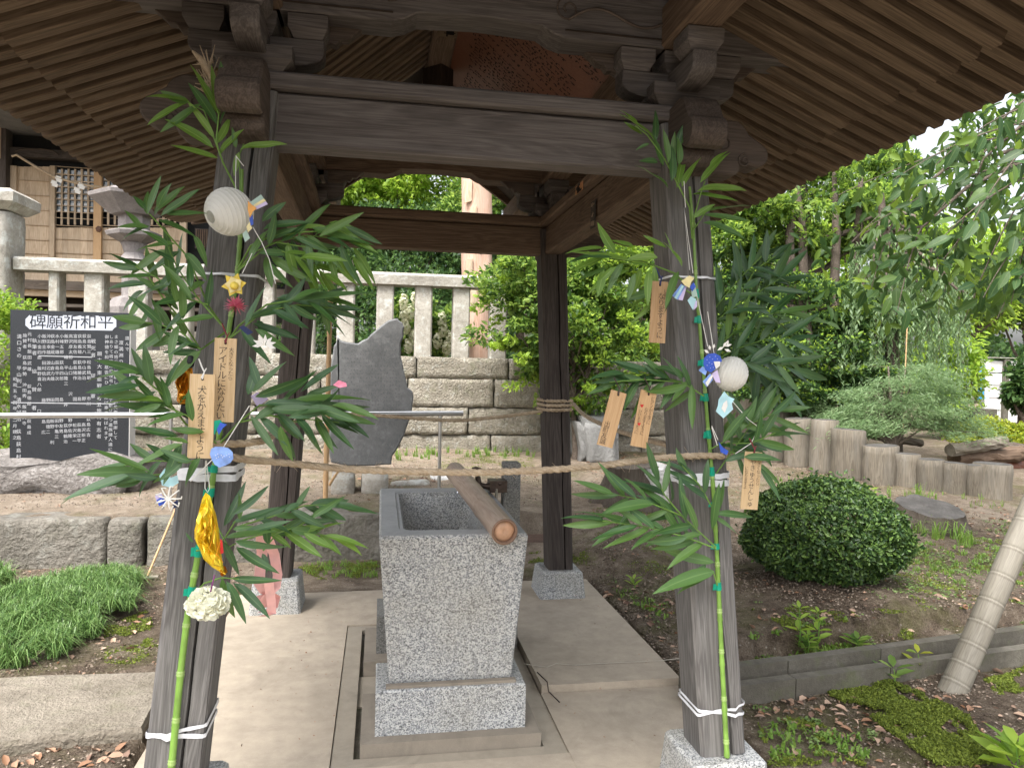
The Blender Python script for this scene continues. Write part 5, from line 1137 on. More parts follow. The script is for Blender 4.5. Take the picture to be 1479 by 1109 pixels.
def flat_leaves(name, p, s0, s1, mat, asp, label, tilt=.3):
    n = len(p); return tag(leaves_obj(name, p, rs.uniform(s0,s1,n), rs.normal(size=(n,3))*np.array([1,1,.15]), np.array([0,0,1])+rs.normal(size=(n,3))*tilt, mat, None, asp, .12), label, kind='stuff')
CRUMB = leafmat('soil crumb', [(.05,.034,.024),(.15,.115,.085),(.32,.265,.21),(.085,.058,.04)], 0, .9)
flat_leaves('soil_crumbs', area([(1.5,5.5,2.3,8.5,1),(-3.2,-.9,2.6,5.85,.35),(-4,1.5,6.3,9.8,.5),(1.45,3,3,6.5,.4)], 46000, .005, -.35), .005, .017, CRUMB, .75, 'small crumbs of bark and soil littering the bare ground', .5)
flat_leaves('leaf_fragments', area([(1.5,6,2.3,8.5,1),(-3,-.9,2.6,5.8,.2),(-4,1.5,6.3,9.8,.4)], 4200, .008, -.1), .012, .032, L_DEAD, .5, 'small broken bits of brown leaf strewn over the soil', .4)
gc = scatter([(1290,760),(1479,750),(1479,905),(1440,895),(1340,865),(1240,880)], 6500, .012)+scatter([(1085,870),(1240,895),(1290,955),(1090,962)], 1300, .012)+scatter([(1085,1020),(1270,1060),(1240,1109),(1110,1109)], 1500, .012)+scatter([(1330,880),(1479,860),(1479,905),(1380,915)], 700, .012)+scatter([(850,790),(960,820),(975,940)], 500, .012)
gc = [q for q in gc if noise.noise(Vector((q[0]*3,q[1]*3,5)))+.7*noise.noise(Vector((q[0]*11,q[1]*11,6))) > .06+.12*random.random()]
flat_leaves('ground_cover', np.array(gc), .008, .024, L_COVER, .7, 'low pale green ground cover leaves on the slope around the azalea', .5)
litter('slab_grit', [([(330,1100),(440,870),(500,870),(480,1100)],60),([(830,1100),(760,960),(840,860),(980,990),(960,1100)],60)], 'bits of grit and leaf crumbs blown onto the concrete slab', .004, .014, None, .6, .052)
blades('sprouting_weeds', scatter([(1080,930),(1240,905),(1280,950),(1100,965)], 50)+scatter([(880,850),(960,870),(970,900)], 18)+scatter([(1090,1040),(1250,1060),(1250,1100),(1120,1100)], 40), .015, .05, .012, L_GRASS, 6, 1.1, 'tiny broad leaved sprouts in the bare soil')
# leafy seedlings
def seedling(x, y, H_, n_, ls, label, mat=L_BRIGHT, tiers_=4):
    b_ = Pg(x, y); t = thing('seedling', b_, label, 'weed', 'broad leaved seedlings'); m = MB(); m.tube([b_-Vector((0,0,.01)), b_+Vector((.01,0,H_*.5)), b_+Vector((0,0,H_))], [.004,.0035,.002], 6); m.build('stem', TWIG, t)
    c = []; d = []; s_ = []
    for k in range(tiers_):
        for j in range(n_):
            a = j*6.283/n_+k*1.1; l_ = ls*(1-.15*k); dv = np.array([math.cos(a), math.sin(a), .45]); c.append(np.array(b_)+np.array([0,0,H_*(k+1)/tiers_])+dv*l_*.55); d.append(dv); s_.append(l_)
    leaves_obj('leaves', np.array(c), np.array(s_), np.array(d), np.tile([0,0,1.],(len(c),1))+rs.normal(size=(len(c),3))*.15, mat, t, .42, .08)
seedling(1153,935,.24,3,.10,'tallest bright green seedling in the soil right of the front right post'); seedling(1180,930,.20,3,.09,'second bright seedling, close right of the tallest one'); seedling(1166,945,.10,5,.08,'low leafy seedling at the foot of the two tall ones',L_TREE,3)
seedling(1238,938,.05,5,.09,'flat pale leaved seedling between bush and inner kerb',L_TREE,2); seedling(1290,992,.09,3,.11,'broad arrow leaved seedling by the outer kerb',L_TREE,2); seedling(1325,975,.11,3,.08,'yellow green seedling just left of the leaning pole',L_YEL,2)
seedling(1466,1124,.12,6,.16,'large bright toothed weed at the bottom right corner',L_BRIGHT,3); seedling(915,852,.07,4,.07,'small seedling by the slab edge behind the front right post',L_BRIGHT,2); seedling(1255,725,.12,3,.10,'thin seedling before the widest log post',L_BRIGHT,2)
# ------------------------------------------------------------------ near weeping cherry hanging into view at upper right
wc_ = thing('weeping_cherry', (5.6, 4.6, .1), 'weeping cherry with drooping twigs of large pointed leaves hanging in from the upper right', 'tree')
m = MB(); m.tube([Vector((5.9,4.9,-.1)), Vector((5.7,4.8,1.5)), Vector((5.2,4.6,3.0)), Vector((4.5,4.3,3.9))], [.17,.14,.11,.06], 12)
def big_leaf_mesh(name, seg=6, w=.5, droop=.25, fold=.12, bend=0.0, twist=0.0):
    vs = []; fs = []; uv = []; uvl = []
    for i in range(seg+1):
        t = i/seg; wd = w*.5*math.sin(math.pi*min(1, t**.8))**.75 if 0 < t < 1 else .004
        z = -droop*t*t+.06*droop*math.sin(t*9); tw = twist*t
        for j, q in enumerate((-1, 0, 1)):
            yy = q*wd; zz = abs(q)*wd*fold; vs.append((t, bend*t*t+yy*math.cos(tw)-zz*math.sin(tw), z+zz*math.cos(tw)+yy*math.sin(tw))); uv.append((t, .5+.5*q))
    for i in range(seg):
        for j in range(2): a = i*3+j; f = [a, a+1, a+4, a+3][::-1]; fs.append(f); uvl += [uv[k] for k in f]
    me = bpy.data.meshes.new(name); me.from_pydata(vs, [], fs); l = me.uv_layers.new(name='UVMap'); l.data.foreach_set('uv', [c for q in uvl for c in q]); me.polygons.foreach_set('use_smooth', [True]*len(fs)); me.update(); return me
CH = [big_leaf_mesh('leaf', 5, .38, d_, .25) for d_ in (.05,.2,.35)]
for me in CH: me.materials.append(L_CHERRYP)
def place_leaf(me, base, tip, nrm, parent, width=1.0, name='leaf'):
    base = Vector(base); x = Vector(tip)-base; L_ = x.length; x.normalize(); n_ = Vector(nrm); z = (n_-x*n_.dot(x)).normalized(); y = z.cross(x)
    M = Matrix(((x.x,y.x,z.x,base.x),(x.y,y.y,z.y,base.y),(x.z,y.z,z.z,base.z),(0,0,0,1))) @ Matrix.Diagonal((L_, L_*width, L_, 1))
    return link(name, me, parent, M)
rc = random.Random(21); cnt = 0; Pc = []; Dc = []; Sc = []
strands = [((1500,175),(1290,260),3.6),((1490,190),(1195,290),3.9),((1490,230),(1250,330),3.8),((1500,250),(1345,360),3.3),((1480,280),(1390,470),3.4),((1490,240),(1330,420),3.7),((1500,330),(1420,430),3.2),((1500,200),(1400,330),3.1),((1450,170),(1230,350),4.2),((1500,150),(1350,240),3.4),((1440,200),(1300,395),4.0),((1500,300),(1460,440),3.0),((1420,230),(1360,440),3.6),((1500,380),(1440,460),3.4),((1330,330),(1295,455),3.7),((1300,300),(1255,430),3.9)]
for (ax_, ay_), (bx_, by_), Yd in strands:
    Yd += .35; a, b2 = P(ax_, ay_, Y=Yd), P(bx_, by_, Y=Yd+rc.uniform(-.3,.3)); mid = a.lerp(b2,.5)+Vector((0,0,.12))
    pts = [(a*(1-t)**2+mid*2*t*(1-t)+b2*t*t) for t in [k/10 for k in range(11)]]
    m.tube([Vector((5.0,4.5,3.3)), a+Vector((.4,.1,.3))]+pts, [.02,.012]+[.006-.0004*k for k in range(11)], 5)
    for k in range(18):
        t = rc.uniform(.0,1); q = pts[int(t*10)]+Vector((rc.uniform(-.05,.05), rc.uniform(-.09,.09), rc.uniform(-.05,.03)))
        L_ = rc.uniform(.095,.15); d = Vector((rc.uniform(-.9,.7), rc.uniform(-.5,.5), rc.uniform(-1.0,-.05))).normalized()
        if cnt < 290: place_leaf(CH[cnt%3], q, q+d*L_, (rc.uniform(-.5,.5), -.75, rc.uniform(.1,1)), wc_); cnt += 1
    for k in range(34):
        t = rc.uniform(0,1); q = pts[int(t*10)]+Vector((rc.uniform(-.22,.22), rc.uniform(.1,.7), rc.uniform(-.22,.14))); Pc.append(q); Dc.append((rc.uniform(-.8,.8), rc.uniform(-.5,.5), rc.uniform(-1,.0))); Sc.append(rc.uniform(.07,.12))
for k in range(1500):
    x, y = rc.uniform(1375,1570), rc.uniform(110,480)
    if noise.noise(Vector((x*.018, y*.018, 2))) < -.08 or y > 430-(1479-x)*.3 and rc.random() < .6: continue
    q = P(x, y, Y=rc.uniform(4.2,5.8)); Pc.append(q); Dc.append((rc.uniform(-.8,.8), rc.uniform(-.5,.5), rc.uniform(-1,.0))); Sc.append(rc.uniform(.07,.12))
n = len(Pc); tag(leaves_obj('foliage', np.array([tuple(v) for v in Pc]), np.array(Sc), np.array(Dc), rs.normal(size=(n,3))*.6+np.array([0,-.4,.7]), L_CHERRY, wc_, .42), kind='stuff')
m.build('trunk', BARK, wc_)
# ------------------------------------------------------------------ straw ropes
def rope(pts, rad, name, label, parent=None, turns=16, hairs=0):
    pts = [Vector(p) for p in pts]; fine = []
    for i in range(len(pts)-1):   # Catmull-Rom
        p0, p1, p2, p3 = pts[max(i-1,0)], pts[i], pts[i+1], pts[min(i+2,len(pts)-1)]
        k = max(3, int((p2-p1).length/.006))
        for j in range(k): t = j/k; fine.append(.5*((2*p1)+(p2-p0)*t+(2*p0-5*p1+4*p2-p3)*t*t+(3*p1-p0-3*p2+p3)*t**3))
    fine.append(pts[-1]); m = MB(); t0 = (fine[1]-fine[0]).normalized(); u = t0.orthogonal().normalized(); fr = []; s_ = 0
    for i, p in enumerate(fine):
        t = (fine[min(i+1,len(fine)-1)]-fine[max(i-1,0)]).normalized(); u = (u-t*u.dot(t)).normalized(); fr.append((p, u.copy(), t.cross(u), s_)); 
        if i+1 < len(fine): s_ += (fine[i+1]-p).length
    for k in range(3):
        sp = []; 
        for p, u_, w_, s in fr: a = 6.283*(s/(rad*7.5)+k/3); sp.append(p+(u_*math.cos(a)+w_*math.sin(a))*rad*.5)
        m.tube(sp, [rad*.62*(1+.12*noise.noise(q*60)) for q in sp], 6)
    for _ in range(hairs):
        p, u_, w_, s = random.choice(fr); a = random.uniform(0,6.28); d = u_*math.cos(a)+w_*math.sin(a); m.tube([p+d*rad*.8, p+d*rad*random.uniform(1.4,2.6)+Vector((random.uniform(-.02,.02),0,random.uniform(-.01,.01)))], [.0009,.0004], 3, cap=False)
    o = m.build(name, STRAW, parent)
    if label: tag(o, label, 'rope')
    return o
def yf(k, z): return pc(k, z).y-.081   # front face of a post at height z
fl = [(296,648),(345,662),(420,669),(500,677),(600,681),(700,682),(800,678),(870,672),(950,662),(1010,658),(1045,659)]
z0 = 1.2; Y0 = yf('FL', 1.2); Y1 = yf('FR', 1.2)
rope([P(x, y, Y=2.36-.018) for x, y in fl], .0108, 'straw_rope', 'long twisted straw rope sagging across the front in front of the basin', hairs=160)
rope([P(x, y, Y=2.345) for x, y in ((300,640),(330,641),(352,640),(372,637))] + [P(385,634,Y=2.7), P(420,615,Y=4.2), P(432,600,Y=4.60)], .011, 'straw_rope', 'straw rope leading from the front left post back to the back left post', hairs=30)
rope([P(x, y, Y=4.56) for x, y in ((425,596),(470,597),(530,599),(600,604),(660,607),(720,602),(783,594))], .011, 'straw_rope', 'thin straw rope stretched between the two back posts behind the basin', hairs=40)
c = pc('BR', 1.27); 
for dz in (-.028, .0, .028):
    q = .088; rope([c+Vector((math.cos(a)*q*(1.25 if abs(math.cos(2*a)) < .5 else 1.05), math.sin(a)*q*(1.25 if abs(math.cos(2*a)) < .5 else 1.05), dz+.004*math.sin(a))) for a in [6.283*i/12 for i in range(13)]], .011, 'straw_rope', {-.028:'lowest straw rope turn wound round the back right post', .0:'middle straw rope turn wound round the back right post', .028:'top straw rope turn wound round the back right post'}[dz])
rope([P(x, y, Y=Yd) for x, y, Yd in ((828,583,4.45),(845,600,4.1),(880,617,3.6),(925,632,3.1),(965,642,2.62),(1000,650,2.5))], .011, 'straw_rope', 'straw rope sloping between the two right posts behind the tilted wooden tags', hairs=30)

# ------------------------------------------------------------------ artificial bamboos tied to the front posts
def art_leaf(name, droop, w=.185, bend=0, twist=0):
    me = big_leaf_mesh(name, 8, w, droop, .35, bend, twist); return me
AL = {}
for key, mt in (('m', L_ART), ('d', L_ARTD), ('l', L_ARTL)):
    AL[key] = []
    for dr, be, tw in ((.0,.0,.3), (.12,.10,-.5), (.25,-.10,.5), (.32,.06,.9), (.05,-.14,-.8), (.18,.16,.2)):
        me = art_leaf('leaf', dr, .205, be, tw); me.materials.append(mt); AL[key].append(me)
ra_ = random.Random(5)
class Bamboo:
    def __init__(s, nm, loc, label): s.t = thing(nm, loc, label, 'artificial bamboo'); s.tw = []; s.n = 0
    def leaf(s, x0, y0, x1, y1, Y, key='m', dy=None, w=1.0):
        a = P(x0, y0, Y=Y); L_ = math.hypot(x1-x0, y1-y0)*Y/F_PX
        dy = ra_.uniform(-.45,.15)*L_ if dy is None else dy
        b_ = P(x1, y1, Y=Y+dy); k = ra_.choice(AL[key])
        place_leaf(k, a, b_, (ra_.uniform(-.45,.45), -.8, ra_.uniform(.05,1.0)), s.t, w*ra_.uniform(.85,1.2)*min(1.3, max(.8, .115/max(.03,(b_-a).length)))); s.n += 1
    def twig(s, pts, Y, r=.0028): s.tw.append(([P(x, y, Y=Y if not hasattr(Y,'__len__') else Y[i]) for i, (x, y) in enumerate(pts)], r))
    def spray(s, pts, n, L_, Y, key='m', spread=38, bias=0, jit=.35, dyr=.1):
        """leaves along a twig polyline; angles in image degrees"""
        s.twig(pts, Y); 
        for i in range(n):
            t = .12+.88*(i+ra_.random()*.5)/n; f = t*(len(pts)-1); k = min(int(f), len(pts)-2); f -= k
            x = pts[k][0]*(1-f)+pts[k+1][0]*f; y = pts[k][1]*(1-f)+pts[k+1][1]*f; a = math.degrees(math.atan2(pts[k+1][1]-pts[k][1], pts[k+1][0]-pts[k][0]))
            sd_ = 1 if i % 2 else -1
            if i >= n-2: sd_ *= .35
            a += sd_*spread*ra_.uniform(.5,1.35); ax, ay = math.cos(R(a)), math.sin(R(a))+bias; l_ = L_*ra_.uniform(1-jit,1+jit*.5)/math.hypot(ax, ay)
            s.leaf(x, y, x+ax*l_, y+ay*l_, Y+ra_.uniform(-dyr,dyr)*.4, key)
    def finish(s):
        m = MB()
        for pts, r in s.tw: m.tube(pts, [r*(1-.35*i/(len(pts)-1)) for i in range(len(pts))], 6)
        m.build('twigs', TWIG, s.t)
def stemYs(k, pts, off=.018): 
    out = []
    for x, y in pts:
        q = P(x, y, Y=2.35); q = P(x, y, Y=yf(k, q.z)-off); out.append(q)
    return out
def culm(b, k, pts, r0, r1, noder, parts_tape):
    ps = stemYs(k, pts); L_ = [0]
    for a, c_ in zip(ps[:-1], ps[1:]): L_.append(L_[-1]+(c_-a).length)
    fine = []; N = 260
    for i in range(N+1):
        d = L_[-1]*i/N; j = max(q for q in range(len(L_)) if L_[q] <= d+1e-9); j = min(j, len(ps)-2); f = (d-L_[j])/(L_[j+1]-L_[j]); fine.append((ps[j].lerp(ps[j+1], f), d))
    rad = []
    for p, d in fine:
        r = r0+(r1-r0)*d/L_[-1]; ph = (d % noder); r += .0022*math.exp(-((ph-.006)/.004)**2)+.0012*math.exp(-((ph-.018)/.004)**2); rad.append(r)
    MB().tube([p for p, d in fine], rad, 12).build('culm', STEM, b.t)
    nd = .05
    while nd < L_[-1]-.05:
        i = min(range(N), key=lambda q: abs(fine[q][1]-nd)); dr = (fine[i+1][0]-fine[i][0]).normalized(); c0 = fine[i][0]
        m = MB(); m.tube([c0-dr*.009, c0-dr*.004, c0-dr*.0015, c0+dr*.001, c0+dr*.004, c0+dr*.008], [rad[i]*1.0, rad[i]+.0022, rad[i]+.0006, rad[i]+.0006, rad[i]+.002, rad[i]*.99], 14); m.build('node_ring', NODE, b.t); nd += noder*random.uniform(.75,1.1)
    for x, y, h in parts_tape:
        q = min(fine, key=lambda v: (lambda e: abs(e.x-x)+abs(e.y-y))(Vector(((v[0]-CAM).dot(RT)/(v[0]-CAM).dot(FW)*F_PX+PW/2, PH/2-(v[0]-CAM).dot(UP)/(v[0]-CAM).dot(FW)*F_PX))))
        i = [f[1] for f in fine].index(q[1]); d = (fine[min(i+1,N)][0]-fine[max(i-1,0)][0]).normalized(); hh = h*2.35/F_PX
        m = MB(); m.tube([q[0]-d*hh/2, q[0]-d*hh*.2, q[0]+d*hh*.25, q[0]+d*hh/2], [rad[i]+.002, rad[i]+.0035, rad[i]+.002, rad[i]+.003], 10)
        a = q[0]-Vector((rad[i],.003,0)); m.hexa([a+Vector((-.014,0,-hh*.45)), a+Vector((0,0,-hh*.4)), a+Vector((0,.002,-hh*.4)), a+Vector((-.014,.002,-hh*.45))], [a+Vector((-.012,0,hh*.3)), a+Vector((0,0,hh*.35)), a+Vector((0,.002,hh*.35)), a+Vector((-.012,.002,hh*.3))])
        m.build('green_tape', TEAL, b.t)
NODE = plain('bamboo node', (.27,.40,.12), .45)
LB = Bamboo('artificial_bamboo', (-.55, 2.25, .3), 'artificial bamboo with green plastic leaves tied up the front left post')
culm(LB, 'FL', [(246,1125),(262,960),(272,880),(288,790),(300,740),(318,620),(330,480),(342,400),(348,330),(349,245)], .0105, .006, .145, [(277,855,13),(284,795,16),(290,712,12),(321,676,10),(318,612,10)])
YL = 2.30
for q in [(273.6,147,213,126.6,'l'),(275,149,228,136,'m'),(271,149,207.6,172,'l'),(293,149,232.5,191.5,'m'),(317,167,280,91,'l'),(310,201,274.7,140.7,'l'),(312.6,179.6,280,114.7,'m'),(308,214,246.5,160,'l'),(318,164.5,301.7,95,'l'),(325,138,318.6,88.7,'m'),(313.6,207.8,336,171,'l'),(318,224,340.7,179.7,'l'),(314.7,228.4,246.5,210,'l'),(347,216.5,406.7,194.8,'l'),(318,180,334,138.5,'m'),(341,214,335,184,'m'),(345,220,338,255,'l')]: LB.leaf(*q[:4], YL+.03, q[4])
LB.twig([(349,300),(340,270),(322,235),(312,205),(316,165),(300,120)], [2.37,2.35,2.33,2.32,2.32,2.33], .0035); LB.twig([(322,235),(295,160),(270,148)], 2.33); LB.twig([(349,300),(345,225),(352,208)], 2.36)
for q in [(213,309,232.6,254),(232.6,311.4,284.5,275.7),(240,309,294,309),(229,318,292,339.5),(210,303,192.5,278),(212,309,208.8,273.6),(223,311,255,262),(216,326.6,173,337),(214,329,169,318),(253,352.5,197,350),(242,361,181.7,389),(259.6,363,211,393.6),(266,365.5,305,396),(279,339.5,307,380.7),(227,420,201,395),(229,424,253,377),(210,411,154.7,405),(212,424,178.5,457),(207.7,420,171,439.5),(218.5,446,197,476),(225,444,225,491.4),(257.4,448,240,422),(255,437,246.6,398),(264,461,268,409),(296,407,249,425.5),(290,504,232,478),(288,500,218.5,491),(288,509,231.5,511),(290,506.6,240,545.5),(228,300,240,262),(205,330,180,300),(245,425,262,385),(236,480,200,510),(258,470,235,520)]: LB.leaf(*q, 2.18+ra_.uniform(-.05,.05), 'm')
LB.twig([(325,475),(300,440),(272,372),(235,330),(215,308)], [2.33,2.3,2.24,2.19,2.18], .0033); LB.twig([(325,480),(290,505),(262,462),(235,430),(215,400)], [2.33,2.28,2.22,2.18,2.17], .0033)
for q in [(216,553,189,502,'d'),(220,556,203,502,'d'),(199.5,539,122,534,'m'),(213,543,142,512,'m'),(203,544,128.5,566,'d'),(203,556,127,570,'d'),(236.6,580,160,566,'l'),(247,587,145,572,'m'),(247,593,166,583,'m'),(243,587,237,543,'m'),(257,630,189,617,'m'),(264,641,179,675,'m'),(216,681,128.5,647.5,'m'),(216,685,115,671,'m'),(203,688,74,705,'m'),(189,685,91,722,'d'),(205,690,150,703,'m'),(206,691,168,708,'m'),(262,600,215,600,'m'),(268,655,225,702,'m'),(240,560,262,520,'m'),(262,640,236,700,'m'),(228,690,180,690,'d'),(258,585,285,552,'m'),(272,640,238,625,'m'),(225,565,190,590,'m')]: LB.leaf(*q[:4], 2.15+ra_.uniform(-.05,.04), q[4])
LB.twig([(312,640),(268,612),(236,570),(205,545)], [2.33,2.22,2.17,2.15], .0033); LB.twig([(310,655),(270,660),(235,685),(195,688)], [2.33,2.22,2.17,2.15], .0033)
for q in [(379,320,406,286),(380,331.5,440.6,307.6),(380,346.6,430,329),(475,321.7,539,334),(451,329,514,351),(499,327,552,353),(425.4,342,475,357),(484,329,540,364),(435,353,473,388),(421,346.6,436,396),(434,362,471,420),(391,370,445,412.6),(384,370,393,416),(389,379,415,420),(466.5,355,456,385.5),(477,364,482,414),(484,368,505.5,415),(492.5,353,512,418),(510,357,548,408),(510,370,536,420),(430,331,470,318),(445,345,452,400),(500,345,552,372),(416,350,422,412),(455,340,490,318)]: LB.leaf(*q, 2.24+ra_.uniform(-.05,.05), 'm' if ra_.random() < .6 else 'l')
LB.twig([(343,390),(362,355),(390,342),(440,335),(500,333)], [2.34,2.28,2.25,2.24,2.24], .0033); LB.twig([(343,392),(365,365),(400,350),(470,362)], [2.34,2.29,2.25,2.24])
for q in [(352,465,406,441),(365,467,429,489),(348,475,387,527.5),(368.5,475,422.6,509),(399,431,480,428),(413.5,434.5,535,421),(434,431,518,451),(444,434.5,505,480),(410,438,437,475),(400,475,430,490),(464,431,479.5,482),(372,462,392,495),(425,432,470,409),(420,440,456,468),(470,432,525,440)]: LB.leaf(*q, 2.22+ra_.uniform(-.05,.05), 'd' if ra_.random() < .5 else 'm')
LB.twig([(331,490),(345,470),(385,440),(440,431),(480,430)], [2.34,2.3,2.24,2.22,2.22], .0033)
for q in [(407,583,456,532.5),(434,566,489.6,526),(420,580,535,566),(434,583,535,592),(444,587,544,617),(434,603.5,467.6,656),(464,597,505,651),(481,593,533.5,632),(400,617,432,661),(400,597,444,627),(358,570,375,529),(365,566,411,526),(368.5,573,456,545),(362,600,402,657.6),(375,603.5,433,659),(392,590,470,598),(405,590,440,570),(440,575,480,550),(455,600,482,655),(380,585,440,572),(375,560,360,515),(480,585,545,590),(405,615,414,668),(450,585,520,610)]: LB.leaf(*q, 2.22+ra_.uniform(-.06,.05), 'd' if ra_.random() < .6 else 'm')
LB.twig([(318,640),(345,610),(375,585),(430,583),(480,590)], [2.34,2.3,2.25,2.22,2.22], .0035); LB.twig([(345,610),(390,600),(440,612)], [2.3,2.24,2.22])
for q in [(323,759.6,360.7,698.6),(335,743,392,708),(335,755,403,734),(337,764,363,760),(325.5,776,396,768),(339.6,781,409,796),(341,790,395,830),(321,781,351,830),(335,834.6,402,844),(337,842,395,880),(327,839,363,898),(321,834.6,330,895.6),(279,783,268,769),(379,799,391,825),(350,770,420,752),(345,750,350,712)]: LB.leaf(*q, 2.18+ra_.uniform(-.04,.05), 'd' if ra_.random() < .6 else 'm')
LB.twig([(284,795),(310,790),(325,776),(340,752)], [2.31,2.24,2.19,2.18]); LB.twig([(276,862),(295,842),(320,834),(345,836)], [2.30,2.24,2.19,2.18]); LB.twig([(300,735),(330,790),(340,785)], [2.3,2.2,2.18])
LB.spray([(345,760),(395,745),(440,730),(490,728)], 12, 55, 2.30, 'd', 32, .1); LB.spray([(350,780),(400,765),(450,770),(488,775)], 10, 58, 2.33, 'l', 28, .15); LB.spray([(380,795),(400,770),(430,760),(455,745)], 7, 50, 2.30, 'm', 35, .2)
for pts, n, L_, Y, k, sp_ in (([(325,475),(285,430),(255,385),(240,350)],9,58,2.2,'m',45),([(300,440),(265,430),(225,400),(195,385)],9,60,2.2,'m',40),([(290,505),(262,480),(235,470),(205,465)],8,55,2.19,'m',40),([(343,392),(390,352),(440,340),(495,345)],11,66,2.26,'m',36),
 ([(400,360),(440,375),(475,400)],7,60,2.26,'l',36),([(331,490),(380,450),(430,440),(480,445)],9,60,2.25,'d',34),([(345,610),(390,600),(440,605),(490,610)],10,64,2.24,'d',34),([(312,640),(270,600),(225,580),(190,560)],8,62,2.17,'m',36),([(310,655),(270,668),(225,665),(180,672)],8,58,2.17,'m',34)): LB.spray(pts, n, L_, Y, k, sp_, .15, .3, .3)
LB.finish()
dry = MB(); rr = random.Random(2)
for i in range(40):
    a = P(303+rr.uniform(-5,5), 120+rr.uniform(-30,15), Y=2.33); dry.tube([a, a+Vector((rr.uniform(-.04,.02), rr.uniform(-.02,.02), rr.uniform(-.02,.07)))], [.003,.001], 4)
dry.tube([P(312,135,Y=2.34), P(305,108,Y=2.33), P(290,86,Y=2.33), P(278,74,Y=2.33)], [.006,.012,.010,.003], 8)
tag(dry.build('dried_sprig', STRAW), 'withered tan sprig at the very top of the left artificial bamboo', 'dried sprig')

RB = Bamboo('artificial_bamboo', (1.1, 2.25, .3), 'artificial bamboo with green plastic leaves tied up the front right post')
culm(RB, 'FR', [(1050,1093),(1043,960),(1035,790),(1029,690),(1021,600),(1013,500),(1006,420),(1001,320),(996,270)], .0088, .0045, .15, [(1008,424,14),(1011,462,12),(1013,523,11),(1018,575,12),(1022,627,13),(1028,680,14),(1031,727,8),(1034,790,9),(1036,845,12)])
YRr = 2.33
for q in [(945,203,903,154,'l'),(921,182,903,154,'l'),(928,195,901,177,'l'),(946,208,948.5,152.5,'m'),(938,208,918,212,'m'),(950,235,927,225,'m'),(965,236,965,186,'m'),(972,240,970,190,'m'),(980,238,988.5,199,'m'),(978,218.6,982,177.5,'m'),(984,208,1010,154,'m'),(988.5,216,1016.6,186,'m'),(1025,240,1048,214,'l'),(965,272,929,227.6,'m'),(977.6,272,990,200,'l'),(1011.6,264,1048,215,'l'),(1007,276.5,1080,257,'l'),(999,281,1067,284,'l'),(1020,306,1080,291,'m'),(1016,310.5,1082,319,'m'),(1003,315,1029,289,'l'),(970,262,978,210,'m'),(985,270,1005,225,'l'),(958,240,940,190,'m'),(1015,322,1080,330,'m')]: RB.leaf(*q[:4], YRr+ra_.uniform(-.03,.03), q[4])
RB.twig([(1000,345),(996,300),(982,272),(960,230),(935,195),(918,182)], [2.38,2.36,2.34,2.33,2.33,2.33], .0033); RB.twig([(1001,345),(1003,312),(1012,280),(1018,262)], [2.38,2.35,2.33,2.33]); RB.twig([(1003,330),(1018,308)], 2.35)
for q in [(889,366.6,859,326.5),(874,360,819,353.6),(874,364,820,379.6),(915,356,883,346),(963,358,930,342),(909,390,859,414),(876,388,833,405.5),(872,390,863,429),(917.5,395,902,433.6),(950,414,904.5,440),(971.6,366.6,959.7,335),(915,377.5,823,364),(974,410,905.6,437),(956,419,924,469),(970,423.5,947,469),(885,372,840,372),(925,372,880,352),(935,385,900,372),(890,385,846,420),(900,380,872,418),(938,390,930,436),(926,388,915,432),(950,372,905,365),(870,372,826,392),(945,385,945,430),(985,385,968,345),(980,392,955,440)]: RB.leaf(*q, 2.26+ra_.uniform(-.05,.05), 'l' if ra_.random() < .75 else 'm')
RB.twig([(1006,425),(975,395),(930,378),(880,374)], [2.36,2.3,2.26,2.26], .0033); RB.twig([(1006,430),(985,415),(968,420)], [2.36,2.3,2.27])
# dark fans to the right of the post
def fan(b, x, y, a0, a1, n, L_, Y, key='d', jit=.25):
    for i in range(n):
        a = R(a0+(a1-a0)*(i+ra_.uniform(-.3,.3))/max(1,n-1)); l_ = L_*ra_.uniform(1-jit,1+jit*.6); o_ = ra_.uniform(0,14); b.leaf(x+math.cos(a)*o_, y+math.sin(a)*o_, x+math.cos(a)*l_, y+math.sin(a)*l_, Y+ra_.uniform(-.07,.07), key)
for pts, n, L_, Y, k, sp_ in (([(1012,470),(1045,430),(1075,395),(1100,370)],12,62,2.46,'d',42),([(1014,480),(1050,450),(1090,425),(1130,400)],15,66,2.48,'d',40),([(1016,520),(1060,480),(1100,455),(1140,450)],14,64,2.44,'m',38),
 ([(1018,530),(1060,505),(1105,490),(1145,490)],15,64,2.47,'d',40),([(1020,560),(1065,525),(1105,520),(1150,535)],15,62,2.45,'d',38),([(1060,440),(1090,390),(1120,370)],9,54,2.50,'d',40),([(1065,520),(1100,540),(1135,565)],10,58,2.48,'d',35),
 ([(1024,650),(1050,635),(1085,612),(1130,590)],14,66,2.34,'m',38),([(1050,640),(1085,640),(1120,625)],9,58,2.32,'m',42),([(1030,690),(1055,655),(1080,620),(1090,585)],9,60,2.36,'d',45),([(1050,650),(1075,660),(1105,680)],6,55,2.33,'m',40)): RB.spray(pts, n, L_, Y, k, sp_, .12, .3, .35)
for q in [(993,550,970,580),(999,555,1000,620),(988,545,955,520)]: RB.leaf(*q, 2.28, 'm')
RB.spray([(1017,572),(985,552),(930,548),(880,552)], 15, 55, 2.28, 'm', 40, .35); RB.spray([(985,552),(940,540),(895,540)], 8, 52, 2.30, 'd', 30, .1)
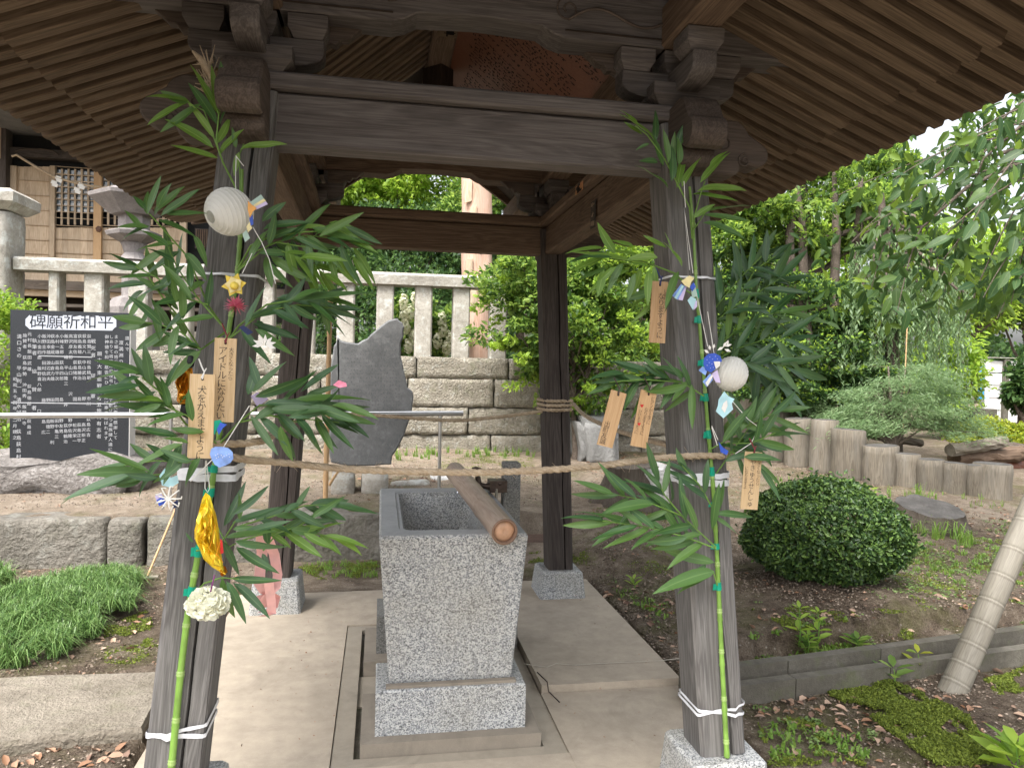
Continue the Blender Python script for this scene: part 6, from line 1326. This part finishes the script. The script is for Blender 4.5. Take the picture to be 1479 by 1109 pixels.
RB.spray([(1034,792),(990,775),(930,760),(870,752)], 18, 62, 2.22, 'm', 32, .05); RB.spray([(1034,790),(985,745),(930,722),(880,712)], 16, 62, 2.24, 'm', 34, .05); RB.spray([(985,745),(960,715),(950,695)], 6, 55, 2.24, 'd', 35, 0); RB.spray([(1030,735),(1010,700),(985,672)], 6, 50, 2.25, 'd', 30, 0)
for q in [(1032,825,950,838),(1030,825,962,850),(1026,828,978,850),(1032,812,958,800),(1028,765,1035,700),(1033,742,1090,738),(1033,748,1068,766),(1036,740,1046,690),(1020,815,985,850)]: RB.leaf(*q, 2.26, 'm')
RB.twig([(1036,845),(1030,825)], 2.28); RB.finish()

# ------------------------------------------------------------------ white plastic bands round the posts
def band(k, y, lab, h=.018, tilt=0, n=2, mat=WHITE_TAPE):
    zc = P(POSTS[k][0][0]*0+({'FL':310,'FR':1030}[k]), y, Y=yf(k, 1.2)).z; zc = P({'FL':310,'FR':1030}[k], y, Y=yf(k, zc)).z
    t = thing('plastic_band', pc(k, zc), lab, 'plastic tape', 'white plastic bands tying the bamboos'); 
    for j in range(n):
        m = MB(); rings = []; dz = (j-(n-1)/2)*h*.8; tl = tilt*(1 if j % 2 else -.6)
        c = pc(k, zc+dz); q = .0845+.0015*j
        cor = [(-q,-q+.008),(-q+.008,-q),(q-.008,-q),(q,-q+.008),(q,q),(-q,q)]; m_ = 8
        path = []
        for i, (a, b_) in enumerate(cor):
            a2, b2 = cor[(i+1) % 6]
            for s_ in range(m_): f = s_/m_; path.append((a+(a2-a)*f, b_+(b2-b_)*f))
        # keep clear of the bamboo stem on the front face
        lo = []; hi = []; lo2 = []; hi2 = []
        for a, b_ in path:
            bulge = .022*math.exp(-((a-{'FL':-.02,'FR':.035}[k])/.018)**2) if b_ < -.07 else 0
            hh = h*.5*(.75+.35*noise.noise(Vector((a*30,b_*30,j*5+zc)))); z = dz*0+tl*a/q
            base = Vector((c.x+a, c.y+b_-bulge, c.z+z)); lo.append(base-Vector((0,0,hh))); hi.append(base+Vector((0,0,hh)))
        n_ = len(lo); vs = lo+hi; m.add(vs, [[i, (i+1)%n_, (i+1)%n_+n_, i+n_] for i in range(n_)], True); m.build('strip', mat, t)
    return t
band('FL', 1055, 'lowest white plastic band round the front left post', .017, .012); band('FL', 684, 'white plastic band round the front left post just below the blue paper fan', .028, .004); band('FL', 396, 'white plastic band round the front left post just above the yellow paper star', .011, .002, 1)
band('FR', 1027, 'lowest white plastic band round the front right post', .013, .016); band('FR', 692, 'white plastic band round the front right post just below the straw rope', .028, .003); band('FR', 402, 'topmost white plastic band round the front right post', .010, .002, 1)

# ------------------------------------------------------------------ wooden wish tags
def wish(x, y, w, h, tilt, Y, label, lines, cord, mat=W_TAG, hearts=(), size=1.0):
    """x,y centre px; w,h px; tilt degrees clockwise in the picture; lines = [(text, dx px, dy px, char px)]"""
    k = Y/F_PX*1.0; c = P(x, y, Y=Y); t = thing('wish_tag', c, label, 'wooden tag', 'wooden wish tags')
    T = Matrix.Translation(c) @ Matrix.Rotation(R(tilt), 4, 'Y'); W_, H_ = w*k, h*k
    M = T @ Matrix.Rotation(R(-90), 4, 'Y')  # local X up along the tag
    me = beam_mesh('board', H_, .005, W_, .0012); o = link('board', me, t, T @ Matrix.Translation((0,0,-H_/2)) @ Matrix.Rotation(R(-90), 4, 'Y'), mat)
    m = MB(); m.lathe(T @ Vector((0,-.0032,H_*.44)), [(0,.0003),(.0035,.0003),(.0035,0)], 12, T.to_3x3() @ Vector((0,-1,0))); m.build('hole', DARK, t)
    m = MB(); a = T @ Vector((0,-.005,H_*.44)); m.tube([a, a+Vector((.004,.004,.02)), a+Vector((-.003,.006,.034)), a+Vector((-.012,.012,.055))], .0022, 6); m.tube([a+Vector((-.003,0,.004)), a+Vector((.009,.006,.03))], .0018, 6); m.build('cord', cord, t)
    for s_, dx, dy, ch in lines:
        cu = bpy.data.curves.new('lettering', 'FONT'); cu.body = '\n'.join(s_); cu.size = ch*k*1.12; cu.align_x = 'CENTER'; cu.align_y = 'CENTER'; cu.space_line = .88; cu.extrude = .0002; cu.resolution_u = 2; cu.offset = -.0002
        link('lettering', cu, t, T @ Matrix.Translation((dx*k, -.0031, -dy*k)) @ RX, INK)
    for dx, dy in hearts:
        q = .006; m = MB(); c2 = T @ Vector((dx*k, -.0032, -dy*k)); pts = [(0,-1),(.9,.1),(.9,.6),(.5,.9),(0,.5),(-.5,.9),(-.9,.6),(-.9,.1)]
        m.add([c2+Vector((a_*q,0,b_*q)) for a_, b_ in pts], [list(range(8))]); m.build('red_heart', RED, t)
    return t
wish(324, 549, 29, 115, 1.5, 2.17, 'pale wooden wish tag on the left post, hung from a maroon cord, two columns', [('アイドルになりたい', -3, 5, 11.3),('大きくなったら', 8, -22, 6.5)], MAROON)
wish(291, 601, 33, 115, 1.2, 2.13, 'pale wooden wish tag left of and lower than the maroon corded one', [('犬をかえますように', 0, 10, 11.4)], PAPER)
wish(951, 451, 26, 93, 1.5, 2.24, 'wooden wish tag on a navy cord left of the right post, partly behind leaves', [('なりますように', 3, 6, 10),('しあわせに', 9, -20, 6)], NAVY, W_TAG2)
wish(883.5, 605, 25, 85, 14, 2.26, 'tilted wooden wish tag farthest left of the right post, written only near its foot', [('出町友誠', -5, 23, 9)], BRASS, W_TAG2)
wish(929.5, 605, 26, 86, 10, 2.27, 'tilted wooden wish tag with small red hearts left of the right post', [('ピアノが上手に', 8, -14, 6.2),('なりますように', 1, 4, 6.2),('ひけますように', -8, 6, 5.4)], BRASS, W_TAG2, hearts=((-7,-19),(-6,9)))
wish(1085, 694, 29, 90, 3.5, 2.20, 'pale wooden wish tag hanging right of the right post in front of the azalea', [('やきゅうせんしゅ', 0, 4, 9.4),('大きくなったら', 10, -14, 6.2),('になりますよ', -10, -4, 6)], MAROON)

# ------------------------------------------------------------------ paper lanterns and other ornaments
def lantern(x, y, rp, Y, axis, label, squash=.92, nrib=14):
    c = P(x, y, Y=Y); r = rp*Y/F_PX; t = thing('paper_lantern', c, label, 'paper lantern', 'small white paper lanterns'); ax = Vector(axis).normalized(); prof = []; n = nrib*6
    for i in range(n+1):
        a = R(16+148*i/n); rr_ = r*math.sin(a); h = -r*squash*math.cos(a); rib = abs(math.sin(math.pi*i/6)); prof.append((rr_*(1-.011*rib), h))
    M = frame(c, c+ax); m = MB(); m.lathe(c, prof, 36, ax); m.build('shade', LANT, t, M)
    m = MB(); u = ax.orthogonal().normalized(); w = ax.cross(u)
    for i in range(0, n+1, 6):
        rr_, h = prof[i]; m.tube([c+ax*h+(u*math.cos(6.283*k/30)+w*math.sin(6.283*k/30))*rr_*1.006 for k in range(31)], .0011, 4, cap=False)
    m.build('wire_rib', PAPER, t, M); return t
lantern(331, 306, 32, 2.20, (-.62,-.62,-.38), 'white ribbed paper lantern with its opening showing, hung at the top of the left bamboo', .98)
lantern(1056, 540, 27.5, 2.24, (.80,-.45,-.30), 'white ribbed paper lantern hung on the right bamboo beside a blue paper fish tail')
def strings(pairs, Y, lab, mat=PAPER, r=.0013):
    m = MB()
    for pts in pairs: m.tube([P(x, y, Y=Y if len(q_) == 0 else q_[0]) for x, y, *q_ in pts], r, 5)
    tag(m.build('white_string', mat), lab, 'string')
strings([[(341,225),(340,265),(341,278)],[(341,226),(352,240)]], 2.26, 'short white string above the left paper lantern with a loose knotted end')
strings([[(365,328),(378,350),(389,375),(398,410)]], 2.18, 'white string running down from the left lantern through the leaves'); strings([[(364,366),(350,395)]], 2.2, 'short white string holding the yellow paper star')
strings([[(360,586),(320,650),(275,695)]], 2.12, 'taut white string slanting across the left post past the blue fan'); strings([[(297,665),(296,705),(300,711),(303,705),(298,665)]], 2.16, 'looped white string holding the gold foil banana')
strings([[(1001,395),(988,300),(996,390)],[(988,262,2.3),(990,300,2.3)]], 2.33, 'fine white string beside the thin top of the right bamboo'); strings([[(1022,450),(1036,540)],[(1003,410),(1022,500)]], 2.27, 'pair of white strings above the right paper lantern')
strings([[(1052,573),(1080,605),(1096,617),(1085,640),(1062,655)],[(1028,615),(1037,635)],[(1028,617),(1036,643)]], 2.24, 'loose white strings trailing below the cyan paper shape')
def petal(m, c, d, n_, L_, w, cup=.25):
    d = Vector(d).normalized(); n_ = Vector(n_); n_ = (n_-d*n_.dot(d)).normalized(); s_ = d.cross(n_)
    m.add([c, c+d*L_*.5+s_*w*.5+n_*L_*cup*.3, c+d*L_+n_*L_*cup, c+d*L_*.5-s_*w*.5+n_*L_*cup*.3], [[0,1,2],[0,2,3]])
# yellow star flower
c = P(339,412,Y=2.20); t = thing('paper_star', c, 'yellow folded paper star flower just below the upper plastic band of the left post', 'paper flower')
for lay, (n_, L_, mt) in enumerate(((6,.036,YELLOW),(5,.026,CREAM))):
    m = MB()
    for i in range(n_): a = 6.283*i/n_+lay*.4+.2; petal(m, c+Vector((0,-.006*lay,0)), (math.cos(a), -.15, math.sin(a)), (0,-1,0), L_, .024, .22)
    m.build('petals', mt, t)
m = MB(); m.lathe(c+Vector((0,-.002,.0)), [(.001,.022),(.012,.02),(.006,.0),(.003,-.01)], 8, (.15,-1,-.2)); m.build('trumpet', YELLOW, t)
c = P(341,442,Y=2.19); t = thing('paper_pinwheel', c, 'pink spiky folded paper flower directly below the yellow star', 'paper flower'); m = MB()
for i in range(46): a = 2.4*i; h = 1-2*(i+.5)/46; r_ = math.sqrt(1-h*h); d = Vector((r_*math.cos(a), -abs(r_*math.sin(a))*.8-.05, h)); petal(m, c, d, Vector((h,-.3,-r_*math.cos(a)))+Vector((.01,0,0)), .034*random.uniform(.85,1.1), .013, .05)
m.build('spikes', PINK, t)
c = P(301,871,Y=2.13); t = thing('paper_pompom', c, 'creamy white paper pompom flower low on the left bamboo', 'paper flower'); m = MB()
for i in range(300):
    g = Vector(unit(rs.normal(size=3))); p = c+Vector((g.x*.047, g.y*.032, g.z*.032)); L_ = random.uniform(.012,.02); u_ = g.orthogonal().normalized(); q_a = random.uniform(0,6.28); u2 = Matrix.Rotation(q_a, 3, g) @ u_
    m.add([p-u2*L_*.5, p+g*L_*.6-u2*L_*.6, p+g*L_*.9, p+g*L_*.6+u2*L_*.6, p+u2*L_*.5], [[0,1,2,3,4]])
m.build('petals', CREAMW, t)
m = MB(); m.lathe(c, [(.0,-.028),(.03,-.018),(.042,0),(.03,.018),(0,.028)], 12, squash=(1.0,.75)); m.build('core', CREAMW, t)
tag(MB().tube([P(304,855,Y=2.12), P(307,842,Y=2.12), P(310,830,Y=2.13)], .0022, 6).build('purple_cord', plain('purple wire', (.16,.02,.13), .4)), 'short purple cord above the white pompom', 'cord')
# gold foil banana and amber tassel
def foil(name, out_px, Y, mat, label, dep=.03, seed=0):
    pts = [P(x, y, Y=Y) for x, y in out_px]; ct = sum(pts, Vector())/len(pts); t = thing(name, ct, label, 'foil ornament'); m = MB(); n = len(pts); rings = []
    for f in (0, .12, .25, .38, .5, .62, .75, .86, .97):
        rings.append([ct.lerp(p, 1-f)+Vector((0, -dep*math.sqrt(max(0,1-(1-f)**2))+.022*noise.noise(p*55+Vector((f*7,seed,0))), 0)) for p in pts])
    m.loft(rings, False, False); m.add(rings[-1], [list(range(n))])
    back = [[ct.lerp(p, 1-f)+Vector((0, dep*.8*math.sqrt(max(0,1-(1-f)**2)), 0)) for p in pts] for f in (0,.4,.8,.97)]; m.loft(back, False, False)
    m.build('foil', mat, t); return t
g1 = foil('gold_foil_ornament', [(297,711),(303,716),(308,730),(311,745),(316,765),(318,790),(322,815),(326,830),(318,826),(308,818),(296,805),(288,792),(281,778),(281,765),(285,750),(288,735),(292,720)], 2.12, GOLD, 'shiny gold foil banana shape hanging below the plastic band of the left post', .022)
m = MB()
for a, b_ in (((307,742),(289,778)),((311,757),(300,800)),((318,782),(306,815)),((313,800),(322,812))): m.tube([P(*a,Y=2.095), P((a[0]+b_[0])/2+1,(a[1]+b_[1])/2,Y=2.09), P(*b_,Y=2.097)], .0010, 4)
m.build('crease_line', GOLDD, g1)
MB().hexa([P(318,800,Y=2.118),P(323,798,Y=2.118),P(323,798,Y=2.122),P(318,800,Y=2.122)],[P(318,778,Y=2.118),P(321,780,Y=2.118),P(321,780,Y=2.122),P(318,778,Y=2.122)]).build('red_strip', RED, g1)
foil('gold_foil_ornament', [(318,815),(326,818),(329,826),(322,832),(319,828)], 2.13, GOLDD, 'small amber foil tip under the gold foil banana', .01)
am = foil('amber_tassel', [(266,530),(272,524),(278,532),(279,550),(278,568),(279,585),(270,583),(260,585),(255,578),(257,565),(253,552),(258,540)], 2.20, GOLDD, 'crumpled amber foil tassel with a black knot at the left edge of the left post', .02, 3)
MB().lathe(P(275,522,Y=2.17), [(.0,-.02),(.009,-.014),(.012,0),(.009,.014),(0,.02)], 10).build('knot', BLACKC, am); MB().tube([P(268,585,Y=2.2), P(266,596,Y=2.2), P(275,604,Y=2.2)], [.012,.014,.006], 8).build('black_cloth', BLACKC, am)
# blue fan with specks
def flat_shape(name, px, Y, mat, label, th=.0012, cat='paper ornament', group=None, bow=.0, parent=None):
    pts = [P(x, y, Y=Y) for x, y in px]; ct = sum(pts, Vector())/len(pts)
    t = parent or thing(name, ct, label, cat, group); n = len(pts); m = MB(); f = [p.copy() for p in pts]; cc = ct+Vector((0,-bow,0))
    vs = f+[cc]+[p+Vector((0,th,0)) for p in f]+[cc+Vector((0,th,0))]; m.add(vs, [[i,(i+1)%n,n] for i in range(n)]+[[n+1+(i+1)%n,n+1+i,2*n+1] for i in range(n)]+[[i,i+n+1,(i+1)%n+n+1,(i+1)%n] for i in range(n)])
    m.build('paper', mat, t); return t
bf = flat_shape('paper_fan', [(303,656),(305,648),(311,645),(320,645),(330,647),(336,653),(337,662),(333,668),(326,672),(317,675),(310,671),(306,664)], 2.11, BLUE2, 'rounded blue paper fan with white specks on the left post beside the rope', bow=.004)
m = MB()
for x, y in ((311,658),(315,660),(319,658),(323,659),(327,658),(330,656),(314,656),(321,661),(331,660),(312,662)): q = P(x,y,Y=2.1045); m.hexa([q,q+Vector((.0018,0,0)),q+Vector((.0018,.001,0)),q+Vector((0,.001,0))],[q+Vector((0,0,.0018)),q+Vector((.0018,0,.0018)),q+Vector((.0018,.001,.0018)),q+Vector((0,.001,.0018))])
m.build('speck', PAPER, bf)
flat_shape('paper_strip_ornament', [(308,608),(318,606),(322,612),(314,618),(310,628),(306,622)], 2.13, TEAL, 'teal paper scrap under the maroon corded tag'); flat_shape('paper_strip_ornament', [(318,610),(328,613),(322,618),(316,628),(313,620)], 2.125, BLUE, 'small blue paper bow under the maroon corded tag')
flat_shape('folded_paper', [(230,687),(238,676),(246,690),(256,686),(258,697),(247,704),(234,701)], 2.14, SKYB, 'pale cyan folded paper at the left edge of the left post')
sf_ = thing('wire_snowflake', P(240,720,Y=2.13), 'white openwork snowflake with blue and lilac paper below the cyan folded paper', 'paper ornament'); m = MB(); rr = random.Random(8); c = P(243,720,Y=2.12)
for i in range(9): a = i*.7; d = Vector((math.cos(a), 0, math.sin(a))); m.tube([c, c+d*.02+Vector((0,-.006,0)), c+d*.034, c+d*.026+Vector((.008,0,.006))], .0022, 5)
m.build('flake', PAPER, sf_)
for px, mt, yy in (([(226,722),(236,716),(240,726),(230,731)],BLUE,2.135),([(224,716),(233,712),(236,720),(226,724)],LILAC,2.14),([(250,725),(257,722),(256,732),(248,735)],NAVY,2.14)): flat_shape('', px, yy, mt, '', parent=sf_)
# star streamer beside the left lantern
st = thing('star_streamer', P(370,300,Y=2.16), 'orange paper star with sage and cream paper strips beside the left lantern', 'paper ornament')
for px, mt, yy in (([(360,293),(377,281),(386,294),(367,303)],SAGE,2.165),([(366,296),(381,287),(384,290),(368,300)],CREAM,2.160),([(368,299),(384,291),(387,295),(370,303)],LILAC,2.158),([(358,290),(364,296),(371,301),(365,306),(361,315),(358,304)],ORANGE,2.15),([(360,315),(365,310),(366,324),(362,326)],BLUE,2.155),([(356,327),(361,320),(364,330),(358,336)],CREAM,2.16),([(350,338),(356,332),(361,344),(354,350)],SAGE,2.165)): flat_shape('', px, yy, mt, '', parent=st)
# pink bow, dark blue and white bits on the left sprays
flat_shape('pink_bow', [(481,556),(489,549),(500,553),(501,558),(490,560)], 2.16, PINK, 'tiny pink paper bow at the end of the left middle spray')
wf = thing('white_leaf_ornament', P(384,497,Y=2.19), 'white and pale green cut paper leaf sprig right of the left post', 'paper ornament'); m = MB()
for i in range(7): a = R(-20+35*i); petal(m, P(382+2*math.cos(a),498,Y=2.18), (math.cos(a), -.1, math.sin(a)), (0,-1,0), .03, .011, .05)
m.build('petals', PAPER, wf); flat_shape('', [(345,473),(352,470),(366,480),(358,484)], 2.2, NAVY, '', parent=wf); flat_shape('', [(362,575),(376,568),(386,576),(374,586)], 2.26, LILAC, 'pale lilac folded paper behind the leaves right of the left post', parent=None, )if False else flat_shape('folded_paper', [(362,572),(372,566),(388,576),(372,588)], 2.27, LILAC, 'pale lilac folded paper behind the leaves right of the left post')
# pink ribbon
rb = [(372,775),(384,773),(388,790),(378,812),(371,835),(386,842),(399,848),(402,856),(396,872),(392,886),(384,889),(374,882),(370,868)]
def ribbon(pts, Y0_, w, mat, t, nm='ribbon_loop', tw=1.0):
    ps = []; P2 = [P(x, y, Y=Y0_+.02*math.sin(i*1.4)) for i, (x, y) in enumerate(pts)]
    for i in range(len(P2)-1):
        for j in range(5): ps.append(P2[i].lerp(P2[i+1], j/5))
    ps.append(P2[-1]); L_ = []; 
    for i, p in enumerate(ps):
        a = .5*math.sin(tw*i*.16); d = Vector((math.cos(a)*.9, math.sin(a)*.7, .15)); L_.append((p-d*w/2, p+d*w/2))
    vs = [q for ab in L_ for q in ab]; m = MB(); m.add(vs, [[2*i,2*i+1,2*i+3,2*i+2] for i in range(len(L_)-1)], True); return m.build(nm, mat, t)
rt = thing('pink_ribbon', P(388,830,Y=2.5), 'pale pink ribbon hanging in loops before the back left plinth', 'ribbon')
ribbon([(378,773),(379,795),(376,820),(374,840),(384,855),(398,862),(394,878),(378,884)], 2.52, .042, PALEPINK, rt); ribbon([(384,773),(396,800),(401,830),(398,850),(386,860),(378,878),(372,860)], 2.5, .04, PALEPINK, rt, tw=-.8); ribbon([(378,888),(392,888),(392,870),(388,840)], 2.48, .034, PALEPINK, rt)
strings([[(376,772,2.5),(381,750,2.4),(388,735,2.33)]], 2.4, 'thread holding the pink ribbon under the lower left spray')
# right post ornaments
rs2 = thing('star_streamer', P(984,412,Y=2.22), 'cream paper star with striped blue tail near the top of the right bamboo', 'paper ornament')
for px, mt, yy in (([(984,406),(990,402),(996,398),(1003,402),(998,408),(996,416),(989,412)],CREAM,2.21),([(971,427),(984,410),(990,414),(979,433)],BLUE2,2.22),([(974,430),(985,412),(988,413),(977,432)],SKYB,2.216),([(980,433),(988,412),(992,414),(986,434)],LILAC,2.222),([(996,414),(1002,408),(1005,414),(1000,421)],BLUE,2.215),([(998,420),(1004,416),(1007,428),(1000,430)],SAGE,2.22),([(993,434),(998,428),(1006,432),(1003,440),(1001,448)],SKYB,2.22),([(1001,436),(1007,434),(1007,443),(1002,448)],LILAC,2.224)): flat_shape('', px, yy, mt, '', parent=rs2)
bf2 = thing('blue_paper_fish', P(1028,525,Y=2.21), 'royal blue speckled paper fan with pale tails touching the right paper lantern', 'paper ornament')
for px, mt, yy in (([(1016,526),(1017,517),(1023,511),(1032,510),(1040,514),(1043,521),(1038,526),(1034,532),(1027,538),(1019,534)],BLUE,2.20),([(1009,535),(1015,529),(1022,534),(1019,542)],BLUE2,2.205),([(1015,551),(1026,539),(1030,548),(1021,559)],BLUE2,2.206),([(1019,553),(1028,541),(1030,543),(1022,558)],PAPER,2.203),([(1028,540),(1036,534),(1041,553),(1034,552)],LILAC,2.207),([(1031,522),(1040,522),(1040,528),(1034,533)],PAPER,2.197)): flat_shape('', px, yy, mt, '', parent=bf2)
m = MB()
for x, y in ((1021,520),(1025,516),(1029,519),(1033,515),(1036,519),(1024,524),(1028,526),(1030,531),(1021,528),(1026,532)): q = P(x,y,Y=2.1985); m.hexa([q,q+Vector((.0016,0,0)),q+Vector((.0016,.001,0)),q+Vector((0,.001,0))],[q+Vector((0,0,.0016)),q+Vector((.0016,0,.0016)),q+Vector((.0016,.001,.0016)),q+Vector((0,.001,.0016))])
m.build('speck', PAPER, bf2)
wb = thing('white_rabbit_cutout', P(1036,503,Y=2.2), 'white cut paper blossom sprig above the right paper lantern', 'paper ornament')
for (x, y, a, l_) in ((1024,510,150,.03),(1026,506,110,.026),(1036,506,30,.034),(1044,502,60,.032),(1046,500,15,.036),(1046,504,-20,.034),(1030,504,80,.024),(1050,498,80,.022)):
    m = MB(); q = P(x,y,Y=2.19); petal(m, q, (math.cos(R(a)), -.1, math.sin(R(a))), (0,-1,0), l_*.7, .010, .05); m.build('petal', PAPER, wb)
cy_ = flat_shape('cyan_paper_shape', [(1046,565),(1052,572),(1061,576),(1057,583),(1059,591),(1045,604),(1034,594),(1037,586),(1038,577)], 2.2, SKYB, 'pale cyan star shaped paper below the right lantern')
flat_shape('', [(1050,578),(1051,586),(1047,596),(1042,590),(1045,582)], 2.197, PAPER, '', parent=cy_)
flat_shape('blue_paper_bit', [(1038,638),(1044,646),(1052,651),(1050,657),(1041,653)], 2.22, BLUE, 'small torn royal blue paper on the rope at the right post')

# every lettering curve becomes a plain mesh of its own
bpy.context.view_layer.update(); dg = bpy.context.evaluated_depsgraph_get(); seen = {}
for o in [o for o in sc.objects if o.type == 'FONT']:
    me = bpy.data.meshes.new_from_object(o.evaluated_get(dg)); nm = o.name; n2 = bpy.data.objects.new('lettering', me); COL.objects.link(n2); n2.parent = o.parent; n2.matrix_basis = o.matrix_basis.copy()
    if not me.materials: me.materials.append(o.data.materials[0])
    bpy.data.objects.remove(o)
